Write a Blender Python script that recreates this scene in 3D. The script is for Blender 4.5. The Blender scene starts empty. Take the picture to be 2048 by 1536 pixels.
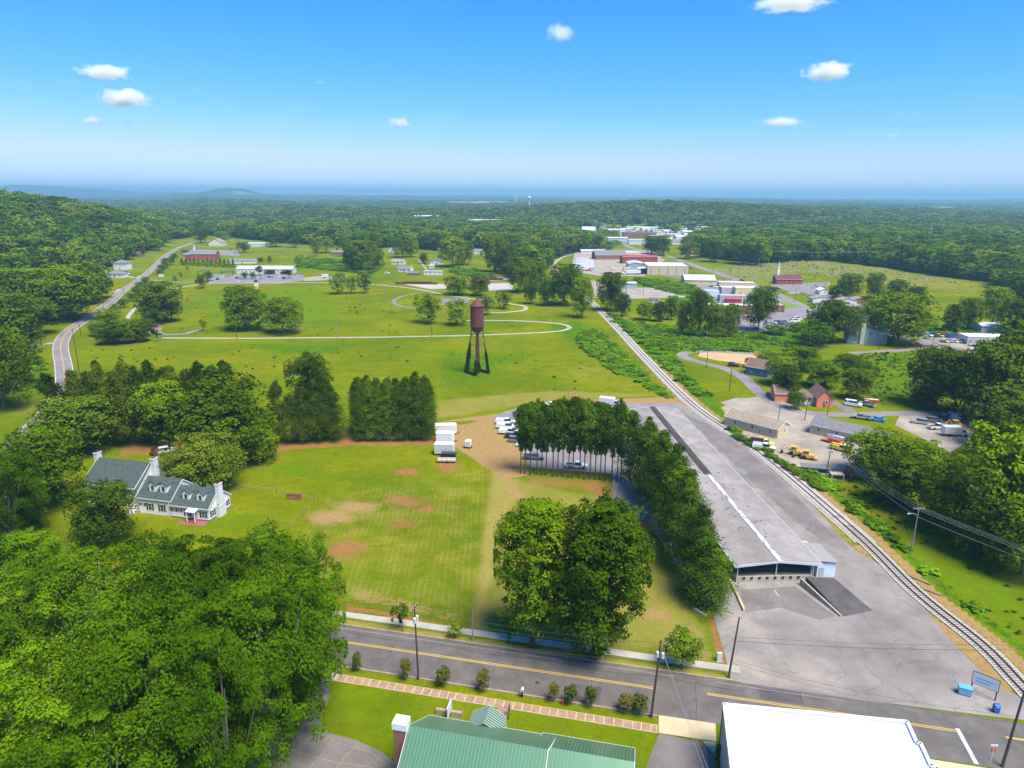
import bpy, bmesh, math, random
import numpy as np
from mathutils import Matrix, Vector
random.seed(7); rng = np.random.default_rng(11)
R = math.radians
S = bpy.context.scene
COL = S.collection
# ---------------------------------------------------------------- camera
CAM_H = 70.0; F = 1365.0; PITCH = R(15.5); ROLL = R(0.4)
cp, sp = math.cos(PITCH), math.sin(PITCH); cr, sr = math.cos(ROLL), math.sin(ROLL)
fwd = Vector((0, cp, -sp)); e_up = Vector((0, sp, cp)); e_x = Vector((1, 0, 0))
right = cr * e_x + sr * e_up; up = cr * e_up - sr * e_x
cam = bpy.data.cameras.new('camera'); camo = bpy.data.objects.new('camera', cam); COL.objects.link(camo)
M = Matrix((right, up, -fwd)).transposed().to_4x4(); M.translation = (0, 0, CAM_H)
camo.matrix_world = M
cam.sensor_width = 36; cam.lens = F / 2048 * 36; cam.clip_start = 1; cam.clip_end = 90000
S.camera = camo
# ---------------------------------------------------------------- world + sun
SUN_EL, SUN_AZ = 62.0, 138.0        # compass bearing seen from the camera looking north
sun_dir = Vector((math.sin(R(SUN_AZ)) * math.cos(R(SUN_EL)), math.cos(R(SUN_AZ)) * math.cos(R(SUN_EL)), math.sin(R(SUN_EL))))
W = bpy.data.worlds.new('World'); S.world = W; W.use_nodes = True
nt = W.node_tree; nt.nodes.clear()
sky = nt.nodes.new('ShaderNodeTexSky'); sky.sky_type = 'NISHITA'; sky.sun_disc = False
sky.sun_elevation = R(SUN_EL); sky.sun_rotation = R(SUN_AZ); sky.altitude = 300; sky.air_density = 1.0; sky.dust_density = 0.3; sky.ozone_density = 4.0
sep = nt.nodes.new('ShaderNodeSeparateColor'); com = nt.nodes.new('ShaderNodeCombineColor')
def chan(i, power, gain):
    q = nt.nodes.new('ShaderNodeMath'); q.operation = 'POWER'; q.inputs[1].default_value = power; nt.links.new(sep.outputs[i], q.inputs[0])
    r = nt.nodes.new('ShaderNodeMath'); r.operation = 'MULTIPLY'; r.inputs[1].default_value = gain; nt.links.new(q.outputs[0], r.inputs[0]); nt.links.new(r.outputs[0], com.inputs[i])
chan(0, 2.2, .063); chan(1, 1.05, .43); chan(2, 1.0, .74)
# keep the low sky a clean pale blue: red never above 0.78 of green
rs_ = com.inputs[0].links[0].from_socket; gs_ = com.inputs[1].links[0].from_socket; gm_ = nt.nodes.new('ShaderNodeMath'); gm_.operation = 'MULTIPLY'; gm_.inputs[1].default_value = .78; nt.links.new(gs_, gm_.inputs[0])
mn_ = nt.nodes.new('ShaderNodeMath'); mn_.operation = 'MINIMUM'; nt.links.new(rs_, mn_.inputs[0]); nt.links.new(gm_.outputs[0], mn_.inputs[1]); nt.links.new(mn_.outputs[0], com.inputs[0])
bg = nt.nodes.new('ShaderNodeBackground'); bg.inputs['Strength'].default_value = 0.15
wo = nt.nodes.new('ShaderNodeOutputWorld')
nt.links.new(sky.outputs[0], sep.inputs[0]); nt.links.new(com.outputs[0], bg.inputs[0]); nt.links.new(bg.outputs[0], wo.inputs[0])
sl = bpy.data.lights.new('sun', 'SUN'); sl.energy = 4.1; sl.angle = R(30); sl.color = (1.0, 0.93, 0.80)
so = bpy.data.objects.new('sun', sl); COL.objects.link(so)
so.rotation_euler = sun_dir.to_track_quat('Z', 'Y').to_euler(); so.location = (0, -20, 150)
S.view_settings.view_transform = 'Standard'; S.view_settings.look = 'None'; S.view_settings.gamma = 1
S.view_settings.exposure = 0.96; S.view_settings.use_curve_mapping = False
S.render.engine = 'CYCLES'; cy = S.cycles
cy.use_denoising = True; cy.denoiser = 'OPENIMAGEDENOISE'
cy.max_bounces = 5; cy.diffuse_bounces = 3; cy.glossy_bounces = 2; cy.transmission_bounces = 3; cy.volume_bounces = 5; cy.transparent_max_bounces = 6
cy.use_adaptive_sampling = True; cy.adaptive_threshold = 0.02; cy.sample_clamp_indirect = 6
cy.volume_step_rate = 1; cy.volume_max_steps = 64
# ---------------------------------------------------------------- terrain + pixel helpers
def sm(a, b, x):
    t = np.clip((x - a) / (b - a), 0, 1); return t * t * (3 - 2 * t)
def gau(x, y, cx, cy_, sx, sy, a): return a * np.exp(-((x - cx) / sx) ** 2 / 2 - ((y - cy_) / sy) ** 2 / 2)
_w = [(0.0043, 0.0021, 0.3), (-0.0027, 0.0052, 1.9), (0.0061, 0.0033, 4.0), (0.0016, -0.0024, 2.2), (0.0011, 0.0039, 5.1)]
def T(x, y):
    x = np.asarray(x, float); y = np.asarray(y, float)
    z = gau(x, y, -690, 820, 140, 230, 50) + gau(x, y, -950, 1300, 260, 400, 16)
    z = z * sm(0, 110, -x - .40 * y - 75)
    z = z + gau(x, y, 330, 1980, 330, 190, 40) + gau(x, y, 900, 2500, 500, 260, 34)
    d = sm(1150, 2600, y)
    n = sum(np.sin(x * a + y * b + c) for a, b, c in _w)
    z = z + d * n * 4.2 + sm(3500, 8000, y) * (sum(np.sin(x * a * .37 + y * b * .31 + c * 2) for a, b, c in _w) * 9)
    # far ridges seen on the left of the horizon
    z = z + gau(x, y, -3960, 10000, 150, 500, 62) + gau(x, y, -3980, 10000, 420, 600, 40)
    z = z + gau(x, y, -7600, 11500, 900, 700, 105) + gau(x, y, -8900, 11500, 700, 700, 60) + gau(x, y, -6300, 12500, 1500, 800, 62)
    z = z + gau(x, y, -3000, 15500, 3500, 900, 34) + gau(x, y, 9000, 15500, 4500, 1200, 26)
    return z
def ray(px, py):
    x = px - 1024; y = py - 768
    d = x * right - y * up + F * fwd
    return d / F
def G(px, py, z=None):
    d = ray(px, py); zz = 0.0 if z is None else z
    for _ in range(1 if z is not None else 6):
        t = (zz - CAM_H) / d.z; x, y = d.x * t, d.y * t
        if z is None: zz = float(T(x, y))
    return x, y
def depth(x, y, z=0): return y * cp + (CAM_H - z) * sp
def proj(x, y, z=0):
    x = np.asarray(x, float); y = np.asarray(y, float); z = np.asarray(z, float) - CAM_H
    dep = y * fwd.y + z * fwd.z
    rx = x * right.x + y * right.y + z * right.z; uy = x * up.x + y * up.y + z * up.z
    dep = np.where(dep < 1, 1, dep)
    return 1024 + F * rx / dep, 768 - F * uy / dep
def inpoly(px, py, poly):
    px = np.asarray(px, float); py = np.asarray(py, float); r = np.zeros(px.shape, bool); n = len(poly)
    for i in range(n):
        x1, y1 = poly[i]; x2, y2 = poly[(i + 1) % n]
        c = ((y1 > py) != (y2 > py)) & (px < (x2 - x1) * (py - y1) / ((y2 - y1) or 1e-9) + x1)
        r ^= c
    return r
def GP(pts, z=None): return [G(a, b, z) for a, b in pts]
# ---------------------------------------------------------------- materials
def c4(c): return (c[0], c[1], c[2], 1)
def mat(name, col, col2=None, scale=1.0, rough=0.8, bump=0.0, bscale=None, metal=0.0, detail=4, stretch=None, trans=0, spec=0.5, objrand=0.0, contrast=(0.35, 0.65)):
    m = bpy.data.materials.new(name); m.use_nodes = True; t = m.node_tree; b = t.nodes['Principled BSDF']
    b.inputs['Roughness'].default_value = rough; b.inputs['Metallic'].default_value = metal; b.inputs['Base Color'].default_value = c4(col)
    b.inputs['Specular IOR Level'].default_value = spec
    tc = t.nodes.new('ShaderNodeTexCoord'); vec = tc.outputs['Object']
    if stretch:
        mp = t.nodes.new('ShaderNodeMapping'); mp.inputs['Scale'].default_value = stretch; t.links.new(vec, mp.inputs[0]); vec = mp.outputs[0]
    last = None
    if col2 is not None:
        n = t.nodes.new('ShaderNodeTexNoise'); n.inputs['Scale'].default_value = scale; n.inputs['Detail'].default_value = detail; n.inputs['Roughness'].default_value = 0.65
        t.links.new(vec, n.inputs['Vector'])
        r = t.nodes.new('ShaderNodeMapRange'); r.inputs[1].default_value = contrast[0]; r.inputs[2].default_value = contrast[1]; t.links.new(n.outputs[0], r.inputs[0])
        mx = t.nodes.new('ShaderNodeMix'); mx.data_type = 'RGBA'; mx.inputs[6].default_value = c4(col); mx.inputs[7].default_value = c4(col2)
        t.links.new(r.outputs[0], mx.inputs[0]); last = mx.outputs[2]; t.links.new(last, b.inputs['Base Color'])
    if bump:
        n2 = t.nodes.new('ShaderNodeTexNoise'); n2.inputs['Scale'].default_value = bscale or scale * 4; n2.inputs['Detail'].default_value = 3; t.links.new(vec, n2.inputs['Vector'])
        bp = t.nodes.new('ShaderNodeBump'); bp.inputs['Strength'].default_value = bump; bp.inputs['Distance'].default_value = 0.3; t.links.new(n2.outputs[0], bp.inputs['Height']); t.links.new(bp.outputs[0], b.inputs['Normal'])
    return m
def leafmat(name, cols, trans=0.12, sat=1.0):
    """two leaf colours mixed by a per-clump attribute and a per-tree random"""
    m = bpy.data.materials.new(name); m.use_nodes = True; t = m.node_tree; t.nodes.clear()
    o = t.nodes.new('ShaderNodeOutputMaterial'); at = t.nodes.new('ShaderNodeAttribute'); at.attribute_name = 'var'
    oi = t.nodes.new('ShaderNodeObjectInfo')
    r = t.nodes.new('ShaderNodeValToRGB'); e = r.color_ramp.elements
    e[0].position = 0.1; e[0].color = c4(cols[0]); e[1].position = 0.9; e[1].color = c4(cols[2]); k = e.new(0.5); k.color = c4(cols[1])
    ma = t.nodes.new('ShaderNodeMath'); ma.operation = 'MULTIPLY_ADD'; ma.inputs[1].default_value = 0.55
    mb = t.nodes.new('ShaderNodeMath'); mb.operation = 'MULTIPLY'; mb.inputs[1].default_value = 0.45
    t.links.new(at.outputs['Fac'], mb.inputs[0]); t.links.new(oi.outputs['Random'], ma.inputs[0]); t.links.new(mb.outputs[0], ma.inputs[2]); t.links.new(ma.outputs[0], r.inputs[0])
    d = t.nodes.new('ShaderNodeBsdfDiffuse'); tr = t.nodes.new('ShaderNodeBsdfTranslucent'); mx = t.nodes.new('ShaderNodeMixShader'); mx.inputs[0].default_value = trans
    hh = t.nodes.new('ShaderNodeHueSaturation'); hh.inputs['Hue'].default_value = 0.485; hh.inputs['Value'].default_value = 1.4; t.links.new(r.outputs[0], hh.inputs['Color'])
    t.links.new(r.outputs[0], d.inputs[0]); t.links.new(hh.outputs[0], tr.inputs[0]); t.links.new(d.outputs[0], mx.inputs[1]); t.links.new(tr.outputs[0], mx.inputs[2])
    t.links.new(mx.outputs[0], o.inputs[0]); return m
M_ = {}
def pm(name, *a, **k):
    M_[name] = mat(name, *a, **k); return M_[name]
pm('asphalt', (.094, .081, .072), (.142, .125, .112), .35, .75, .15, 8, detail=8)
pm('asphalt_old', (.155, .134, .122), (.285, .255, .236), .07, .9, .25, 5, detail=12, contrast=(.36, .64))
pm('asphalt_dark', (.06, .052, .053), (.10, .088, .088), .3, .85, .2, 6, detail=7)
pm('asphalt_mid', (.125, .108, .102), (.195, .172, .162), .15, .85, .2, 5, detail=8)
pm('road_grey', (.17, .15, .155), (.24, .215, .215), .12, .85, .1, 4, detail=6)
pm('concrete', (.33, .30, .24), (.42, .39, .32), .4, .85, .1, 5, detail=6)
pm('kerb', (.36, .29, .19), (.24, .19, .13), .8, .9)
pm('joint_sand', (.55, .42, .25), (.46, .34, .19), 2, .95)
pm('concrete_tan', (.46, .37, .22), (.54, .45, .28), .3, .9, .1, 5, detail=6)
pm('slab', (.26, .155, .105), (.36, .24, .165), .8, .9, .3, 6, detail=7)
pm('joint', (.36, .27, .16), (.28, .21, .10), 2, .95)
pm('gravel', (.34, .30, .27), (.52, .48, .44), 1.2, .95, .8, 9, detail=10)
pm('gravel_tan', (.25, .205, .155), (.38, .33, .27), .12, .95, .6, 7, detail=10)
pm('tie_pale', (.34, .30, .27), (.46, .42, .38), 3, .95)
pm('ballast', (.35, .315, .285), (.60, .56, .52), 3.5, .95, .9, 8, detail=10)
pm('dirt_tan', (.42, .26, .11), (.52, .36, .18), .2, .95, .5, 5, detail=8)
pm('yellow_line', (.62, .40, .03), (.52, .36, .08), 1.5, .7)
pm('white_line', (.62, .62, .58), (.45, .45, .43), 1.2, .7, detail=8)
pm('white_paint', (.68, .68, .68), (.60, .61, .62), .6, .6)
pm('white_roof', (.70, .71, .71), (.63, .645, .65), .25, .5, detail=6)
pm('siding', (.77, .77, .76), (.71, .71, .70), .3, .6, .2, 1, stretch=(.1, .1, 8))
pm('shingle_green', (.040, .062, .058), (.072, .098, .09), 1.5, .9, .4, 12, detail=9)
pm('shingle_grey', (.14, .14, .15), (.21, .20, .21), 1.2, .9, .4, 10, detail=8)
pm('shingle_tan', (.25, .19, .14), (.33, .26, .20), 1.0, .9, .4, 10, detail=8)
pm('shingle_brown', (.15, .09, .075), (.21, .13, .11), 1.0, .9, .4, 10, detail=8)
pm('green_metal', (.085, .20, .115), (.10, .225, .135), .15, .3, 0, metal=.3, spec=.7)
pm('green_rib', (.13, .27, .16), None, 1, .4, metal=.15)
pm('roof_metal', (.175, .15, .137), (.285, .262, .25), .09, .65, .1, 2, metal=0, detail=8, stretch=(1, .25, 1))
pm('roof_rib', (.15, .137, .134), (.33, .305, .30), .25, .7, detail=8)
pm('ridge_tar', (.035, .028, .026), (.07, .055, .05), .8, .9, .3, 5)
pm('ridge_white', (.26, .25, .25), (.66, .66, .65), 1.6, .6, detail=9, contrast=(.42, .52), stretch=(1, .25, 1))
pm('metal_light', (.52, .54, .56), (.60, .62, .64), .2, .45, metal=.2)
pm('wall_blue', (.50, .62, .72), (.60, .70, .78), .5, .7)
pm('wall_grey', (.36, .37, .40), (.42, .43, .46), .3, .8)
pm('wall_tan', (.50, .40, .28), (.56, .46, .33), .4, .8)
pm('wall_yellow', (.60, .50, .22), (.66, .56, .28), .4, .8)
pm('wall_salmon', (.68, .20, .11), (.74, .25, .14), .6, .8)
pm('wall_navy', (.05, .13, .30), (.07, .16, .34), .6, .8)
pm('wall_bluegrey', (.30, .37, .40), (.35, .42, .45), .5, .8)
pm('wall_cream', (.62, .57, .44), (.68, .63, .50), .5, .8)
pm('brick', (.34, .065, .045), (.27, .055, .04), 2.5, .9, .2, 8)
pm('brick_brown', (.26, .13, .09), (.21, .10, .07), 2, .9, .2, 8)
pm('red_metal', (.42, .05, .05), (.36, .04, .05), .4, .5)
pm('rust', (.15, .042, .034), (.09, .028, .026), .7, .8, .3, 3, detail=9)
pm('rust_dark', (.10, .035, .028), (.055, .025, .022), 1.2, .85, .3, 4, detail=6)
pm('rust_orange', (.42, .13, .04), (.28, .08, .03), 1.5, .85)
pm('glass', (.03, .04, .05), None, 1, .12, spec=.8)
pm('glass_blue', (.10, .14, .19), None, 1, .15, spec=.8)
pm('shutter', (.018, .028, .024), None, 1, .6)
pm('black', (.02, .02, .022), None, 1, .5)
pm('tyre', (.015, .015, .016), None, 1, .9)
pm('wood_pole', (.085, .055, .042), (.05, .035, .03), 3, .9, .3, 10)
pm('wood_pole_grey', (.28, .25, .21), (.20, .18, .15), 3, .9)
pm('wire', (.03, .03, .03), None, 1, .6)
pm('wire_pale', (.35, .35, .34), None, 1, .5, metal=.3)
pm('insulator', (.5, .5, .52), None, 1, .4)
pm('tie', (.12, .095, .08), (.24, .20, .17), 3, .95)
pm('rail', (.055, .035, .03), (.10, .06, .05), 2, .5, metal=.4)
pm('bark', (.11, .085, .065), (.06, .048, .04), 4, .95, .5, 12)
pm('bark_pine', (.10, .058, .042), (.055, .034, .028), 4, .95, .5, 12)
pm('bark_pale', (.28, .24, .20), (.18, .15, .12), 4, .95, .4, 12)
pm('yellow_paint', (.70, .40, .02), (.60, .33, .02), 1, .45)
pm('yellow_bright', (.80, .66, .03), None, 1, .4)
pm('green_paint', (.02, .20, .12), None, 1, .5)
pm('stone', (.28, .21, .16), (.40, .32, .26), 3, .95, .5, 8)
pm('blue_plastic', (.01, .10, .32), None, 1, .4)
pm('light_blue', (.12, .38, .60), None, 1, .45)
pm('orange_paint', (.65, .16, .03), None, 1, .5)
pm('tombstone', (.26, .26, .26), (.42, .42, .41), .5, .8)
pm('patch', (.04, .033, .045), (.08, .07, .08), .6, .85, .2, 6)
def crack_mat(name):
    m = M_[name]; t = m.node_tree; b = t.nodes['Principled BSDF']; src = b.inputs['Base Color'].links[0].from_socket; tc = t.nodes.new('ShaderNodeTexCoord')
    wn = t.nodes.new('ShaderNodeTexNoise'); wn.inputs['Scale'].default_value = .25; t.links.new(tc.outputs['Object'], wn.inputs['Vector'])
    va = t.nodes.new('ShaderNodeVectorMath'); va.operation = 'MULTIPLY_ADD'; va.inputs[1].default_value = (5, 5, 0); t.links.new(wn.outputs['Color'], va.inputs[0]); t.links.new(tc.outputs['Object'], va.inputs[2])
    vo = t.nodes.new('ShaderNodeTexVoronoi'); vo.feature = 'DISTANCE_TO_EDGE'; vo.inputs['Scale'].default_value = .11; t.links.new(va.outputs[0], vo.inputs['Vector'])
    r = t.nodes.new('ShaderNodeMapRange'); r.inputs[1].default_value = .004; r.inputs[2].default_value = .011; r.inputs[3].default_value = .28; r.inputs[4].default_value = 0; t.links.new(vo.outputs['Distance'], r.inputs[0])
    mx = t.nodes.new('ShaderNodeMix'); mx.data_type = 'RGBA'; mx.inputs[7].default_value = (.06, .05, .045, 1); t.links.new(src, mx.inputs[6]); t.links.new(r.outputs[0], mx.inputs[0])
    n2 = t.nodes.new('ShaderNodeTexNoise'); n2.inputs['Scale'].default_value = .035; n2.inputs['Detail'].default_value = 7; n2.inputs['Roughness'].default_value = .7; t.links.new(tc.outputs['Object'], n2.inputs['Vector']); r2 = t.nodes.new('ShaderNodeMapRange'); r2.inputs[1].default_value = .55; r2.inputs[2].default_value = .72; r2.inputs[4].default_value = .55; t.links.new(n2.outputs[0], r2.inputs[0])
    m3 = t.nodes.new('ShaderNodeMix'); m3.data_type = 'RGBA'; m3.inputs[7].default_value = (.36, .29, .20, 1); t.links.new(mx.outputs[2], m3.inputs[6]); t.links.new(r2.outputs[0], m3.inputs[0]); t.links.new(m3.outputs[2], b.inputs['Base Color'])
crack_mat('asphalt_old'); crack_mat('asphalt_mid')
OAK = leafmat('leaves_oak', [(0.0294, 0.0573, 0.0014), (0.0817, 0.1518, 0.003), (0.1991, 0.2912, 0.0053)])
OAKB = leafmat('leaves_oak_bright', [(0.0249, 0.0573, 0.001), (0.0647, 0.1408, 0.0023), (0.1472, 0.2621, 0.0041)])
MIDL = leafmat('leaves_mid', [(0.0326, 0.06, 0.0024), (0.0853, 0.1449, 0.0042), (0.2148, 0.2942, 0.0069)])
DARKL = leafmat('leaves_dark', [(0.0262, 0.0478, 0.0033), (0.0608, 0.1077, 0.0063), (0.1422, 0.2047, 0.0094)])
CEDAR = leafmat('leaves_cedar', [(0.0175, 0.0332, 0.0022), (0.0419, 0.0744, 0.0042), (0.1091, 0.1417, 0.0069)])
PINEL = leafmat('leaves_pine', [(0.023, 0.0479, 0.0031), (0.0556, 0.1108, 0.0054), (0.1294, 0.2112, 0.0077)])
FARL = leafmat('leaves_far', [(0.0332, 0.0618, 0.007), (0.0814, 0.1402, 0.0118), (0.1939, 0.2659, 0.0181)])
KUDZU = leafmat('leaves_kudzu', [(0.036, 0.0864, 0.0023), (0.0875, 0.19, 0.0048), (0.1869, 0.338, 0.0094)])
MAGN = leafmat('leaves_magnolia', [(0.0226, 0.0523, 0.0029), (0.0784, 0.1392, 0.006), (0.2131, 0.2438, 0.0206)])
PLUM = leafmat('leaves_plum', [(.035, .012, .016), (.06, .02, .024), (.09, .03, .03)], .1)
MYRT = leafmat('leaves_myrtle', [(.05, .08, .012), (.09, .12, .016), (.16, .13, .03)])
# ---------------------------------------------------------------- mesh builder
class MB:
    def __init__(s): s.v = []; s.f = []; s.mi = []
    def quad(s, a, b, c, d, m=0):
        n = len(s.v); s.v += [tuple(a), tuple(b), tuple(c), tuple(d)]; s.f.append((n, n + 1, n + 2, n + 3)); s.mi.append(m)
    def poly(s, pts, m=0):
        n = len(s.v); s.v += [tuple(p) for p in pts]; s.f.append(tuple(range(n, n + len(pts)))); s.mi.append(m)
    def box(s, x0, y0, z0, x1, y1, z1, m=0, rz=0, piv=None):
        n = len(s.v); vs = [(x, y, z) for z in (z0, z1) for x, y in ((x0, y0), (x1, y0), (x1, y1), (x0, y1))]
        if rz:
            cx, cy_ = piv or ((x0 + x1) / 2, (y0 + y1) / 2); c, q = math.cos(rz), math.sin(rz)
            vs = [(cx + (x - cx) * c - (y - cy_) * q, cy_ + (x - cx) * q + (y - cy_) * c, z) for x, y, z in vs]
        s.v += vs
        for f in ((0, 3, 2, 1), (4, 5, 6, 7), (0, 1, 5, 4), (1, 2, 6, 5), (2, 3, 7, 6), (3, 0, 4, 7)):
            s.f.append(tuple(n + i for i in f)); s.mi.append(m)
        return s
    def prism(s, pts, z0, z1, m=0, mtop=None):
        """closed prism over a polygon of (x,y); z0/z1 numbers"""
        a = sum(pts[i][0] * pts[(i + 1) % len(pts)][1] - pts[(i + 1) % len(pts)][0] * pts[i][1] for i in range(len(pts)))
        if a < 0: pts = pts[::-1]
        n = len(s.v); k = len(pts); s.v += [(x, y, z0) for x, y in pts] + [(x, y, z1) for x, y in pts]
        s.f.append(tuple(range(n + k, n + 2 * k))); s.mi.append(m if mtop is None else mtop)
        s.f.append(tuple(range(n + k - 1, n - 1, -1))); s.mi.append(m)
        for i in range(k):
            j = (i + 1) % k; s.f.append((n + i, n + j, n + k + j, n + k + i)); s.mi.append(m)
        return s
    def slab(s, pts, th, m=0):
        """thick sheet: list of 3D points, extruded downwards by th"""
        n = len(s.v); k = len(pts); s.v += [tuple(p) for p in pts] + [(p[0], p[1], p[2] - th) for p in pts]
        s.f.append(tuple(range(n, n + k))); s.mi.append(m); s.f.append(tuple(range(n + 2 * k - 1, n + k - 1, -1))); s.mi.append(m)
        for i in range(k):
            j = (i + 1) % k; s.f.append((n + i, n + k + i, n + k + j, n + j)); s.mi.append(m)
        return s
    def tube(s, pts, rad, seg=6, m=0, cap=True):
        if not isinstance(rad, (list, tuple)): rad = [rad] * len(pts)
        pts = [Vector(p) for p in pts]; n0 = len(s.v)
        for i, p in enumerate(pts):
            d = (pts[min(i + 1, len(pts) - 1)] - pts[max(i - 1, 0)]).normalized()
            a = d.cross(Vector((0, 0, 1)) if abs(d.z) < .9 else Vector((1, 0, 0))).normalized(); b = d.cross(a)
            for k in range(seg):
                t = 2 * math.pi * k / seg; s.v.append(tuple(p + (a * math.cos(t) + b * math.sin(t)) * rad[i]))
        for i in range(len(pts) - 1):
            for k in range(seg):
                k2 = (k + 1) % seg; s.f.append((n0 + i * seg + k, n0 + i * seg + k2, n0 + (i + 1) * seg + k2, n0 + (i + 1) * seg + k)[::-1]); s.mi.append(m)
        if cap:
            s.f.append(tuple(n0 + k for k in range(seg))); s.mi.append(m); e = n0 + (len(pts) - 1) * seg
            s.f.append(tuple(e + k for k in range(seg - 1, -1, -1))); s.mi.append(m)
        return s
    def lathe(s, prof, seg=16, m=0, c=(0, 0)):
        n0 = len(s.v)
        for r, z in prof:
            for k in range(seg):
                t = 2 * math.pi * k / seg; s.v.append((c[0] + r * math.cos(t), c[1] + r * math.sin(t), z))
        for i in range(len(prof) - 1):
            for k in range(seg):
                k2 = (k + 1) % seg; s.f.append((n0 + i * seg + k, n0 + i * seg + k2, n0 + (i + 1) * seg + k2, n0 + (i + 1) * seg + k)); s.mi.append(m)
        return s
    def mesh(s, name, mats):
        me = bpy.data.meshes.new(name); me.from_pydata(s.v, [], s.f)
        for m in (mats if isinstance(mats, (list, tuple)) else [mats]): me.materials.append(M_[m] if isinstance(m, str) else m)
        me.polygons.foreach_set('material_index', s.mi); me.update(); return me
def link(name, me, parent=None, loc=(0, 0, 0), rz=0, sc=None):
    o = bpy.data.objects.new(name, me); COL.objects.link(o); o.parent = parent; o.location = loc; o.rotation_euler = (0, 0, rz)
    if sc: o.scale = sc
    return o
def part(name, mb, mats, parent, loc=(0, 0, 0), rz=0): return link(name, mb.mesh(name, mats), parent, loc, rz)
def tag(o, label=None, cat=None, group=None, kind=None):
    for k, v in (('label', label), ('category', cat), ('group', group), ('kind', kind)):
        if v: o[k] = v
    return o
def thing(name, label, cat, loc=(0, 0, 0), rz=0, group=None):
    o = bpy.data.objects.new(name, None); COL.objects.link(o); o.location = loc; o.rotation_euler = (0, 0, rz); o.empty_display_size = .5
    return tag(o, label, cat, group)
def copy_tree(o, parent=None):
    c = o.copy(); COL.objects.link(c); c.parent = parent
    for ch in o.children: copy_tree(ch, c)
    return c
def struct(name, mb, mats): return tag(part(name, mb, mats, None), kind='structure')
# ---------------------------------------------------------------- flat sheets
def sheet(name, poly_px, mats, z, thick=0.0, kind='structure', step=None):
    pts = GP(poly_px, z)
    a = sum(pts[i][0] * pts[(i + 1) % len(pts)][1] - pts[(i + 1) % len(pts)][0] * pts[i][1] for i in range(len(pts)))
    if a < 0: pts = pts[::-1]
    mb = MB(); mb.slab([(x, y, z) for x, y in pts], max(thick, .02) + z)
    o = part(name, mb, mats, None); tag(o, kind=kind); return o
def smooth(pts, n=8):
    P = [np.array(p, float) for p in pts]; P = [2 * P[0] - P[1]] + P + [2 * P[-1] - P[-2]]; out = []
    for i in range(1, len(P) - 2):
        for k in range(n):
            t = k / n; a, b, c, d = P[i - 1:i + 3]
            out.append(.5 * ((2 * b) + (-a + c) * t + (2 * a - 5 * b + 4 * c - d) * t * t + (-a + 3 * b - 3 * c + d) * t ** 3))
    out.append(P[-2]); return out
def offs(line, o):
    L = [np.array(p, float) for p in line]; r = []
    for i, p in enumerate(L):
        d = L[min(i + 1, len(L) - 1)] - L[max(i - 1, 0)]; d = d / (np.linalg.norm(d) or 1); r.append(p + o * np.array((-d[1], d[0])))
    return r
def ribbon(name, line, w, mats, z, kind='structure', mb=None, off=0, bottom=-.05, parent=None, label=None):
    """strip of width w (number or list) along a world polyline"""
    own = mb is None; mb = mb or MB(); hw = w / 2
    A = offs(line, off + hw); B = offs(line, off - hw)
    for i in range(len(A) - 1):
        mb.quad((*B[i], z), (*B[i + 1], z), (*A[i + 1], z), (*A[i], z))
        if bottom is not None:
            mb.quad((*A[i], z), (*A[i + 1], z), (*A[i + 1], bottom), (*A[i], bottom)); mb.quad((*B[i + 1], z), (*B[i], z), (*B[i], bottom), (*B[i + 1], bottom))
    if own:
        o = part(name, mb, mats, parent)
        if parent is None: tag(o, kind=kind)
        return o
# ================================================================ lines of the place (px of the photograph -> ground)
RA = R(-12.06); RE = (math.cos(RA), math.sin(RA)); RN = (-math.sin(RA), math.cos(RA))
def RD(s, n): return (s * RE[0] + n * RN[0], s * RE[1] + n * RN[1])
RAIL_PX = [(2110, 1440), (2040, 1370), (1963, 1291), (1830, 1183), (1707, 1063), (1510, 896), (1388, 812), (1294, 720), (1236, 658), (1182, 603), (1150, 574), (1122, 552), (1108, 535), (1112, 523), (1132, 512), (1165, 504)]
RAILP = [G(*p) for p in RAIL_PX]; RAILP = [(RAILP[0][0] + 1, RAILP[0][1] - 22)] + RAILP
RAILL = [tuple(p) for p in smooth(RAILP, 14)]
ROADL_PX = [(-40, 990), (5, 940), (31, 898), (60, 862), (93, 829), (118, 796), (129, 770), (129, 750), (126, 725), (122, 706), (122, 687), (131, 669), (150, 653), (182, 632), (222, 604), (245, 582), (278, 560), (304, 538), (331, 512), (359, 495), (395, 484), (440, 480.5), (530, 481)]
ROADLL = [tuple(p) for p in smooth([G(*p) for p in ROADL_PX], 8)]
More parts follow.
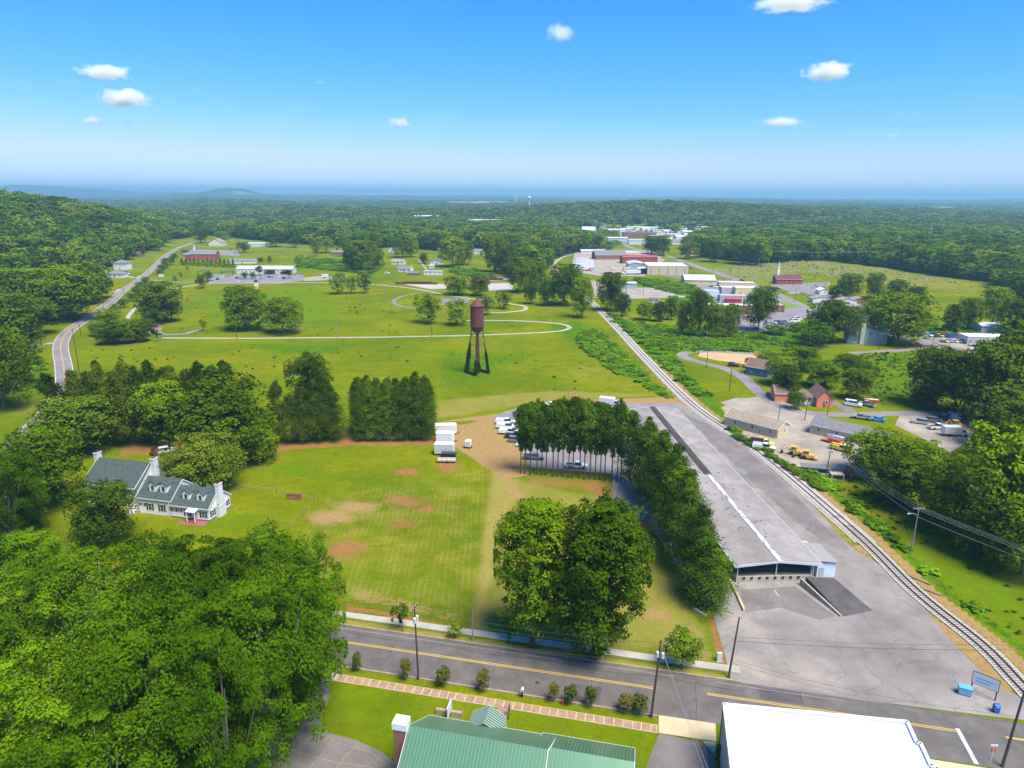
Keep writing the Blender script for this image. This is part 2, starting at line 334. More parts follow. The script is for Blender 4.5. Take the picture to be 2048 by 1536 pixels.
FORESTS = {
 'hill': [(-1800, 560), (-900, 418), (-300, 404), (150, 412), (210, 445), (290, 478), (335, 482), (318, 498), (268, 512), (250, 524), (190, 530), (150, 534), (130, 548), (40, 560), (-400, 580)],
 'left_road': [(-900, 600), (-100, 585), (90, 590), (200, 570), (196, 605), (150, 632), (118, 640), (60, 668), (70, 700), (62, 760), (30, 800), (-60, 820), (-900, 900)],
 'mid': [(270, 440), (1140, 440), (1130, 470), (1190, 484), (1120, 500), (1100, 520), (1085, 548), (1040, 565), (1012, 545), (1020, 508), (950, 496), (880, 503), (862, 500), (795, 492), (740, 499), (690, 494), (640, 490), (560, 485), (480, 477), (392, 470), (372, 476), (330, 482), (300, 470)],
 'cem': [(1385, 436), (3200, 436), (3200, 640), (2200, 620), (2048, 596), (1985, 566), (1840, 546), (1735, 532), (1660, 522), (1590, 523), (1520, 528), (1395, 515), (1372, 500), (1400, 484), (1445, 470), (1430, 455)],
 'right': [(1985, 720), (2100, 680), (2400, 660), (2600, 1100), (2080, 1130), (1990, 1060), (1960, 1000), (1975, 930), (1985, 800)],
 'town_l': [(1085, 500), (1130, 500), (1190, 488), (1200, 497), (1150, 508), (1110, 520)],
}
# ================================================================ ground sheet
us = np.linspace(-1.35, 1.35, 481); 
ys = np.concatenate([np.linspace(-140, 50, 8), 58 - 60 + 60 * 1.0 + np.array([0.]), np.exp(np.arange(math.log(124), math.log(1360), .0045)) - 60, np.exp(np.arange(math.log(1360), math.log(27000), .013)) - 60])
ys = np.unique(ys); U, Y = np.meshgrid(us, ys); X = U * (np.maximum(Y, -20) + 60 + 40 * sm(40, -20, Y)) + 0 * Y
X = np.where(Y < 0, U * 100 * 1.5, X); X = np.where((Y >= 0) & (Y < 60), U * ((1 - Y / 60) * 150 + Y / 60 * 120), X)
Z = T(X, Y); gx, gy = X.ravel(), Y.ravel(); nv = gx.size; nr, nc = X.shape
def seg_sd(poly, inside):
    d = np.full(nv, 1e9)
    n = len(poly)
    for i in range(n):
        x1, y1 = poly[i]; x2, y2 = poly[(i + 1) % n]; dx, dy = x2 - x1, y2 - y1; L = dx * dx + dy * dy or 1e-9
        t = np.clip(((gx - x1) * dx + (gy - y1) * dy) / L, 0, 1); d = np.minimum(d, np.hypot(gx - x1 - t * dx, gy - y1 - t * dy))
    return np.where(inside, d, -d)
def poly_mask(ppx, soft=3.0, flat=True):
    w = GP(ppx, 0.0); return np.clip(.5 + seg_sd(w, inpoly(gx, gy, w)) / soft, 0, 1)
def line_dist(line):
    d = np.full(nv, 1e9); s = np.zeros(nv)
    for (x1, y1), (x2, y2) in zip(line[:-1], line[1:]):
        dx, dy = x2 - x1, y2 - y1; L = dx * dx + dy * dy or 1e-9
        t = np.clip(((gx - x1) * dx + (gy - y1) * dy) / L, 0, 1); q = np.hypot(gx - x1 - t * dx, gy - y1 - t * dy)
        sd = np.sign(dx * (gy - y1) - dy * (gx - x1)); m = q < d; d = np.where(m, q, d); s = np.where(m, sd, s)
    return d, s
A = np.zeros((nv, 4)); B = np.zeros((nv, 4))
def blob(ch, arr, px, py, rx, ry, v=1.0):
    v *= .88; x0, y0 = G(px, py, 0); x1, _ = G(px + rx, py, 0); _, ya = G(px, py - ry, 0)
    d = np.hypot((gx - x0) / (abs(x1 - x0) + .3), (gy - y0) / (abs(ya - y0) + .3)); arr[:, ch] = np.maximum(arr[:, ch], v * np.clip(1.12 - .62 * d, 0, 1))
def pmk(ch, arr, ppx, v=1.0, soft=3.0): arr[:, ch] = np.maximum(arr[:, ch], v * poly_mask(ppx, soft))
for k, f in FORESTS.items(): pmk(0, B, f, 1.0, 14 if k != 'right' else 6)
cl_ = np.sin(gx * .0031 + gy * .0013) + np.sin(gy * .0047 - gx * .0011 + 2) + np.sin(gx * .0083 + 1) * .5
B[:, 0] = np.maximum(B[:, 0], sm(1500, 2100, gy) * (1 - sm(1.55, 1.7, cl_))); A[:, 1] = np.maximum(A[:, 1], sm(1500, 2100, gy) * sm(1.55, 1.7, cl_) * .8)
# --- bare red soil
for a in [(815, 1004, 56, 16), (850, 1018, 26, 8), (815, 945, 30, 8, 1.2), (895, 934, 26, 13, 1.1), (803, 1050, 34, 12), (690, 1098, 56, 24), (655, 1120, 30, 16, .8), (850, 882, 42, 9, .95), (700, 1225, 24, 6), (1145, 1075, 36, 26, .7), (1160, 960, 110, 10, .6), (1270, 1060, 60, 22, .6), (1440, 1240, 12, 26, .9),
          (1055, 1075, 40, 22, .55), (1165, 1215, 40, 18, .7), (255, 600, 0, 0, 0), (160, 628, 28, 9, 1.0), (185, 618, 26, 7, .8), (806, 575, 22, 3), (910, 566, 60, 9, .8), (780, 590, 34, 4, .5), (745, 586, 55, 2.5, .9), (1500, 712, 70, 8, .9), (1570, 712, 40, 6, .6), (330, 905, 60, 10, .8), (900, 1255, 26, 6), (1300, 1150, 40, 40, .55), (1215, 1000, 60, 30, .5)]:
    blob(0, A, *a)
pmk(0, A, [(560, 884), (705, 868), (872, 874), (880, 866), (886, 890), (800, 893), (700, 892), (540, 905)], .75, 2)
pmk(0, A, [(690, 1206), (935, 1257), (1080, 1282), (1080, 1292), (930, 1268), (690, 1218)], 1.1, 1.5)
pmk(3, A, [(690, 1170), (800, 1185), (940, 1225), (938, 1256), (690, 1206)], .62, 4)
blob(3, A, 850, 1150, 60, 14, .55); blob(3, A, 900, 1040, 40, 14, .5); blob(3, A, 780, 1130, 40, 12, .5)
pmk(0, A, [(1040, 946), (1250, 955), (1310, 1060), (1400, 1200), (1425, 1225), (1385, 1215), (1300, 1110), (1225, 1010), (1150, 985), (1045, 975)], .74, 8)
pmk(0, A, [(1395, 1190), (1428, 1200), (1450, 1300), (1460, 1345), (1440, 1335), (1420, 1270)], .9, 1.2)
pmk(0, A, [(240, 885), (420, 880), (420, 905), (230, 915)], .8, 3)
# --- tan dirt
pmk(3, A, [(868, 852), (930, 848), (985, 835), (1012, 850), (1052, 918), (1062, 950), (1005, 962), (975, 940), (925, 905), (885, 880)], 1, 2.5)
pmk(3, A, [(860, 845), (1000, 826), (1060, 808), (1200, 798), (1370, 793), (1400, 815), (1380, 826), (1200, 806), (1050, 820), (990, 840)], 1.0, 1.5)
pmk(3, A, [(545, 1560), (580, 1440), (605, 1380), (640, 1380), (625, 1440), (600, 1560)], .9, 1)
pmk(3, A, [(1700, 1090), (1760, 1120), (1850, 1200), (1925, 1290), (1975, 1340), (2020, 1375), (2048, 1370), (1965, 1290), (1880, 1215), (1800, 1150), (1730, 1090)], 1.3, 1)
pmk(3, A, [(1330, 1180), (1400, 1230), (1450, 1330), (1400, 1325), (1350, 1250)], .55, 4)
for a in [(1095, 985, 60, 12, .5), (1225, 1285, 0, 0, 0), (1310, 1230, 50, 22, .8), (1355, 1265, 45, 20, .7), (660, 1035, 62, 20, 1.0), (715, 1013, 70, 16, .95), (855, 820, 0, 0, 0), (1120, 1010, 40, 20, .5), (585, 1310, 30, 12, .6), (1480, 690, 0, 0, 0), (1530, 705, 60, 5, .8), (20, 850, 14, 5, .6), (1690, 680, 60, 6, .6), (1780, 688, 40, 4, .5), (905, 700, 40, 4, .5), (885, 765, 40, 4, .6), (880, 750, 20, 3, .5), (240, 1045, 40, 10, .5)]: blob(3, A, *a)
rd_, rs_ = line_dist(RAILL)
py_ = proj(gx, gy, 0 * gx)[1]
A[:, 3] = np.maximum(A[:, 3], np.clip(1.5 - np.abs(rd_ - 3.2) / 1.2, 0, 1) * sm(640, 760, py_) * np.where(rs_ > 0, sm(1080, 1200, py_) * .3 + .7, 1.0))
A[:, 3] = np.where((rs_ < 0) & (rd_ < 4.4) & (rd_ > 1.8) & (py_ > 900), 1.0, A[:, 3])
A[:, 0] = np.maximum(A[:, 0], np.clip(1.4 - np.abs(rd_ - 3.6) / 1.0, 0, 1) * (rs_ > 0) * sm(600, 680, py_) * (1 - sm(800, 840, py_)) * .8)
# --- straw
pmk(1, A, [(985, 950), (1045, 960), (1230, 1000), (1400, 1220), (1440, 1335), (1300, 1312), (1080, 1282), (940, 1255), (960, 1080)], .78, 4)
pmk(1, A, [(983, 945), (1045, 960), (1035, 1000), (1000, 1080), (975, 1262), (940, 1256), (962, 1090)], 1.15, 3)
pmk(3, A, [(1000, 955), (1045, 962), (1060, 1000), (1015, 1010)], .7, 4)
pmk(1, A, [(690, 1237), (1462, 1350), (1462, 1362), (690, 1251)], .95, .8)
blob(3, A, 1150, 1300, 130, 9, .9)
blob(0, A, 1150, 1240, 70, 14, .9)
pmk(1, A, [(650, 990), (982, 935), (938, 1255), (690, 1200), (540, 1160)], .42, 3)
pmk(1, A, [(440, 1040), (600, 1000), (540, 1110), (430, 1130)], .3, 8)
pmk(1, A, [(1420, 640), (1900, 560), (2010, 590), (1880, 640), (1440, 560)], .3, 15)
pmk(1, A, [(870, 800), (1100, 780), (1360, 790), (1200, 798), (1050, 812), (860, 842)], .75, 4)
pmk(1, A, [(1150, 640), (1180, 650), (1340, 780), (1350, 795), (1250, 790), (1150, 720)], .35, 8)
for a in [(300, 770, 160, 12, .5), (560, 735, 150, 14, .45), (1180, 740, 90, 22, .6), (250, 720, 60, 10, .4), (380, 600, 60, 18, .5), (560, 655, 100, 8, .7), (60, 815, 40, 14, .8), (880, 580, 90, 10, .45), (1120, 620, 30, 5, .5), (1010, 720, 60, 12, .3), (440, 580, 40, 6, .4), (700, 1440, 100, 30, .35), (870, 1410, 60, 14, .3), (1100, 1480, 80, 10, .3), (600, 508, 80, 8, .5), (1350, 640, 60, 8, .5), (1450, 735, 30, 20, .5), (1340, 690, 20, 6, .3), (1655, 905, 40, 8, .5)]: blob(1, A, *a)
pmk(1, A, [(1405, 540), (1600, 518), (1740, 532), (1850, 548), (1990, 572), (1960, 590), (1800, 575), (1600, 545), (1520, 585), (1450, 560)], .55, 12)
# --- lush rank growth
for pts, v, s in [([(1085, 650), (1160, 640), (1200, 660), (1290, 745), (1365, 800), (1340, 798), (1220, 742), (1140, 690)], 1, 6), ([(1190, 612), (1250, 640), (1600, 690), (1640, 700), (1400, 706), (1356, 712), (1380, 760), (1440, 800), (1480, 900), (1400, 812), (1300, 718)], 1, 5),
    ([(480, 682), (720, 688), (700, 712), (560, 714), (470, 695)], .8, 6), ([(840, 690), (1010, 700), (1120, 700), (1000, 765), (870, 790), (840, 750)], .75, 10), ([(1710, 706), (1840, 700), (1900, 780), (1780, 812), (1720, 800), (1690, 760)], .7, 6), ([(1480, 880), (1650, 960), (1680, 950), (1640, 985), (1560, 940)], 1, 2),
    ([(590, 512), (770, 528), (740, 560), (700, 545), (590, 536)], 1, 8), ([(1265, 556), (1380, 565), (1440, 610), (1400, 640), (1350, 610), (1270, 572)], 1, 6), ([(1460, 690), (1700, 690), (1650, 650), (1500, 640)], 1, 8), ([(900, 532), (1000, 545), (980, 560), (900, 548)], .8, 6), ([(60, 700), (100, 720), (90, 790), (50, 800)], .9, 3), ([(1135, 455), (1245, 465), (1250, 490), (1200, 497), (1150, 480)], 1, 15), ([(1740, 560), (1760, 600), (1900, 640), (1990, 680), (1850, 690), (1780, 640)], .8, 10)]:
    pmk(2, A, pts, v, s * 3)
A[:, 2] = np.maximum(A[:, 2], np.clip(1.2 - np.abs(rd_ - 6.2) / 1.4, 0, 1) * (rs_ < 0) * sm(640, 700, py_))
# --- mown rows, bright mown turf, gravel
pmk(1, B, [(650, 990), (982, 935), (938, 1255), (690, 1200), (540, 1160)], .9, 2)
pmk(2, B, [(640, 1360), (1320, 1440), (1300, 1560), (560, 1560)], .45, 2)
pmk(2, B, [(380, 590), (650, 572), (700, 640), (600, 660), (430, 665)], .7, 30); blob(2, B, 590, 940, 50, 12, 1.0); pmk(2, B, [(1630, 990), (2048, 1180), (2048, 1310), (1900, 1230), (1700, 1070)], .6, 4)
pmk(3, B, [(1470, 800), (1530, 790), (1700, 850), (1760, 950), (1640, 950), (1500, 900), (1440, 815)], 1, 2)
def mk_ground():
    me = bpy.data.meshes.new('ground'); co = np.stack([gx, gy, Z.ravel()], 1).astype(np.float32)
    i = np.arange(nr - 1)[:, None] * nc + np.arange(nc - 1)[None, :]; q = np.stack([i, i + 1, i + nc + 1, i + nc], -1).reshape(-1, 4)
    me.vertices.add(nv); me.vertices.foreach_set('co', co.ravel()); me.loops.add(q.size); me.loops.foreach_set('vertex_index', q.ravel().astype(np.int32))
    me.polygons.add(len(q)); me.polygons.foreach_set('loop_start', np.arange(0, q.size, 4, dtype=np.int32)); me.polygons.foreach_set('loop_total', np.full(len(q), 4, np.int32)); me.update()
    me.polygons.foreach_set('use_smooth', np.ones(len(q), bool))
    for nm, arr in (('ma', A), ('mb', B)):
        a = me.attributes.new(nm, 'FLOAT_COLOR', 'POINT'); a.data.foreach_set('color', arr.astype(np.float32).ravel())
    m = bpy.data.materials.new('grassland'); m.use_nodes = True; t = m.node_tree; b = t.nodes['Principled BSDF']; b.inputs['Roughness'].default_value = .95; b.inputs['Specular IOR Level'].default_value = 0
    L = t.links.new; tc = t.nodes.new('ShaderNodeTexCoord').outputs['Object']
    def noise(sc, det=5, st=None, ro=.6):
        v = tc
        if st: mp = t.nodes.new('ShaderNodeMapping'); mp.inputs['Scale'].default_value = st; L(tc, mp.inputs[0]); v = mp.outputs[0]
        n = t.nodes.new('ShaderNodeTexNoise'); n.inputs['Scale'].default_value = sc; n.inputs['Detail'].default_value = det; n.inputs['Roughness'].default_value = ro; L(v, n.inputs['Vector']); return n.outputs[0]
    def mr(v, a, c, d=0, e=1):
        r = t.nodes.new('ShaderNodeMapRange'); r.inputs[1].default_value = a; r.inputs[2].default_value = c; r.inputs[3].default_value = d; r.inputs[4].default_value = e; L(v, r.inputs[0]); return r.outputs[0]
    def ma(op, a, c, e=None):
        n = t.nodes.new('ShaderNodeMath'); n.operation = op
        for i, v in enumerate((a, c, e)):
            if v is None: continue
            if isinstance(v, (int, float)): n.inputs[i].default_value = v
            else: L(v, n.inputs[i])
        return n.outputs[0]
    def mix(f, a, c):
        n = t.nodes.new('ShaderNodeMix'); n.data_type = 'RGBA'
        if isinstance(f, float): n.inputs[0].default_value = f
        else: L(f, n.inputs[0])
        for i, v in ((6, a), (7, c)):
            if isinstance(v, tuple): n.inputs[i].default_value = c4(v)
            else: L(v, n.inputs[i])
        return n.outputs[2]
    def att(nm):
        a = t.nodes.new('ShaderNodeAttribute'); a.attribute_name = nm; s = t.nodes.new('ShaderNodeSeparateColor'); L(a.outputs['Color'], s.inputs[0]); return s.outputs[0], s.outputs[1], s.outputs[2], a.outputs['Alpha']
    ar, ag, ab, aa = att('ma'); br, bgc, bb, ba = att('mb')
    nL = noise(.022, 4); nM = noise(.16, 5); nS = noise(1.1, 6, ro=.7); nF = noise(4.0, 4, ro=.75); nT = noise(.5, 6, ro=.8)
    brk = ma('ADD', ma('MULTIPLY', nM, .35), ma('MULTIPLY', nS, .65))
    def msk(a, amt=2.4, lo=.5, hi=.75): return mr(ma('ADD', a, ma('MULTIPLY', ma('SUBTRACT', brk, .5), amt)), lo, hi)
    base = mix(mr(ma('ADD', ma('MULTIPLY', nL, .7), ma('MULTIPLY', nM, .3)), .42, .58), (.130, .184, .0025), (.245, .258, .004))
    base = mix(mr(nT, .35, .7), base, mix(.6, base, (.065, .095, .002)))
    base = mix(mr(ma('MULTIPLY', bb, nM), .15, .45), base, (.115, .215, .002))
    tuft = noise(.42, 3, (.5, 1.0, 1)); base = mix(mr(tuft, .62, .74, 0.0, .3), base, (.045, .075, .002)); base = mix(mr(noise(.06, 6, (.4, 1, 1), .7), .50, .68, 0.0, .6), base, (.085, .18, .002))
    lush = mix(mr(nT, .4, .65), (.10, .225, .003), (.035, .085, .002))
    base = mix(msk(ab, 2.2), base, lush)
    straw = mix(mr(nS, .3, .7), (.36, .27, .08), (.27, .24, .05))
    base = mix(mr(ma('ADD', ag, ma('MULTIPLY', ma('SUBTRACT', brk, .5), 2.2)), .35, 1.0), base, straw)
    rows = t.nodes.new('ShaderNodeTexWave'); rows.wave_type = 'BANDS'; rows.bands_direction = 'X'; rows.inputs['Scale'].default_value = .28; rows.inputs['Distortion'].default_value = 1.2; rows.inputs['Detail'].default_value = 2; rows.inputs['Detail Scale'].default_value = .4
    mp = t.nodes.new('ShaderNodeMapping'); mp.inputs['Rotation'].default_value = (0, 0, R(-2)); L(tc, mp.inputs[0]); rows.inputs['Distortion'].default_value = 3.0; L(mp.outputs[0], rows.inputs['Vector'])
    rv = ma('MULTIPLY', ma('MULTIPLY', mr(rows.outputs[0], .72, .98), bgc), mr(ma('ADD', nM, ma('MULTIPLY', nS, .5)), .62, .9))
    base = mix(ma('MULTIPLY', rv, .58), base, (.31, .25, .08))
    base = mix(msk(aa, 1.6), base, mix(mr(nS, .35, .65), (.42, .255, .10), (.33, .21, .10)))
    base = mix(msk(ar, 2.6, .5, .85), base, mix(mr(nS, .35, .65), (.40, .155, .062), (.30, .13, .065)))
    base = mix(msk(ba, .6), base, mix(mr(nT, .35, .65), (.36, .31, .25), (.44, .38, .30)))
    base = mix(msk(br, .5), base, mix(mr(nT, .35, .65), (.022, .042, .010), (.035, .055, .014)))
    base = mix(mr(nF, .35, .65, 0.0, .38), base, (.04, .055, .004)); base = mix(mr(nS, .5, .72, 0.0, .4), base, (.05, .08, .003))
    L(base, b.inputs['Base Color'])
    bp = t.nodes.new('ShaderNodeBump'); bp.inputs['Strength'].default_value = .55; bp.inputs['Distance'].default_value = .35; L(ma('ADD', ma('MULTIPLY', nT, 1.0), ma('MULTIPLY', nF, .35)), bp.inputs['Height']); L(bp.outputs[0], b.inputs['Normal'])
    me.materials.append(m); o = bpy.data.objects.new('ground', me); COL.objects.link(o); tag(o, kind='structure')
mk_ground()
# ================================================================ main road
def rline(s0, s1, n, k=2): return [RD(s0 + (s1 - s0) * i / (k - 1), n) for i in range(k)]
ribbon('road', rline(-260, 190, 86.95, 40), 9.5, 'asphalt', .03)
def line_obj(name, line, w, m, z): return tag(ribbon(name, line, w, m, z, bottom=.0), kind='structure')
for dn in (-.16, .16):
    line_obj('yellow_line', rline(-200, 2.9, 87.6 + dn, 20), .13, 'yellow_line', .038); line_obj('yellow_line', rline(10.6, 43.6, 88.1 + dn, 4), .13, 'yellow_line', .038)
line_obj('stop_line', [RD(43.7, 88.6), RD(43.7, 82.4)], .55, 'white_line', .038)
for s0 in (46,): line_obj('yellow_line', rline(49.5, 180, 88.3, 6), .3, 'yellow_line', .038)
mb = MB(); ribbon('', rline(-200, 15.6, 91.85, 12), .28, None, .15, mb=mb); struct('kerb', mb, 'kerb')
mb = MB(); ribbon('', rline(-43.5, 3.6, 82.0, 6), .28, None, .15, mb=mb); ribbon('', rline(-200, -46.5, 82.0, 6), .28, None, .15, mb=mb); struct('kerb', mb, 'kerb')
mb = MB(); ribbon('', rline(-200, 15.8, 94.5, 12), 1.55, None, .12, mb=mb); struct('pavement', mb, 'concrete')
# near pavement: separate stone slabs on a sand bed
bed = ribbon('pavement', rline(-43.6, 3.6, 79.55, 3), 1.5, 'joint_sand', .06)
s = -43.5; slabme = {}
while s < 3.4:
    w = random.choice((1.15, 1.3, 1.45, 1.3)); w = min(w, 3.55 - s)
    j = [random.uniform(-.03, .03) for _ in range(8)]; m_ = MB()
    m_.prism([RD(s + .09 + j[0], 78.93 + j[1]), RD(s + w - .09 + j[2], 78.93 + j[3]), RD(s + w - .09 + j[4], 80.17 + j[5]), RD(s + .09 + j[6], 80.17 + j[7])], .055, .10 + random.uniform(0, .02))
    part('slab', m_, 'slab', bed); s += w
mb = MB(); ribbon('', [RD(-17.7, 78.9), RD(-17.9, 72.5)], 1.7, None, .07, mb=mb); struct('garden_path', mb, 'slab')
def px_sheet(name, pts, m, z): return sheet(name, pts, m, z)
def rd_sheet(name, pts, m, z):
    P = [RD(*p) for p in pts]; mb = MB(); mb.prism(P, -.05, z); return struct(name, mb, m)
rd_sheet('driveway_apron', [(3.75, 82.2), (11.4, 82.3), (11.3, 79.0), (3.75, 78.9)], 'concrete_tan', .05)
rd_sheet('driveway_apron', [(-46.4, 82.2), (-43.65, 82.2), (-43.65, 78.8), (-45.5, 78.2), (-46.6, 78.6)], 'concrete', .05)
rd_sheet('driveway', [(3.9, 78.8), (9.4, 78.4), (11.0, 76.6), (11.2, 50), (1.5, 50), (1.9, 71), (2.7, 74.8)], 'asphalt_mid', .035)
rd_sheet('driveway_apron', [(9.5, 78.7), (11.2, 78.9), (11.2, 76.5), (11.0, 76.5)], 'concrete_tan', .045)
rd_sheet('driveway_apron', [(34.5, 81.95), (60, 81.95), (60, 79.6), (34.9, 79.0)], 'concrete_tan', .045)
rd_sheet('church_car_park', [(-46.3, 78.3), (-44.3, 78.2), (-43.2, 76.4), (-42.6, 73.5), (-42.0, 70.9), (-39.7, 69.2), (-35.5, 68.8), (-31.2, 67.6), (-28.3, 65.9), (-27, 64.5), (-27, 45), (-50, 45), (-47.8, 62), (-46.9, 70)], 'asphalt_mid', .035)
# cracks filled with tan soil in the church car park
ck = MB()
for pl in ([(-42.5, 70.2), (-38, 67.9), (-33, 67.4), (-29, 65.4)], [(-47, 68.6), (-44, 69.2), (-42.4, 70.6)], [(-38.4, 68.6), (-38.8, 66), (-39.5, 62), (-40, 58)], [(-34.9, 68.6), (-35.6, 66.4), (-36.1, 63.4)], [(-31.6, 67.2), (-31.5, 65.8), (-31.2, 65.2)], [(-44, 65.5), (-36.1, 64.8), (-31, 65.1), (-28, 64.7)], [(-42.9, 76), (-42.5, 73.6), (-41.9, 71)]):
    pts = []
    for a, b in zip(pl[:-1], pl[1:]):
        for k in range(5): t = k / 5; pts.append((a[0] + (b[0] - a[0]) * t + random.uniform(-.09, .09), a[1] + (b[1] - a[1]) * t + random.uniform(-.09, .09)))
    ribbon('', [RD(*p) for p in pts], .07, None, .042, mb=ck, bottom=None)
tag(part('tar_crack', ck, 'joint', None), kind='stuff')
# sealed cracks, patch and faint edge line on the street
tc_ = MB(); pts = []; s = -60
while s < 16: pts.append(RD(s, 90.0 + .25 * math.sin(s * .35) + random.uniform(-.06, .06))); s += .8
ribbon('', pts, .07, None, .036, mb=tc_, bottom=None)
for s0 in (-38, -21, -6, 9, 24, 33): ribbon('', [RD(s0 + random.uniform(-.2, .2), 82.4 + k * 1.3 + random.uniform(-.1, .1)) for k in range(8)], .05, None, .0365, mb=tc_, bottom=None)
tag(part('tar_crack', tc_, 'black', None), kind='stuff')
for s0, s1_ in ((-50, -12), (-8, 6), (12, 30)): line_obj('edge_line', rline(s0, s1_, 90.9, 6), .07, 'gravel', .037)
for q in ([(-9, 86), (-4.5, 86.1), (-4.6, 82.6), (-9.2, 82.5)], [(18, 91.2), (24, 91.4), (24, 88.8), (18.2, 88.7)]): rd_sheet('road_patch', q, 'asphalt_dark', .034)
x, y = RD(-14, 85); mb = MB(); mb.prism([(x + .35 * math.cos(k * .524), y + .35 * math.sin(k * .524)) for k in range(12)], 0, .045); struct('manhole_cover', mb, 'rust_dark')
# ================================================================ warehouse yard
sheet('yard', [(1398, 1196), (1425, 1225), (1436, 1262), (1452, 1318), (1462, 1358), (1510, 1375), (1700, 1397), (1990, 1433), (2060, 1441), (2048, 1395), (2010, 1382), (1966, 1346), (1919, 1300), (1882, 1257), (1846, 1212), (1801, 1162), (1747, 1121), (1712, 1102), (1680, 1072), (1620, 1003), (1550, 940), (1500, 902), (1440, 858), (1396, 826), (1360, 806), (1225, 806), (1225, 1000), (1300, 1050)], 'asphalt_old', .02)
sheet('car_park', [(1000, 826), (1060, 808), (1180, 806), (1232, 806), (1262, 820), (1280, 955), (1235, 948), (1060, 934), (1045, 905), (1012, 862), (985, 838)], 'road_grey', .018)
# darker stretch along the east side of the warehouse, stains, weeds
for i, (p, m, z) in enumerate([([(1365, 826), (1420, 850), (1500, 905), (1590, 990), (1655, 1058), (1700, 1100), (1660, 1092), (1600, 1050), (1500, 960), (1450, 910), (1400, 860)], 'asphalt_mid', .026),
    ([(1480, 1180), (1590, 1172), (1670, 1232), (1640, 1240), (1560, 1215), (1490, 1225)], 'asphalt_mid', .026)]): sheet('stained_paving', p, m, z)
# ================================================================ railway
ribbon('ballast_bed', RAILL, 3.4, 'ballast', .16)
mb = MB(); ribbon('', [p for p in RAILL if 128 < p[1] < 700], 4.6, None, .05, mb=mb); struct('cess', mb, 'gravel')
track = thing('railway_track', None, None); tag(track, kind='structure')
for o_ in (-.7175, .7175):
    mb = MB(); A1 = offs(RAILL, o_ + .037); B1 = offs(RAILL, o_ - .037)
    for i in range(len(A1) - 1):
        mb.quad((*B1[i], .42), (*B1[i + 1], .42), (*A1[i + 1], .42), (*A1[i], .42)); mb.quad((*A1[i], .42), (*A1[i + 1], .42), (*A1[i + 1], .16), (*A1[i], .16)); mb.quad((*B1[i + 1], .42), (*B1[i], .42), (*B1[i], .16), (*B1[i + 1], .16))
    part('rail', mb, 'rail', track)
L = [np.array(p) for p in RAILL]; cum = [0]
for a, b in zip(L[:-1], L[1:]): cum.append(cum[-1] + np.linalg.norm(b - a))
def along(s):
    i = max(0, min(np.searchsorted(cum, s) - 1, len(L) - 2)); t = (s - cum[i]) / (cum[i + 1] - cum[i]); d = L[i + 1] - L[i]; return L[i] + d * t, math.atan2(d[1], d[0])
tme = MB().box(-.12, -1.3, 0, .12, 1.3, .16).mesh('tie', 'tie'); tpe = MB().box(-.1, -1.3, 0, .1, 1.3, .16).mesh('tie', 'tie_pale'); far = MB()
for k in range(1100):
    s = 16 + k * .58
    if s > cum[-1] - 5: break
    p, a = along(s); a += random.uniform(-.03, .03)
    if k < 300: link('sleeper', tme if k < 110 or random.random() < .08 else tpe, track, (p[0], p[1], .035 + random.uniform(0, .03)), a)
    else: far.box(p[0] - .1, p[1] - 1.3, .04, p[0] + .1, p[1] + 1.3, .185, rz=a)
o = part('sleeper', far, 'tie_pale', track); o['kind'] = 'stuff'
# ================================================================ other roads and paths
def terr_ribbon(name, line, w, m, dz, off=0, kind='structure'):
    mb = MB(); A1 = offs(line, off + w / 2); B1 = offs(line, off - w / 2)
    zz = lambda p: float(T(p[0], p[1])) + dz
    for i in range(len(A1) - 1):
        a, b, c, d = B1[i], B1[i + 1], A1[i + 1], A1[i]
        mb.quad((*a, zz(a)), (*b, zz(b)), (*c, zz(c)), (*d, zz(d)))
    return tag(part(name, mb, m, None), kind=kind)
terr_ribbon('road', ROADLL, 6.6, 'road_grey', .06)
for o_ in (-3.0, 3.0): terr_ribbon('edge_line', ROADLL, .22, 'white_line', .075, o_)
for o_ in (-.14, .14): terr_ribbon('yellow_line', ROADLL, .14, 'yellow_line', .075, o_)
def pxroad(name, pts, w, m, dz=.05, n=6): return terr_ribbon(name, [tuple(p) for p in smooth([G(*p) for p in pts], n)], w, m, dz)
pxroad('footpath', [(324, 676), (420, 676.5), (520, 676.5), (640, 675.5), (754, 674.5), (860, 672.5), (942, 671), (1020, 668), (1060, 666.2), (1089, 664.7), (1118, 662.3), (1132, 659.5), (1139.5, 656), (1137, 652.4), (1127, 649.2), (1105, 646), (1051, 642.4), (1010, 641.2), (971, 641), (930, 641.5)], 2.4, 'concrete', .05, 8)
pxroad('footpath', [(350, 577), (391, 570), (416, 567.3), (510, 566), (580, 565.4), (657, 566), (749, 569.5), (800, 574), (838, 579), (897, 590.5), (942, 597.4), (990, 603), (1026, 608.6), (1046, 611.8), (1052.5, 616.6), (1043, 621.3), (1010, 625), (983, 625.6), (950, 625)], 2.6, 'concrete', .05, 8)
pxroad('footpath', [(300, 662), (262, 640), (256, 634), (270, 617), (283, 603), (300, 590), (322, 580), (350, 576)], 2.4, 'concrete', .05)
pxroad('footpath', [(513, 567), (512, 575), (509, 583)], 3.2, 'dirt_tan', .05)
pxroad('lane', [(300, 660), (312, 668), (330, 669), (368, 668), (385, 663), (402, 659)], 3.6, 'road_grey', .05)
sheet('car_park', [(297, 655), (325, 654), (322, 663), (330, 667), (318, 671), (303, 668)], 'road_grey', .05)
pxroad('lane', [(295, 560), (330, 562), (362, 565), (390, 563), (410, 557), (425, 551)], 5, 'road_grey', .05)
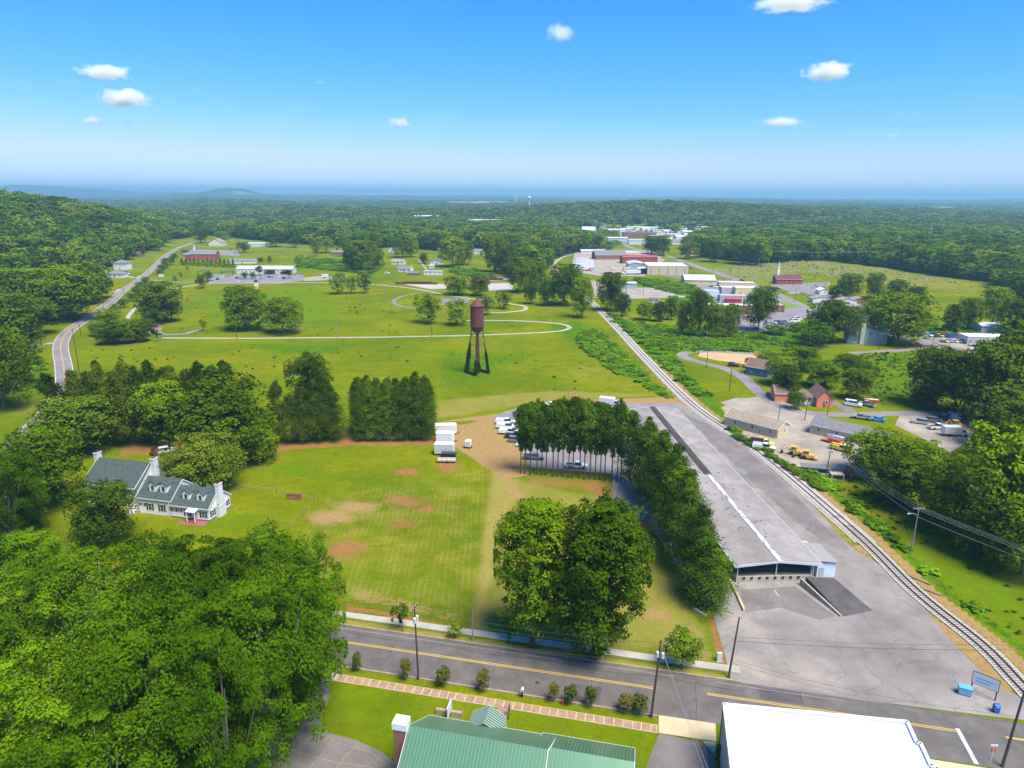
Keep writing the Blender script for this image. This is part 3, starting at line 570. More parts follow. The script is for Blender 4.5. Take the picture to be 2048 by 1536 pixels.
pxroad('lane', [(787, 601), (800, 594), (815, 590), (840, 587)], 2.5, 'road_grey', .04); pxroad('lane', [(787, 601), (789, 607), (805, 613), (832, 617), (850, 617)], 2.5, 'road_grey', .04)
sheet('gravel_pad', [(880, 596.5), (941, 597.5), (936, 605), (884, 610)], 'road_grey', .04)
sheet('gravel_pad', [(800, 567), (830, 563), (893, 569), (893, 577), (860, 578)], 'gravel', .04); sheet('gravel_pad', [(975, 567), (1022, 566), (1030, 580), (978, 581)], 'gravel', .045); sheet('gravel_pad', [(940, 558), (1030, 552), (1030, 560), (960, 563)], 'gravel_tan', .04)
sheet('car_park', [(416, 553), (425, 548), (608, 549), (609, 560), (560, 567), (418, 566.5)], 'road_grey', .045)
sheet('gravel_pad', [(608, 555), (690, 548), (694, 554), (650, 560), (609, 562)], 'gravel_tan', .04)
sheet('car_park', [(366, 502), (362, 510), (380, 514), (440, 510), (480, 512), (476, 501), (400, 499)], 'road_grey', .05)
pxroad('lane', [(372, 490), (430, 493.5), (480, 494), (540, 496), (620, 498)], 3, 'gravel_tan', .05)
pxroad('lane', [(838, 518), (842, 525), (850, 535), (855, 540)], 2.5, 'gravel_tan', .05)
pxroad('lane', [(205, 585), (232, 583), (240, 578)], 3, 'gravel', .05); pxroad('lane', [(72, 690), (92, 688), (108, 686)], 3, 'gravel', .05); pxroad('lane', [(205, 540), (265, 555), (282, 552)], 3, 'gravel', .05)
# east side
pxroad('lane', [(2100, 812), (1960, 822), (1900, 828), (1800, 827), (1700, 829), (1640, 828), (1580, 819), (1545, 804), (1515, 782), (1490, 758), (1452, 738), (1410, 727), (1380, 719), (1364, 711), (1372, 705), (1400, 703), (1440, 703), (1490, 706), (1505, 707)], 5.0, 'road_grey', .045)
pxroad('lane', [(1700, 706), (1760, 703), (1830, 699), (1880, 694), (1960, 692)], 4.5, 'road_grey', .045)
sheet('gravel_yard', [(1440, 805), (1470, 796), (1520, 796), (1570, 822), (1650, 835), (1700, 860), (1720, 905), (1790, 945), (1720, 955), (1610, 945), (1560, 905), (1490, 868), (1500, 830), (1462, 815)], 'gravel_tan', .04)
sheet('gravel_yard', [(1800, 830), (1960, 825), (1955, 850), (1940, 880), (1900, 905), (1850, 880), (1790, 850)], 'gravel_tan', .04)
sheet('dirt_patch', [(1400, 705), (1500, 703), (1520, 722), (1490, 728), (1430, 720), (1395, 712)], 'dirt_tan', .035)
pxroad('lane', [(1640, 795), (1680, 812), (1705, 826)], 4.5, 'asphalt_mid', .05)
sheet('car_park', [(1835, 672), (1930, 668), (1985, 672), (2060, 700), (2000, 712), (1945, 698), (1890, 694), (1850, 688)], 'road_grey', .045)
sheet('concrete_apron', [(1845, 682), (1890, 692), (1960, 702), (1950, 694), (1895, 683)], 'gravel_tan', .06)
# town
pxroad('road', [(2000, 720), (1660, 645), (1625, 626), (1590, 606), (1560, 592), (1520, 575), (1480, 562), (1440, 548), (1400, 535), (1370, 524), (1335, 512), (1290, 502), (1262, 495), (1252, 488), (1247, 474), (1240, 456), (1232, 446)], 9, 'road_grey', .06, 6)
pxroad('road', [(1232, 446), (1290, 455), (1330, 468), (1360, 482), (1400, 500)], 9, 'gravel_tan', .06)
sheet('yard', [(1150, 505), (1220, 500), (1300, 500), (1330, 520), (1300, 540), (1290, 552), (1200, 552), (1160, 545), (1143, 530)], 'gravel_tan', .04)
sheet('yard', [(1290, 545), (1370, 548), (1400, 555), (1390, 565), (1330, 552)], 'asphalt_mid', .05)
sheet('yard', [(1390, 560), (1480, 560), (1560, 592), (1620, 630), (1570, 660), (1480, 665), (1400, 600)], 'road_grey', .045)
sheet('yard', [(1180, 560), (1250, 575), (1340, 575), (1350, 590), (1390, 594), (1250, 598), (1190, 592)], 'gravel_tan', .045)
pxroad('lane', [(1180, 594), (1240, 597), (1300, 593), (1380, 592), (1440, 593)], 3.5, 'gravel_tan', .055)
sheet('car_park', [(1540, 570), (1620, 566), (1660, 564), (1660, 572), (1632, 576), (1640, 590), (1590, 587)], 'road_grey', .045)
pxroad('lane', [(1660, 566), (1640, 566), (1600, 568)], 6, 'road_grey', .06)
sheet('lawn_island', [(1540, 604), (1565, 602), (1605, 612), (1560, 620), (1540, 616)], 'green_lawn' if 'green_lawn' in M_ else pm('green_lawn', (.11, .2, .01), (.16, .22, .015), .3, .95), .07)
sheet('yard', [(1640, 588), (1700, 590), (1730, 612), (1760, 645), (1680, 640), (1625, 620)], 'road_grey', .045)
# ================================================================ foliage prototypes (unit height, unit crown diameter)
ASP = [1.0]
def leaf_mesh(name, C, N, size, var, m, spread=.42):
    n = len(C); N = N + rng.normal(0, spread, (n, 3)); N /= np.linalg.norm(N, axis=1)[:, None] + 1e-9
    t = np.cross(N, rng.normal(0, 1, (n, 3))); t /= np.linalg.norm(t, axis=1)[:, None] + 1e-9; b = np.cross(N, t)
    s = (size * rng.uniform(.65, 1.3, n))[:, None]
    q = np.array([1, 1, ASP[0]]); V = np.stack([C + t * s * q, C + b * s * .72 * q, C - t * s * q, C - b * s * .72 * q], 1).reshape(-1, 3).astype(np.float32)
    me = bpy.data.meshes.new(name); me.vertices.add(4 * n); me.vertices.foreach_set('co', V.ravel()); me.loops.add(4 * n); me.loops.foreach_set('vertex_index', np.arange(4 * n, dtype=np.int32))
    me.polygons.add(n); me.polygons.foreach_set('loop_start', np.arange(0, 4 * n, 4, dtype=np.int32)); me.polygons.foreach_set('loop_total', np.full(n, 4, np.int32)); me.update()
    a = me.attributes.new('var', 'FLOAT', 'POINT'); a.data.foreach_set('value', np.repeat(np.clip(var, 0, 1), 4).astype(np.float32)); me.materials.append(m); return me
def sph(n): v = rng.normal(0, 1, (n, 3)); return v / np.linalg.norm(v, axis=1)[:, None]
def decid(name, n, leaf, m, nl=9, z0=.16, lob=(.20, .34), sub=16, flat=1.0, topheavy=.12, open_=0.0):
    """crown: lobes over an ellipsoid, each carrying leaf clumps"""
    ph0 = rng.uniform(0, 6.28); hz = (1 - z0) / 2; cz = z0 + hz; lobes = [((0, 0, cz + hz * .25), .30, rng.uniform(0, 1))]
    for i in range(nl):
        fz = 1 - 2 * (i + .5) / nl; fa = i * 2.39996 + ph0; fr = math.sqrt(1 - fz * fz); d = np.array([fr * math.cos(fa), fr * math.sin(fa), fz]) + rng.normal(0, .16, 3); d /= np.linalg.norm(d)
        if rng.random() < topheavy: d[2] = abs(d[2])
        L = rng.uniform(*lob); k = (1 - L * rng.uniform(1.1, 1.5)) * (.86 if d[2] < -.3 else 1.0)
        lobes.append(((d[0] * .5 * k, d[1] * .5 * k, cz + d[2] * (hz - L * .45)), L, rng.uniform(0, 1)))
    tot = sum(l[1] ** 2 for l in lobes); Cs, Ns, Vs = [], [], []
    for c, L, v in lobes:
        k = int(n * L * L / tot); ns = max(4, int(sub * (L / .27) ** 2)); dirs = sph(ns); dirs[:, 2] = np.where((dirs[:, 2] < -.25) & (rng.random(ns) < .6), -dirs[:, 2], dirs[:, 2])
        ctr = np.array(c) + dirs * np.array([L, L, L * flat * 1.05]) * .82 * rng.uniform(.86, 1.12, (ns, 1)); rs = L * rng.uniform(.24, .42, ns); pick = rng.integers(0, ns, k)
        d2 = sph(k); d2[:, 2] = np.where(rng.random(k) < .55, np.abs(d2[:, 2]), d2[:, 2])
        P = ctr[pick] + d2 * (rs[pick] * rng.uniform(.55, 1.1, k))[:, None] * np.array([1, 1, .8 * min(1, ASP[0] * 1.2)])
        Cs.append(P); Ns.append(d2 * .6 + dirs[pick] * .5 + np.array([0, 0, .35])); Vs.append(v * .45 + rng.uniform(0, 1, ns)[pick] * .4 + rng.uniform(0, .2, k))
    C = np.concatenate(Cs); keep = C[:, 2] > z0 * .75
    r = np.hypot(C[:, 0], C[:, 1]); C[:, :2] *= np.where(r > .53, .53 / np.maximum(r, 1e-6), 1)[:, None]; C[:, 2] = np.minimum(C[:, 2], 1.02)
    return leaf_mesh(name, C[keep], np.concatenate(Ns)[keep], leaf, np.concatenate(Vs)[keep], m), lobes
RF_ = [1.0]
def conif(name, n, leaf, m, z0=.05, prof=None, ns=110, jag=.16):
    zc = z0 + (1 - z0) * rng.random(ns) ** .85; th = rng.uniform(0, 2 * math.pi, ns); rr = prof(zc) * rng.uniform(1 - jag * 1.6, 1 + jag, ns)
    ctr = np.stack([np.cos(th) * rr * .42, np.sin(th) * rr * .42, zc], 1); pick = rng.integers(0, ns, n); d = sph(n)
    rad = ((.055 + .11 * prof(zc)) * RF_[0])[pick][:, None] * rng.uniform(.3, 1.1, (n, 1)); P = ctr[pick] + d * rad * np.array([1.1, 1.1, .34])
    inner = rng.random(n) < .25; P[inner, :2] *= .6
    out = np.stack([np.cos(th), np.sin(th), 0 * th + .5], 1)[pick]
    P[:, 2] = np.clip(P[:, 2], z0, 1.03); return leaf_mesh(name, P, out + d * .5, leaf, rng.uniform(0, .75, ns)[pick] + rng.uniform(0, .25, n), m)
def trunk_mesh(name, lobes, z0, r, mt, nlimb=5, seg=6, lean=.0):
    mb = MB(); a, b = rng.normal(0, lean, 2); mb.tube([(0, 0, -.02), (a * .1, b * .1, z0 * .5), (a * .3, b * .3, z0 + .1), (a, b, .62)], [r * 1.45, r, r * .8, r * .3], seg, cap=False)
    for c, L, v in (lobes or [])[1:nlimb + 1]:
        z = z0 + rng.uniform(.02, .2); mb.tube([(0, 0, z), (c[0] * .5, c[1] * .5, z + (c[2] - z) * .45), (c[0] * 1.05, c[1] * 1.05, c[2] + L * .3)], [r * .5, r * .32, r * .1], 5, cap=False)
    return mb.mesh(name, mt)
PR = {}
def reg(kind, mk, k):
    ASP[0] = dict(oak_tall=.52, cypress=.3, hedge_conifer=.38, pine=.26, pine_full=.45, oak=1.0, magnolia=1.2).get(kind, .85); PR[kind] = [mk(i) for i in range(k)]; ASP[0] = 1.0
def mk_dec(n, leaf, m, bark='bark', **kw):
    tr = {k: kw.pop(k) for k in ('tr', 'tz', 'limbs') if k in kw}
    def f(i):
        me, lb = decid('foliage', n, leaf, m, **kw); return me, trunk_mesh('trunk', lb, tr.get('tz', kw.get('z0', .16) + .04), tr.get('tr', .022), bark, tr.get('limbs', 5))
    return f
reg('oak', mk_dec(42000, .0088, OAKB, nl=24, z0=.05, lob=(.14, .25), sub=18, topheavy=.2, tr=.028, limbs=10, bark='bark_pale'), 4)
reg('oak_tall', mk_dec(34000, .0165, OAK, nl=26, z0=.10, lob=(.17, .30), sub=30, topheavy=.1, tr=.045, limbs=8), 2)
reg('mid', mk_dec(10500, .021, MIDL, nl=15, z0=.05, lob=(.24, .36), sub=16), 4)
reg('midb', mk_dec(10500, .021, OAK, nl=15, z0=.05, lob=(.24, .36), sub=16), 3)
reg('dark', mk_dec(10500, .021, DARKL, nl=15, z0=.04, lob=(.24, .36), sub=16), 3)
reg('round', mk_dec(3200, .028, MIDL, nl=9, z0=.14, lob=(.26, .36), sub=10, tr=.025), 3)
reg('roundb', mk_dec(3200, .028, OAK, nl=9, z0=.14, lob=(.26, .36), sub=10, tr=.025), 2)
reg('rounddk', mk_dec(3200, .028, DARKL, nl=9, z0=.1, lob=(.24, .34), sub=10, tr=.025), 2)
reg('plum', mk_dec(1500, .04, PLUM, nl=6, z0=.2, lob=(.26, .34), sub=8, tr=.025), 1)
reg('magnolia', mk_dec(16000, .014, MAGN, nl=14, z0=.02, lob=(.26, .34), sub=26, tr=.03), 1)
reg('myrtle', mk_dec(2600, .042, MYRT, nl=10, z0=.22, lob=(.26, .34), sub=10, tr=.02, tz=.3, limbs=6), 3)
reg('sapling', mk_dec(800, .05, MIDL, nl=5, z0=.25, lob=(.2, .3), sub=7, tr=.02), 2)
reg('shrub', mk_dec(1600, .045, MIDL, nl=8, z0=.0, lob=(.24, .34), sub=10), 3)
reg('ivy_mound', mk_dec(5000, .024, KUDZU, nl=12, z0=.0, lob=(.2, .34), sub=14), 2)
pcol = lambda z: np.where(z < .25, .75 + z, np.clip(1.02 - ((z - .25) / .78) ** 3.4, .22, 1))
pcon = lambda z: np.clip(1.05 * (1 - z) ** .72 + .04, .05, 1)
def mk_con(n, leaf, m, prof, z0, r, bark='bark_pine', jag=.16, ns=110):
    return lambda i: (conif('foliage', n, leaf, m, z0, prof, ns, jag), trunk_mesh('trunk', None, max(z0, .1), r, bark, 0))
RF_[0] = 1.3
reg('cypress', mk_con(8000, .030, CEDAR, pcol, .10, .022, ns=130, jag=.32), 5)
RF_[0] = 1.0
reg('hedge_conifer', mk_con(8000, .026, DARKL, pcol, .06, .022, ns=240), 3)
reg('cone', mk_con(900, .06, DARKL, pcon, .02, .03, ns=40), 2)
ppin = lambda z: np.clip(np.interp(z, [.3, .45, .6, .75, .92, 1.0], [.1, .3, .8, 1.0, .85, .25]), .05, 1)
reg('pine', mk_con(5200, .040, PINEL, ppin, .34, .034, jag=.4, ns=170), 5)
ppd = lambda z: np.clip(np.interp(z, [.02, .15, .4, .7, .9, 1.0], [.5, .95, 1.0, .72, .4, .12]), .05, 1)
RF_[0] = 1.35
reg('pine_full', mk_con(12000, .020, PINEL, ppd, .08, .02, jag=.4, ns=130), 4)
RF_[0] = 1.0
fm, fl = [], []
reg('far', mk_dec(420, .075, FARL, nl=8, z0=.1, lob=(.22, .34), sub=7), 5)
reg('near_far', mk_dec(1700, .043, MIDL, nl=11, z0=.06, lob=(.24, .36), sub=9), 4)
reg('clump', lambda i: (decid('foliage', 150, .12, KUDZU, nl=4, z0=.0, lob=(.3, .4), sub=6)[0], None), 3)
reg('tuft', lambda i: (decid('foliage', 60, .16, CEDAR, nl=3, z0=.0, lob=(.3, .4), sub=5)[0], None), 2)
reg('near_farb', mk_dec(1700, .043, OAKB, nl=11, z0=.06, lob=(.24, .36), sub=9), 3)
reg('near_fard', mk_dec(1700, .043, DARKL, nl=11, z0=.06, lob=(.24, .36), sub=9), 3)
NM = dict(oak='oak_tree', oak_tall='oak_tree', mid='broadleaf_tree', midb='broadleaf_tree', dark='broadleaf_tree', round='broadleaf_tree', roundb='broadleaf_tree', rounddk='broadleaf_tree', plum='purple_leaf_tree', magnolia='magnolia_tree', myrtle='small_street_tree', sapling='sapling', shrub='shrub', ivy_mound='overgrown_bush', cypress='cypress_tree', hedge_conifer='conifer_tree', cone='conical_shrub', pine='pine_tree', pine_full='pine_tree', near_far='broadleaf_tree', near_farb='broadleaf_tree', near_fard='broadleaf_tree')
trees_xy = []
tcount = {}
def tree_at(kind, x, y, w, h, label, group=None, cat=None, z=None, rot=None):
    i = tcount.get(kind, 0); tcount[kind] = i + 1; fo, tk = PR[kind][i % len(PR[kind])]
    z = float(T(x, y)) if z is None else z
    bush = kind in ('shrub', 'ivy_mound', 'cone')
    o = thing(NM[kind], label, cat or ('bush' if bush else 'tree'), (x, y, z), random.uniform(0, 6.28) if rot is None else rot, group); o.scale = (w, w, h)
    link('foliage' if bush else 'crown', fo, o)
    if kind not in ('shrub', 'ivy_mound', 'cone'): link('trunk', tk, o)
    trees_xy.append((x, y, w)); return o
def tree(kind, px, py, topy, wpx, label, group=None, cat=None):
    x, y = G(px, py); z = float(T(x, y)); d = depth(x, y, z); w = wpx * d / F
    th = math.atan2(CAM_H - z, math.hypot(x, y)); V = (py - topy) * d / F; h = V
    for _ in range(12):
        e = .58 * h * math.cos(th) + math.hypot(.42 * h * math.cos(th), .5 * w * math.sin(th)); h *= V / e
    return tree_at(kind, x, y, w, max(h, w * .35), label, group, cat, z)
# ================================================================ named trees (base px, base py, crown top py, crown width px)
t = tree
t('oak_tall', 1066, 1293, 1036, 148, 'tall oak with ivy green crown on the verge, left one of the street pair')
t('oak_tall', 1190, 1316, 1030, 195, 'tallest oak on the verge, right one of the street pair, thick flared trunk')
t('sapling', 1127, 1308, 1225, 38, 'thin sapling on the verge between the two big street oaks')
t('sapling', 1016, 1288, 1240, 28, 'small sapling on the verge just left of the street oak pair')
t('roundb', 1363, 1338, 1266, 76, 'bright green bushy young tree beside the white end of the pavement')
t('sapling', 805, 1262, 1210, 42, 'small tree on the far verge beside the dark utility pole')
t('sapling', 912, 1276, 1244, 34, 'low small tree on the far verge right of the dark utility pole')
# oak wood in the lower left corner
for i, (px, py, tp, w, lb) in enumerate([(590, 1345, 1082, 205, 'oak at the right end of the lower left wood, overhanging the road'), (545, 1505, 1190, 300, 'big oak in the lower left wood leaning over the driveway'), (420, 1400, 1112, 240, 'oak in the lower left wood behind the driveway oak'), (340, 1300, 1085, 180, 'oak on the upper edge of the lower left wood below the white house'), (225, 1420, 1130, 260, 'broad oak in the middle of the lower left wood'), (110, 1290, 1072, 200, 'oak on the upper edge of the lower left wood near the photo edge'), (60, 1420, 1180, 230, 'oak in the lower left wood beside the left edge of the photo'),
    (350, 1600, 1255, 300, 'oak crown low in the lower left wood, centre of the bottom'), (130, 1640, 1330, 320, 'oak crown in the very bottom left corner'), (230, 1740, 1440, 300, 'bright oak crown cut by the bottom edge of the photo'), (-50, 1340, 1100, 220, 'oak half cut by the left edge of the photo below the white house'), (480, 1300, 1100, 170, 'oak behind the wood, its crown between the lawn and the lot'), (-90, 1560, 1240, 300, 'oak outside corner of the lower left wood'), (470, 1640, 1320, 240, 'oak at the foot of the driveway edge in the lower left wood'), (610, 1410, 1180, 150, 'smaller oak at the right fringe of the lower left wood above the driveway')]):
    t('oak', px, py, tp, w, lb)
# around the white house
t('midb', 92, 1015, 862, 150, 'big spreading tree left of the white house, in front of its roof end')
t('dark', 215, 1085, 968, 118, 'dark round tree in front of the white house facade')
t('oak', 30, 1110, 905, 150, 'light green tree at the left edge beside the white house')
t('midb', 70, 1060, 960, 70, 'small light tree with a bare trunk on the lawn left of the white house')
t('dark', 165, 905, 795, 150, 'grey green tree above the white house next to the cypress row')
t('magnolia', 412, 975, 867, 158, 'large domed magnolia with pale flowers behind the white house')
t('mid', 360, 985, 925, 60, 'dull olive shrub tree between the magnolia and the white house', cat='tree')
t('mid', 455, 925, 762, 190, 'large dark broad crown between the cypress row and the open lawn')
t('midb', 330, 890, 764, 100, 'bright green tree standing in front of the cypress row')
t('midb', 530, 925, 850, 60, 'low light green tree at the right foot of the large dark crown')
t('midb', 625, 820, 712, 92, 'tall broad tree behind the conifers left of the clipped hedge block')
t('dark', 20, 690, 590, 110, 'dark tree left of the winding road at the photo edge'); t('mid', 10, 820, 665, 110, 'tall dark tree beside the winding road bend')
t('midb', 62, 672, 598, 100, 'light green round tree left of the winding road bend'); t('mid', 140, 640, 540, 130, 'big dark green tree over the brown bank of the winding road'); t('midb', 60, 600, 538, 120, 'broad green tree behind the light round tree, left edge')
t('mid', 204, 597, 552, 44, 'dark tree beside the white cottage driveway on the winding road'); t('sapling', 83, 690, 664, 20, 'small yellow green tree by the side track on the left')
# cypress rows
g1 = 'cypress trees in the row above the white house'
for i in range(15):
    px = 120 + i * 24.2; kind = 'cypress'; top = [760, 790, 745, 748, 742, 748, 742, 746, 741, 744, 743, 746, 744, 738, 742][i]
    t(kind, px + random.uniform(-5, 5), [930, 925][i % 2] - 40 - (10 if i > 8 else 0), top + random.randint(-14, 0), random.uniform(44, 58), 'dark cypress in the long straight row above the white house', g1)
for i, (px, tp) in enumerate([(560, 765), (585, 790), (610, 775), (635, 762), (655, 755), (668, 775)]):
    t('cypress', px, 888 - i * 1.2, tp, 36 + (i % 2) * 6, 'cypress in the short uneven row left of the clipped hedge block', 'cypress trees left of the hedge block')
for i in range(8):
    for j in range(2): t('hedge_conifer', 722 + i * 19.2 - j * 4, 880 - j * 14, 768 - j * 6 + random.randint(-8, 6) - i * 1.2, 40, 'conifer in the dense square hedge block of the meadow edge', 'conifers in the square hedge block')
# pine rows
for i in range(20):
    px = 1041 + i * 10.6 + random.uniform(-2, 2); t('pine', px, 947 + i * .9 + random.uniform(-1, 1), 800 + random.randint(0, 16) + abs(i - 8) * .6, 36, 'thin tall pine with a bare trunk in the row before the car park', 'thin pines in the row before the car park')
row = [(1250, 965, 832), (1268, 985, 838), (1282, 1002, 850), (1296, 1022, 862), (1308, 1043, 880), (1322, 1066, 900), (1334, 1090, 925), (1346, 1116, 950), (1358, 1142, 985), (1372, 1170, 1020), (1388, 1200, 1062), (1402, 1222, 1098)]
for i, (px, py, tp) in enumerate(row):
    t('pine_full', px + 10 + (i % 2) * 12, py, tp + random.randint(-3, 5), 66 + i * 2.0, 'full green pine in the slanting row beside the long warehouse roof' if i < 11 else 'nearest pine at the low end of the slanting row beside the warehouse', 'full pines in the slanting row beside the warehouse' if i < 11 else None)
# meadow trees
for a in [('dark', 322, 645, 567, 84, 'large dark round tree on the meadow between the path and the trail'), ('rounddk', 344, 642, 598, 44, 'smaller dark tree clinging to the large meadow tree'), ('midb', 307, 640, 600, 44, 'green lower tree at the foot of the large meadow tree'),
    ('mid', 493, 660, 577, 86, 'left and taller of the two big trees by the horizontal footpath'), ('mid', 567, 667, 599, 76, 'right and lower of the two big trees by the horizontal footpath'),
    ('round', 857, 647, 590, 56, 'light round tree left of the water tower, behind it the gravel pad'), ('round', 913, 651, 602, 50, 'rounded tree directly left of the water tower tank'), ('round', 973, 630, 592, 34, 'tree half hidden behind the water tower tank'), ('round', 1008, 618, 583, 36, 'small round tree inside the footpath loop right of the tower'),
    ('round', 676, 588, 548, 36, 'left one of three trees in a clump below the long white building'), ('round', 703, 587, 553, 28, 'middle one of three trees in a clump'), ('round', 730, 587, 549, 28, 'right one of three trees in a clump'),
    ('rounddk', 404, 577, 551, 25, 'dark tree beside the entrance of the long building car park'), ('sapling', 407, 662, 640, 17, 'small oval tree at the end of the gravel lane'), ('sapling', 361, 584, 570, 10, 'tiny tree on the lawn below the entrance lane'), ('sapling', 351, 568, 552, 9, 'tiny tree on the lawn left of the green arches'), ('sapling', 362, 558, 545, 9, 'tiny tree uphill of the entrance lane'), ('sapling', 375, 543, 533, 9, 'highest tiny tree on the church lawn'),
    ('rounddk', 372, 511, 500, 20, 'dark round tree left of the red brick church'), ('rounddk', 418, 562, 544, 18, 'brownish round tree at the left end of the car park'),
    ('plum', 519, 552, 533, 17, 'purple leaved tree before the long white building'), ('plum', 579, 557, 541, 15, 'dark red tree at the right end of the long building'), ('rounddk', 490, 558, 545, 14, 'left of two round trees in the car park island'), ('rounddk', 506, 558, 545, 14, 'right of two round trees in the car park island'), ('shrub', 539, 548, 539, 22, 'low green shrub before the long white building'), ('shrub', 571, 548, 539, 20, 'yellowish shrub near the right end of the long building'),
    ('rounddk', 487, 505, 485, 28, 'dark twin tree at the right end of the church car park'), ('midb', 445, 484, 464, 28, 'pale green tree beside the cream church gable'), ('mid', 404, 486, 458, 26, 'dark tree left of the cream church gable'),
    ('mid', 552, 494, 462, 36, 'dark tree beyond the striped field near the mobile home'), ('rounddk', 590, 496, 472, 28, 'round single tree at the top edge of the striped field'), ('rounddk', 632, 513, 483, 20, 'dark upright tree at the right end of the striped field'), ('roundb', 652, 506, 474, 40, 'yellow green tree over the hidden house'), ('roundb', 689, 513, 477, 30, 'lighter tree right of the hidden house'),
    ('dark', 723, 541, 484, 62, 'tallest dark tree in the clump above the three meadow trees'), ('dark', 703, 540, 498, 34, 'dark tree on the left of that tall clump'), ('dark', 754, 534, 498, 30, 'dark tree on the right of that tall clump'), ('mid', 740, 520, 466, 50, 'broad tree behind the tall dark clump'),
    ('mid', 806, 515, 474, 40, 'wide tree above the small white houses'), ('mid', 824, 514, 482, 26, 'tree with paler crown above the small white houses'), ('mid', 905, 534, 476, 55, 'tall tree with forked trunk behind the white bungalow'), ('dark', 930, 530, 484, 36, 'dark tree right of the white bungalow'), ('midb', 848, 528, 507, 18, 'small light tree beside the curved farm track'),
    ('mid', 990, 545, 474, 55, 'large tree left of the railway clearing'), ('dark', 1016, 548, 492, 44, 'dark tree beside the scrap yard'), ('midb', 916, 590, 552, 52, 'flowering bush tree below the scrap yard'), ('dark', 960, 592, 549, 40, 'dark rounded tree behind the water tower top'),
    ('dark', 1038, 585, 517, 50, 'dark blue green tree left of the bright trackside trees'), ('mid', 1076, 583, 525, 36, 'tree behind the bright trackside trees'), ('midb', 1063, 608, 561, 30, 'small pale tree by the mown rows, leftmost of the trackside trees'), ('midb', 1094, 612, 562, 34, 'second small tree by the mown rows'), ('midb', 1128, 611, 532, 68, 'largest bright tree of the trackside trees, left of the rails'), ('mid', 1163, 636, 560, 42, 'dark leaning tree right at the rails'),
    ('dark', 1221, 622, 549, 58, 'tall dark tree on the far side of the rails'), ('dark', 1244, 632, 590, 32, 'lower dark tree at the foot of the tall one across the rails'),
    ('mid', 1289, 640, 604, 34, 'dark bushy tree below the gravel lots'), ('dark', 1318, 643, 606, 30, 'rounded tree second along the kudzu edge'), ('mid', 1342, 640, 594, 28, 'tree third along the kudzu edge'), ('dark', 1365, 672, 604, 28, 'slim dark tree fourth along the kudzu edge'), ('mid', 1396, 676, 586, 42, 'tall open tree with light top beside the utility poles'), ('dark', 1428, 676, 610, 40, 'bushy dark tree before the strip mall roofs'), ('dark', 1460, 676, 612, 40, 'dark tree at the end of the kudzu edge group'), ('mid', 1516, 662, 578, 62, 'tall ragged tree in front of the parking lot'),
    ('dark', 1303, 508, 474, 38, 'left of the two domed trees in the town'), ('dark', 1325, 511, 473, 34, 'right of the two domed trees in the town'), ('roundb', 1296, 499, 482, 14, 'bright yellow green tree between the two domed town trees'),
    ('mid', 1378, 518, 484, 38, 'left tree at the cemetery corner'), ('mid', 1400, 515, 478, 36, 'second tree at the cemetery corner'), ('dark', 1427, 524, 484, 40, 'round single tree at the cemetery edge'), ('mid', 1485, 528, 478, 50, 'tall twin crown left part on the cemetery edge'), ('midb', 1513, 531, 477, 50, 'tall twin crown right part on the cemetery edge'), ('mid', 1547, 520, 474, 46, 'tree behind the chapel steeple'),
    ('midb', 1215, 503, 483, 30, 'light bush tree behind the brick store'),
    ('dark', 1700, 598, 549, 50, 'dark twin tree left part right of the chapel'), ('dark', 1747, 597, 548, 38, 'tall dark tree right part right of the chapel'), ('midb', 1670, 598, 572, 32, 'small bright tree beside the white sheds'), ('dark', 1794, 588, 561, 40, 'leaning dark tree on the meadow behind the apartments'), ('dark', 1832, 600, 574, 34, 'small dark tree on the meadow slope'),
    ('mid', 1664, 683, 605, 100, 'brownish spreading tree left of the grey apartment house'), ('dark', 1690, 660, 615, 50, 'dark tree over the apartment roof'), ('mid', 1795, 686, 590, 130, 'huge broad tree right of the grey apartment house'), ('mid', 1745, 660, 600, 60, 'tree behind the apartment house roof'),
    ('mid', 1933, 661, 598, 44, 'blue green upright tree left of the orange tipped tree'), ('midb', 1982, 655, 577, 60, 'tall light tree right of the car dealer'), ('mid', 1902, 664, 611, 34, 'small tree at the meadow corner'), ('dark', 2026, 672, 600, 60, 'dark tree at the right edge above the car dealer'), ('shrub', 1902, 664, 644, 34, 'round clipped shrub behind the row of dealer cars'), ('mid', 2060, 640, 560, 80, 'big tree cut by the right edge above the dealer'),
    ('mid', 1560, 770, 713, 60, 'tree left of the coral house roof'), ('dark', 1572, 798, 735, 50, 'dark conifer like tree at the lane corner'), ('midb', 1600, 740, 695, 70, 'bushy bright tree behind the coral house'), ('mid', 1540, 735, 700, 50, 'brownish tree beside the blue house'), ('midb', 1645, 775, 722, 72, 'bright round tree directly behind the coral house'), ('mid', 1690, 750, 710, 60, 'green tree in the garden row behind the coral house'), ('dark', 1712, 798, 738, 60, 'dark tree over the parked white van'), ('midb', 1590, 818, 784, 34, 'light shrub like tree before the coral house'), ('mid', 1728, 770, 725, 50, 'tree at the right end of the garden row'), ('midb', 1530, 745, 712, 30, 'small tree at the blue house door'), ('mid', 1500, 735, 716, 24, 'small bush at the driveway of the blue house', None, 'bush')]: t(*a)
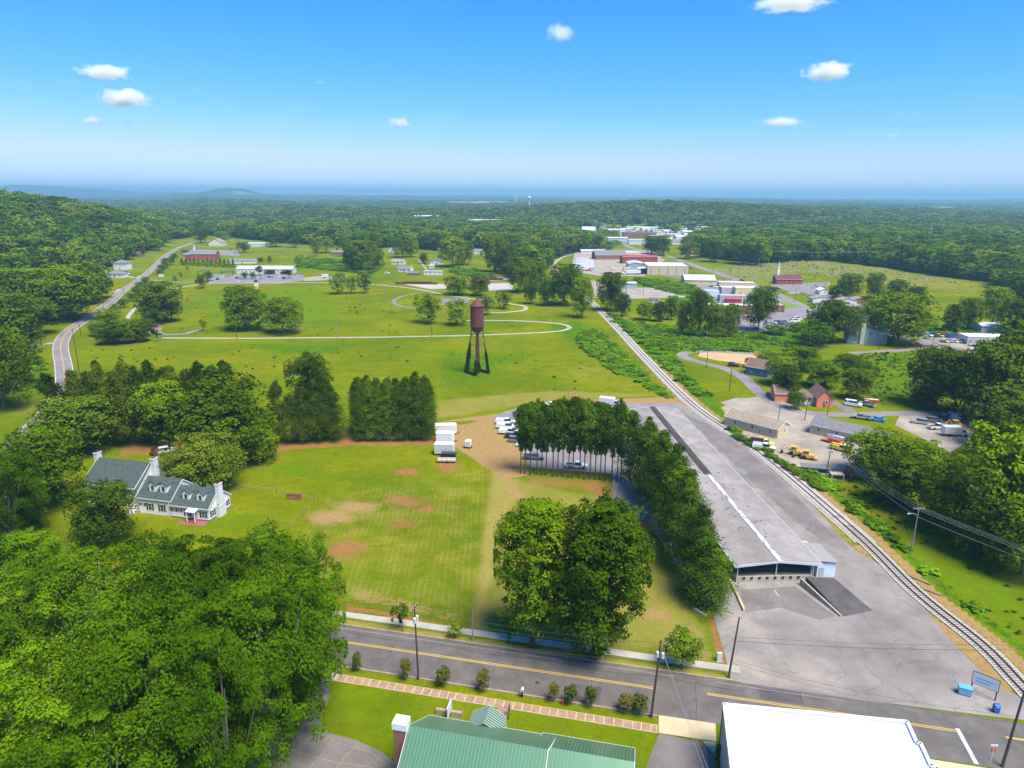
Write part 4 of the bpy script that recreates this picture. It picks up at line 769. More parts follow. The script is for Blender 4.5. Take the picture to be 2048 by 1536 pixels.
# trees on the right
for a in [('mid', 1748, 955, 862, 120, 'leftmost big tree of the right wood at the gravel yard'), ('midb', 1822, 968, 878, 115, 'bright tree second in the right wood edge'), ('mid', 1800, 1010, 912, 120, 'tree of the right wood behind the power lines'), ('mid', 1905, 1060, 922, 145, 'large tree in the middle of the right wood edge'), ('midb', 2000, 1100, 865, 190, 'tallest light tree of the right wood at the photo edge'), ('dark', 1945, 1110, 985, 110, 'dark tree low in the right wood above the grass'), ('mid', 2040, 1150, 1000, 130, 'tree of the right wood overhanging the grass at the edge'), ('midb', 1990, 1145, 1052, 60, 'small light leaved tree at the foot of the right wood'),
    ('dark', 1870, 815, 700, 110, 'dark tree left of the upper right trees beside the rank meadow'), ('mid', 1925, 830, 712, 100, 'tree in the upper right group above the parked cars'), ('dark', 1975, 850, 690, 130, 'big dark tree in the upper right group'), ('mid', 2040, 850, 680, 150, 'largest tree of the upper right group cut by the edge'), ('mid', 1990, 800, 690, 100, 'tree behind the upper right group'), ('dark', 2035, 930, 800, 130, 'dark tree between the two right hand groups'), ('mid', 2090, 1000, 830, 160, 'tree beyond the right edge of the photo'), ('dark', 1845, 812, 775, 50, 'low bush at the foot of the dark upper right tree')]: t(*a)
# shrub thicket by the winding road
for a in [('midb', 218, 650, 617, 48, 'green tree on top of the thicket by the winding road'), ('dark', 196, 672, 645, 34, 'left shrub of the thicket'), ('dark', 215, 688, 655, 44, 'front left shrub of the thicket'), ('midb', 240, 688, 648, 50, 'front middle shrub of the thicket'), ('mid', 262, 686, 640, 46, 'yellow green shrub of the thicket'), ('dark', 285, 683, 648, 40, 'right shrub of the thicket'), ('mid', 295, 660, 638, 30, 'upper right shrub of the thicket'), ('sapling', 316, 683, 660, 14, 'narrow small tree right of the thicket')]: t(*a)
for i, (px, py) in enumerate([(231, 626), (247, 616), (263, 603), (273, 590), (280, 581), (292, 570), (324, 545), (334, 538), (342, 530), (349, 522), (330, 531), (320, 550)]):
    t('rounddk', px, py, py - 18 + i * .4, 21 - i * .6, 'small dark tree planted along the winding road', 'small trees planted along the winding road')
for i in range(13): t('cone', 364 + i * 8.6, 530 + i * .5, 517 + (i % 3), 10, 'small conical evergreen in the hedge line below the brick church', 'conical evergreens below the brick church')
for a in [('ivy_mound', 1624, 692, 640, 72, 'large kudzu covered mound of trees below the apartments'), ('ivy_mound', 1550, 668, 650, 50, 'low yellow green kudzu mound beside the car park'), ('ivy_mound', 1590, 662, 645, 36, 'kudzu mound right of the car park corner'), ('ivy_mound', 1520, 680, 668, 34, 'small kudzu mound below the ragged tree'), ('shrub', 521, 524, 515, 18, 'dome shaped shrub above the long white building'), ('cone', 540, 525, 512, 13, 'pointed shrub above the long white building'), ('shrub', 80, 705, 699, 10, 'small dark bush beside the side track'),
    ('shrub', 1436, 1518, 1492, 16, 'small shrub at the wall of the white roofed building'), ('shrub', 1640, 688, 676, 22, 'dark shrub below the kudzu mound')]: t(*a)
for a in [(715, 1343, 1310, 21, 'first small round street tree from the left'), (812, 1362, 1323, 22, 'second small round street tree, left of the dark pole'), (887, 1375, 1338, 28, 'third small round street tree, right of the dark pole'), (966, 1384, 1346, 27, 'fourth small round street tree, left of the mailbox'), (1107, 1404, 1371, 22, 'fifth small street tree, left of the red hydrant'), (1141, 1409, 1376, 26, 'sixth small street tree, right of the red hydrant'), (1181, 1414, 1380, 25, 'seventh small street tree, middle of the verge'), (1251, 1425, 1393, 32, 'eighth small street tree of the touching pair, left'), (1279, 1429, 1394, 31, 'ninth small street tree, next to the tall utility pole')]: t('myrtle', *a)
# bushes along the railway verge and in the meadow
for i in range(46):
    u = i / 45; px = 1458 + u * 190 + random.uniform(-7, 7); py = 860 + u * 120 + random.uniform(-4, 4)
    t('ivy_mound' if i % 3 else 'shrub', px, py, py - random.uniform(6, 11), random.uniform(13, 24), 'bright green bush on the bank between rails and gravel yard', 'bushes on the bank beside the rails')
# ================================================================ woods
cand = []
def too_close(x, y, w, k=.42):
    for a, b, c in trees_xy:
        if abs(a - x) < 14 and math.hypot(a - x, b - y) < (c + w) * k: return True
    return False
occ = {}
y = 100.0
while y < 1500:
    sp_ = max(13, y / 60); x = -.95 * y - 60
    while x < .95 * y + 90:
        cand.append((x + random.uniform(-.42, .42) * sp_, y + random.uniform(-.42, .42) * sp_, sp_)); x += sp_
    y += sp_ * .92
cx = np.array([c[0] for c in cand]); cyy = np.array([c[1] for c in cand]); cs = np.array([c[2] for c in cand])
px_, py2 = proj(cx, cyy, 0)
ins = np.zeros(len(cx), bool)
for f in FORESTS.values(): ins |= inpoly(cx, cyy, GP(f, 0.0))
town = inpoly(px_, py2, [(1190, 441), (1345, 437), (1425, 452), (1440, 466), (1400, 483), (1370, 500), (1390, 530), (1180, 500)])
TZ = T(cx, cyy); town &= TZ < 5; ins |= ((py2 < 440) | (TZ > 1.5)) & ~town; ins &= ~((px_ > 1225) & (px_ < 1262) & (py2 > 436) & (py2 < 500))
for rl in (RAILL, ROADLL):
    rr = np.array(rl)[::3]; dd = np.min(np.hypot(cx[:, None] - rr[:, 0], cyy[:, None] - rr[:, 1]), 1); ins &= dd > 9
ins &= ~((py2 > 436) & (py2 < 444) & (((px_ > 838) & (px_ < 880)) | ((px_ > 950) & (px_ < 992))))
tins = inpoly(px_, py2, [(1190, 441), (1345, 437), (1425, 452), (1440, 466), (1400, 483), (1370, 500), (1390, 530), (1300, 500), (1210, 505), (1180, 490)]) & (np.random.RandomState(3).rand(len(cx)) < .1)
tins &= ~((px_ > 1225) & (px_ < 1262) & (py2 > 436) & (py2 < 500)); st_ = G(1300, 458); tins &= np.abs(py2 - (455 + (px_ - 1232) * .25)) > 4; ins |= tins
idx = [i for i in np.where(ins)[0] if not too_close(cx[i], cyy[i], cs[i])]
vis = [i for i in idx if -60 < px_[i] < 2110]; vis.sort(key=lambda i: cyy[i]); single = set(vis[:165])
GL = {'hill': ('tree in the unbroken wood on the hillside at left', 'trees of the wood on the left hillside'), 'mid': ('tree in the belt of wood behind the meadow and houses', 'trees of the wood belt behind the meadow'), 'cem': ('tree in the wood beyond the cemetery', 'trees of the wood beyond the cemetery'), 'right': ('tree inside the dark wood at the right edge', 'trees inside the right hand wood'), 'left_road': ('tree in the wood left of the winding road', 'trees of the wood left of the winding road'), 'town_l': ('tree in the belt beside the rail curve', 'trees beside the rail curve')}
pts = []
for i in idx:
    w = cs[i] * random.uniform(1.15, 1.75); h = random.uniform(13, 23) if cyy[i] < 1300 else random.uniform(11, 17)
    if i in single:
        key = next((k for k, f in FORESTS.items() if inpoly([cx[i]], [cyy[i]], GP(f, 0.0))[0]), 'hill'); lb, g = GL[key]
        tree_at(random.choice(('near_far', 'near_far', 'near_farb', 'near_fard')), cx[i], cyy[i], w, h, lb, g)
    else: pts.append((cx[i], cyy[i], w, h))
y = 1500.0
while y < 14000:
    sp_ = max(23, y / 85); x = -.92 * y
    while x < .92 * y:
        a, b = x + random.uniform(-.45, .45) * sp_, y + random.uniform(-.45, .45) * sp_
        n = math.sin(a * .0031 + b * .0013) + math.sin(b * .0047 - a * .0011 + 2) + math.sin(a * .0083 + 1) * .5
        if not (n > 1.72 and y > 1750): pts.append((a, b, sp_ * random.uniform(1.2, 1.7), random.uniform(11, 19) + y * .0004))
        x += sp_
    y += sp_ * .9
P = np.array(pts); tw = inpoly(*proj(P[:, 0], P[:, 1], 0), [(1190, 441), (1345, 437), (1425, 452), (1440, 466), (1400, 483), (1370, 500), (1390, 530), (1180, 500)]); P = P[~(tw & (T(P[:, 0], P[:, 1]) < 5) & (rng.random(len(P)) < .88))]
print('wood points', len(P), 'named trees', len(trees_xy))
def wood(name, P, kinds):
    me = bpy.data.meshes.new(name); me.vertices.add(len(P)); me.vertices.foreach_set('co', np.stack([P[:, 0], P[:, 1], T(P[:, 0], P[:, 1]) - .3], 1).astype(np.float32).ravel())
    a = me.attributes.new('sc', 'FLOAT_VECTOR', 'POINT'); a.data.foreach_set('vector', np.stack([P[:, 2], P[:, 2], P[:, 3]], 1).astype(np.float32).ravel())
    a = me.attributes.new('rz', 'FLOAT_VECTOR', 'POINT'); a.data.foreach_set('vector', np.stack([0 * P[:, 0], 0 * P[:, 0], rng.uniform(0, 6.28, len(P))], 1).astype(np.float32).ravel())
    a = me.attributes.new('ki', 'INT', 'POINT'); a.data.foreach_set('value', rng.integers(0, len(kinds), len(P)).astype(np.int32))
    o = bpy.data.objects.new(name, me); COL.objects.link(o); tag(o, kind='stuff')
    g = bpy.data.node_groups.new(name, 'GeometryNodeTree'); g.interface.new_socket('Geometry', in_out='INPUT', socket_type='NodeSocketGeometry'); g.interface.new_socket('Geometry', in_out='OUTPUT', socket_type='NodeSocketGeometry')
    gi = g.nodes.new('NodeGroupInput'); go = g.nodes.new('NodeGroupOutput'); jn = g.nodes.new('GeometryNodeJoinGeometry')
    def na(nm, ty):
        n = g.nodes.new('GeometryNodeInputNamedAttribute'); n.data_type = ty; n.inputs[0].default_value = nm; return next(s for s in n.outputs if s.enabled)
    for k, me_ in enumerate(kinds):
        po = bpy.data.objects.new('wood_tree', me_); oi = g.nodes.new('GeometryNodeObjectInfo'); oi.inputs[0].default_value = po
        cmp = g.nodes.new('FunctionNodeCompare'); cmp.data_type = 'INT'; cmp.operation = 'EQUAL'; ins_ = [s for s in cmp.inputs if s.enabled]; g.links.new(na('ki', 'INT'), ins_[0]); ins_[1].default_value = k
        ip = g.nodes.new('GeometryNodeInstanceOnPoints'); g.links.new(gi.outputs[0], ip.inputs['Points']); g.links.new(cmp.outputs[0], ip.inputs['Selection']); g.links.new(oi.outputs['Geometry'], ip.inputs['Instance'])
        g.links.new(na('rz', 'FLOAT_VECTOR'), ip.inputs['Rotation']); g.links.new(na('sc', 'FLOAT_VECTOR'), ip.inputs['Scale']); g.links.new(ip.outputs[0], jn.inputs[0])
    g.links.new(jn.outputs[0], go.inputs[0]); md = o.modifiers.new('wood', 'NODES'); md.node_group = g; return o
nearm = P[:, 1] < 1500
wood('wood', P[nearm], [p[0] for p in PR['near_far'][:3] + PR['near_fard'][:1] + PR['near_farb'][:2]])
wood('far_wood', P[~nearm], [p[0] for p in PR['far']])

# ================================================================ rank ground cover: nobody could count it
def scatter(name, polys, n, smin, smax, hr, kinds, avoid=True):
    out = []
    for ppx, k in polys:
        w = GP(ppx, 0.0); xs = [q[0] for q in w]; ys2 = [q[1] for q in w]; m = int(n * k)
        x = rng.uniform(min(xs), max(xs), m * 3); y = rng.uniform(min(ys2), max(ys2), m * 3); ok = inpoly(x, y, w)
        nn = np.sin(x * .11 + y * .07) + np.sin(y * .17 - x * .05 + 1) + rng.normal(0, .8, len(x)); ok &= nn > -.4
        for rl in (RAILL, ROADLL):
            rr = np.array(rl)[::2]; ok &= np.min(np.hypot(x[:, None] - rr[:, 0], y[:, None] - rr[:, 1]), 1) > 6
        x, y = x[ok][:m], y[ok][:m]; s = rng.uniform(smin, smax, len(x)) * (1 + y / 500); out.append(np.stack([x, y, s, s * rng.uniform(*hr, len(x))], 1))
    wood(name, np.concatenate(out), kinds)
CL = [q[0] for q in PR['clump']]; TF = [q[0] for q in PR['tuft']]
scatter('kudzu', [([(1158, 672), (1185, 655), (1200, 664), (1290, 750), (1362, 800), (1342, 798), (1222, 742), (1165, 695)], 1.0), ([(1192, 615), (1250, 642), (1500, 668), (1640, 700), (1510, 704), (1400, 700), (1352, 708), (1378, 760), (1430, 800), (1400, 805), (1300, 718)], 2.2), ([(1265, 556), (1380, 566), (1440, 612), (1400, 625), (1395, 600), (1290, 572)], .7), ([(592, 514), (770, 528), (740, 556), (700, 545), (592, 534)], .6), ([(60, 705), (98, 722), (88, 788), (45, 800)], .25), ([(1745, 570), (1760, 600), (1900, 640), (1990, 682), (1850, 688), (1850, 665)], .6), ([(1480, 885), (1655, 962), (1680, 955), (1645, 990), (1560, 945)], .35), ([(1665, 1000), (1700, 1000), (1960, 1230), (2048, 1300), (2048, 1330), (1900, 1225), (1700, 1040)], .12), ([(904, 533), (1000, 546), (985, 560), (900, 548)], .2), ([(1140, 458), (1236, 462), (1240, 490), (1200, 496), (1150, 480)], .7)], 1500, 1.2, 3.2, (.16, .4), CL)
scatter('weed_tufts', [([(180, 700), (480, 690), (900, 690), (1120, 690), (1340, 795), (1060, 795), (870, 790), (600, 740), (200, 745)], .08), ([(1715, 708), (1840, 702), (1900, 780), (1780, 812), (1720, 800)], .5), ([(1640, 990), (1740, 960), (2048, 1150), (2048, 1310), (1900, 1230), (1700, 1060)], .12), ([(380, 585), (640, 575), (1000, 640), (1100, 660), (640, 672), (340, 672)], .08), ([(1405, 545), (1600, 520), (1990, 572), (1960, 600), (1800, 580), (1500, 585)], .15)], 1500, .35, 1.1, (.3, .7), TF)
# ================================================================ buildings
WC = {}
def window(parent, side, u, z, w, h, L, W, frame='white_paint', pane='glass', y0=0, shut=False, arch=False):
    """side S/N/E/W of a box x in [0,L], y in [0,W]"""
    key = (w, h, frame, pane)
    if key not in WC:
        f = MB(); b = min(.09, w * .12); f.box(-w / 2, -.06, 0, -w / 2 + b, .02, h); f.box(w / 2 - b, -.06, 0, w / 2, .02, h); f.box(-w / 2 + b, -.06, 0, w / 2 - b, .02, b); f.box(-w / 2 + b, -.06, h - b, w / 2 - b, .02, h); f.box(-w / 2 + b, -.05, h * .5 - .03, w / 2 - b, .02, h * .5 + .03)
        p = MB().box(-w / 2 + b, -.02, b, w / 2 - b, .01, h - b); WC[key] = (f.mesh('window', frame), p.mesh('pane', pane))
    loc, rz = {'S': ((u, y0, z), 0), 'N': ((u, W + y0, z), math.pi), 'E': ((L, u, z), math.pi / 2), 'W': ((0, u, z), -math.pi / 2)}[side]
    o = link('window', WC[key][0], parent, loc, rz); link('pane', WC[key][1], o)
    if shut:
        k2 = ('sh', h)
        if k2 not in WC:
            s_ = MB()
            s_.box(-.2, -.05, 0, .2, .02, h); 
            for q in range(6): s_.box(-.17, -.07, .08 + q * h / 6.2, .17, -.05, .08 + q * h / 6.2 + h / 14)
            WC[k2] = s_.mesh('shutter', 'shutter')
        c, s2 = math.cos(rz), math.sin(rz)
        for sx in (-1, 1): d = sx * (w / 2 + .24); link('shutter', WC[k2], parent, (loc[0] + c * d, loc[1] + s2 * d, z), rz)
    return o
def gable(parent, x0, y0, L, W, h, rise, wm, rm, ov=.35, th=.18, z0=0, name='wall', rname='roof', ridge=.5, ribs=None, hfront=None):
    """ridge runs along local x"""
    hb = h; hf = h if hfront is None else hfront; yr = y0 + W * ridge; mb = MB(); x1, y1 = x0 + L, y0 + W
    mb.quad((x0, y0, z0), (x1, y0, z0), (x1, y0, hf), (x0, y0, hf)); mb.quad((x1, y1, z0), (x0, y1, z0), (x0, y1, hb), (x1, y1, hb))
    mb.poly([(x1, y0, z0), (x1, y1, z0), (x1, y1, hb), (x1, yr, h + rise), (x1, y0, hf)]); mb.poly([(x0, y1, z0), (x0, y0, z0), (x0, y0, hf), (x0, yr, h + rise), (x0, y1, hb)])
    mb.quad((x0, y0, z0), (x0, y1, z0), (x1, y1, z0), (x1, y0, z0)); part(name, mb, wm, parent)
    rb = MB(); t = th; sf = (h + rise - hf) / (yr - y0); sb = (h + rise - hb) / (y1 - yr)
    ef = (y0 - ov, hf - sf * ov + t); eb = (y1 + ov, hb - sb * ov + t); zr = h + rise + t; a, b = x0 - ov * .7, x1 + ov * .7
    rb.slab([(a, ef[0], ef[1]), (b, ef[0], ef[1]), (b, yr, zr), (a, yr, zr)], t * .8); rb.slab([(a, yr, zr), (b, yr, zr), (b, eb[0], eb[1]), (a, eb[0], eb[1])], t * .8)
    r = part(rname, rb, rm, parent)
    fb = MB()
    for xx in (a - .04, b - .02): fb.slab([(xx, ef[0], ef[1] + .03), (xx + .06, ef[0], ef[1] + .03), (xx + .06, yr, zr + .03), (xx, yr, zr + .03)], t + .12); fb.slab([(xx, yr, zr + .03), (xx + .06, yr, zr + .03), (xx + .06, eb[0], eb[1] + .03), (xx, eb[0], eb[1] + .03)], t + .12)
    for yy, zz in (ef, eb): fb.box(a, min(yy, yy), zz - t - .08, b, yy + (.05 if yy > yr else -.05), zz + .0)
    part('fascia', fb, 'white_paint', r)
    if ribs:
        sp_, m_ = ribs; rr = MB(); x = a + sp_ * .5
        while x < b:
            for (ya, za), (yb_, zb) in (((ef[0], ef[1]), (yr, zr)), ((yr, zr), (eb[0], eb[1]))):
                rr.quad((x - .03, ya, za + .045), (x + .03, ya, za + .045), (x + .03, yb_, zb + .045), (x - .03, yb_, zb + .045)); rr.quad((x - .05, ya, za + .005), (x - .03, ya, za + .045), (x - .03, yb_, zb + .045), (x - .05, yb_, zb + .005)); rr.quad((x + .03, ya, za + .045), (x + .05, ya, za + .005), (x + .05, yb_, zb + .005), (x + .03, yb_, zb + .045))
            x += sp_
        q = part('standing_seam', rr, m_, r); q['kind'] = 'stuff'
    return r
def hip(parent, x0, y0, L, W, h, rise, wm, rm, ov=.5, th=.15, z0=0):
    part('wall', MB().box(x0, y0, z0, x0 + L, y0 + W, h), wm, parent)
    a, b, c, d = x0 - ov, x0 + L + ov, y0 - ov, y0 + W + ov; ym = (c + d) / 2; k = min((d - c) / 2, (b - a) / 2 - .01); rb = MB()
    rb.poly([(a, c, h), (b, c, h), (b - k, ym, h + rise), (a + k, ym, h + rise)]); rb.poly([(b, d, h), (a, d, h), (a + k, ym, h + rise), (b - k, ym, h + rise)]); rb.poly([(b, c, h), (b, d, h), (b - k, ym, h + rise)]); rb.poly([(a, d, h), (a, c, h), (a + k, ym, h + rise)])
    rb.box(a, c, h - th, b, d, h - .003); part('roof', rb, rm, parent)
def flat(parent, x0, y0, L, W, h, wm, rm, par=.35):
    mb = MB().box(x0, y0, 0, x0 + L, y0 + W, h); part('wall', mb, wm, parent)
    rb = MB().box(x0 + .25, y0 + .25, h + .002, x0 + L - .25, y0 + W - .25, h + .1); r = part('roof', rb, rm, parent)
    p = MB(); p.box(x0 - .05, y0 - .05, h, x0 + L + .05, y0 + .25, h + par); p.box(x0 - .05, y0 + W - .25, h, x0 + L + .05, y0 + W + .05, h + par); p.box(x0 - .05, y0 + .25, h, x0 + .25, y0 + W - .25, h + par); p.box(x0 + L - .25, y0 + .25, h, x0 + L + .05, y0 + W - .25, h + par); part('parapet', p, wm, parent)
    return r
def bld(px, py, yaw, label, cat='house', name=None, group=None, L=0, W=0, anchor='c'):
    """thing whose origin is the front-left corner; px,py = centre of the front foot"""
    x, y = G(px, py); z = float(T(x, y)); a = R(yaw)
    if anchor == 'c': x -= math.cos(a) * L / 2; y -= math.sin(a) * L / 2
    return thing(name or cat, label, cat, (x, y, z), a, group)
# ---- white farmhouse
H = thing('farmhouse', 'rambling white clapboard house with green shingle roofs, dormers and white chimneys', 'house', (*G(344, 1034.3, 0), 0), R(-12.7))
gable(H, 0, 0, 9.6, 7.6, 3.25, 2.9, 'siding', 'shingle_green'); gable(H, -8.6, .35, 8.55, 8.4, 3.95, 3.2, 'siding', 'shingle_green')
gable(H, -23.9, 1.6, 13.6, 10.6, 5.4, 3.9, 'siding', 'shingle_green', ov=.4); gable(H, -10.25, -1.0, .85, 13.2, 2.6, 6.65, 'siding', 'shingle_green', ov=.15, ridge=.6)
gable(H, -15, 12.3, 8, 6, 3.0, 1.6, 'siding', 'shingle_green')
ex = MB().box(-.05, -.05, 0, 9.65, -.005, .35); part('foundation', ex, 'brick_brown', H); part('foundation', MB().box(9.605, -.05, 0, 9.66, 7.6, .4), 'brick_brown', H)
def chimney(p, x, y, w, d, z0, z1, m='white_paint', taper=None):
    c = MB(); c.box(x, y, z0, x + w, y + d, z1)
    if taper: c.prism([(x, y - taper), (x + w, y - taper), (x + w, y + d + taper), (x, y + d + taper)], 0, z0 * .55)
    c.box(x - .08, y - .08, z1, x + w + .08, y + d + .08, z1 + .15); o = part('chimney', c, m, p); part('chimney_cap', MB().box(x + .15, y + .15, z1 + .15, x + w - .15, y + d - .15, z1 + .3), 'rust', o)
chimney(H, 9.65, 2.8, .9, 1.5, 0, 7.6); chimney(H, 9.65, 2.3, .88, 2.5, 0, 2.6); chimney(H, -9.37, 6.2, .9, 1.5, 0, 10.5); chimney(H, -24.8, 6.2, .9, 1.5, 0, 10.5)
def dormer(p, x, y, z, w=1.75, hh=1.75, back=2.9):
    d = MB(); d.box(x - w / 2, y, z - .2, x + w / 2, y + back, z + hh); d.poly([(x - w / 2, y, z + hh), (x + w / 2, y, z + hh), (x, y, z + hh + .75)]); o = part('dormer', d, 'siding', p)
    r = MB(); 
    for sx in (-1, 1): r.slab([(x, y - .3, z + hh + .88), (x + sx * (w / 2 + .25), y - .3, z + hh - .1), (x + sx * (w / 2 + .25), y + back + .6, z + hh - .1), (x, y + back + .6, z + hh + .88)][::sx], .1)
    part('roof', r, 'shingle_green', o); part('window', MB().box(x - .3, y - .05, z + .2, x + .3, y - .005, z + 1.3), 'glass', o); part('window_frame', MB().box(x - .4, y - .03, z + .1, x + .4, y - .004, z + 1.4), 'white_paint', o)
for x in (3.4, 7.0): dormer(H, x, 1.1, 4.2)
for x in (-5.4, -2.6): dormer(H, x, 1.5, 5.15)
for x, sh in ((4.2, 1), (8.2, 1)): window(H, 'S', x, .8, .95, 1.5, 9.6, 7.6, shut=bool(sh))
for x in (.9, 2.1): window(H, 'S', x, 1.5, .8, .8, 9.6, 7.6, shut=True)
for x in (-6.0 + .9, -2.9 + .9): window(H, 'S', x - .6, .9, 1.0, 1.7, 0, 0, y0=.35, shut=True)
window(H, 'S', -7.6, 1.8, .8, .7, 0, 0, y0=.35, shut=True); window(H, 'E', 1.3, .8, .9, 1.5, 9.6, 7.6, shut=True); window(H, 'E', 6.4, .9, .9, 1.4, 9.6, 7.6, shut=True)
for x in (-22, -19, -16, -12.6): window(H, 'S', x, 3.6, .9, 1.4, 0, 0, y0=1.6, shut=True)
for y, z in ((2.6, 1.5), (4.4, 4.9), (9.6, 4.4)): window(H, 'E', y, z, .9, 1.4, -9.35, 0, shut=(z < 5))
dr = part('door', MB().box(5.6, -.06, .2, 6.6, -.005, 2.35), 'white_paint', H); part('handle', MB().box(6.42, -.1, 1.2, 6.5, -.06, 1.3), 'black', dr)
pc = part('porch', MB().box(5.0, -1.6, 0, 7.2, -.06, .28), 'brick', H); part('roof', MB().slab([(4.9, -1.7, 2.75), (7.3, -1.7, 2.75), (7.3, -.1, 3.1), (4.9, -.1, 3.1)], .15), 'white_paint', pc)
for x in (5.1, 7.1): part('column', MB().tube([(x, -1.5, .28), (x, -1.5, 2.65)], [.13, .10], 8), 'white_paint', pc)
mb = MB().prism([(2.8, -2.6), (9.8, -2.2), (9.2, -.1), (4, -.1)], 0, .06); part('patio', mb, 'brick_brown', H)
# ---- green metal church building (in road coordinates)
def road_thing(name, label, cat, s, n, group=None, z=0): x, y = RD(s, n); return thing(name, label, cat, (x, y, z), RA, group)
GB = road_thing('church_hall', 'long building with green seamed metal roof and white chimney at the bottom edge', 'church hall', -25.6, 57)
gable(GB, 0, 0, 16.2, 13.4, 4.2, 4.4, 'brick_brown', 'green_metal', ov=.5, ribs=(.42, 'green_rib')); gable(GB, 15.0, 3.3, 11.0, 10.8, 3.8, 3.2, 'brick_brown', 'green_metal', ov=.45, ribs=(.42, 'green_rib'))
c_ = part('chimney', MB().box(-2.05, 5.9, 0, -.45, 7.3, 8.6), 'brick_brown', GB); part('chimney_cap', MB().box(-2.15, 5.8, 8.6, -.35, 7.4, 9.5), 'white_roof', c_)
po = MB()
for sx in (-1, 1): po.slab([(7.35, 15.8, 5.4), (7.35 + sx * 2.3, 15.8, 4.0), (7.35 + sx * 2.3, 12.6, 4.0), (7.35, 12.6, 5.4)][::-sx], .12)
pr_ = part('porch_roof', po, 'green_metal', GB); pb_ = MB()
for i in range(9):
    yy = 12.7 + i * .38
    for sx in (-1, 1): pb_.slab([(7.35, yy, 5.45), (7.35 + sx * 2.3, yy, 4.05), (7.35 + sx * 2.3, yy + .07, 4.05), (7.35, yy + .07, 5.45)][::sx], .05)
part('standing_seam', pb_, 'metal_light', pr_)
for x in (5.2, 9.5): part('column', MB().box(x - .1, 15.5, 0, x + .1, 15.7, 3.95), 'white_paint', GB)
dr = part('door', MB().box(6.8, 13.405, .1, 7.9, 13.46, 2.3), 'white_paint', GB)
# ---- white flat roofed building
WB = road_thing('commercial_building', 'white flat roofed building with grey metal side walls at the bottom edge', 'building', 11.5, 45)
pts = [(0, 0), (22.9, 0), (22.9, 27.0), (22.3, 27.2), (22.3, 30.5), (21.9, 30.6), (21.9, 34.0), (0, 32.2)]
part('wall', MB().prism(pts, 0, 7.2), 'wall_grey', WB); part('roof', MB().prism([(x * .985 + .15, y * .985 + .2) for x, y in pts], 7.202, 7.32), 'white_roof', WB)
pa = MB()
for a, b in zip(pts, pts[1:] + pts[:1]):
    d = math.hypot(b[0] - a[0], b[1] - a[1]); nx, ny = -(b[1] - a[1]) / d * .2, (b[0] - a[0]) / d * .2; ex_, ey_ = (b[0] - a[0]) / d * .1, (b[1] - a[1]) / d * .1
    pa.prism([(a[0] - nx - ex_, a[1] - ny - ey_), (b[0] - nx + ex_, b[1] - ny + ey_), (b[0] + nx, b[1] + ny), (a[0] + nx, a[1] + ny)], 7.0, 7.62)
part('parapet', pa, 'white_paint', WB); sm_ = MB()
for k in range(24): sm_.box(-.04, 1 + k * 1.3, 0, -.002, 1.06 + k * 1.3, 6.9)
q = part('wall_seam', sm_, 'metal_light', WB); part('downpipe', MB().tube([(-.15, 31.8, 6.9), (-.15, 31.8, .1)], .07, 6), 'black', WB)
gt = MB()
for k in range(1, 10): gt.box(.3, 3.3 * k, 7.325, 22.0, 3.3 * k + .04, 7.35)
part('roof_seam', gt, 'white_paint', WB)
# ---- warehouse
WH = thing('warehouse', 'very long low warehouse with ribbed grey metal roof and an open loading dock', 'warehouse', (42.1, 113.3, 0), R(3.0))
WL, WX, ZE, ZR = 96.0, 16.2, 3.75, 4.6
rb = MB(); rb.slab([(-.4, 0, ZE), (WX / 2, 0, ZR), (WX / 2, WL, ZR), (-.9, WL, ZE)][::1], .22); rb.slab([(WX / 2, 0, ZR), (WX, 0, ZE), (WX, WL, ZE), (WX / 2, WL, ZR)], .22); RF = part('roof', rb, 'roof_metal', WH)
rr = MB(); y = .2
while y < WL - .2:
    for xa, za, xb, zb in ((-.4, ZE, WX / 2 - .35, ZR - .04), (WX / 2 + .35, ZR - .04, WX, ZE)):
        rr.quad((xa, y, za + .01), (xb, y, zb + .01), (xb, y + .1, zb + .09), (xa, y + .1, za + .09)); rr.quad((xa, y + .1, za + .09), (xb, y + .1, zb + .09), (xb, y + .2, zb + .01), (xa, y + .2, za + .01))
    y += .62
q = part('roof_corrugation', rr, 'roof_rib', RF); q['kind'] = 'stuff'
def cap(y0, y1, w, m, nm, zt=.12):
    c = MB(); c.slab([(WX / 2 - w, y0, ZR + zt - w * .1), (WX / 2, y0, ZR + zt + .04), (WX / 2, y1, ZR + zt + .04), (WX / 2 - w, y1, ZR + zt - w * .1)], .14); c.slab([(WX / 2, y0, ZR + zt + .04), (WX / 2 + w, y0, ZR + zt - w * .1), (WX / 2 + w, y1, ZR + zt - w * .1), (WX / 2, y1, ZR + zt + .04)], .14); part(nm, c, m, RF)
cap(0, 41, .42, 'ridge_white', 'ridge_cap'); cap(41.1, WL, .95, 'ridge_tar', 'ridge_cap')
tr = MB()
for x0, x1 in ((-.55, -.4), (WX, WX + .14)): tr.box(x0, 0, ZE - .22, x1, WL, ZE + .06)
tr.slab([(-.4, -.12, ZE + .08), (WX / 2, -.12, ZR + .08), (WX / 2, -.005, ZR + .08), (-.4, -.005, ZE + .08)], .42); tr.slab([(WX / 2, -.12, ZR + .08), (WX, -.12, ZE + .08), (WX, -.005, ZE + .08), (WX / 2, -.005, ZR + .08)], .42)
tr.slab([(-.9, WL + .005, ZE + .08), (WX / 2, WL + .005, ZR + .08), (WX / 2, WL + .12, ZR + .08), (-.9, WL + .12, ZE + .08)], .42); tr.slab([(WX / 2, WL + .005, ZR + .08), (WX, WL + .005, ZE + .08), (WX, WL + .12, ZE + .08), (WX / 2, WL + .12, ZR + .08)], .42)
part('fascia', tr, 'metal_light', RF)
st = MB()
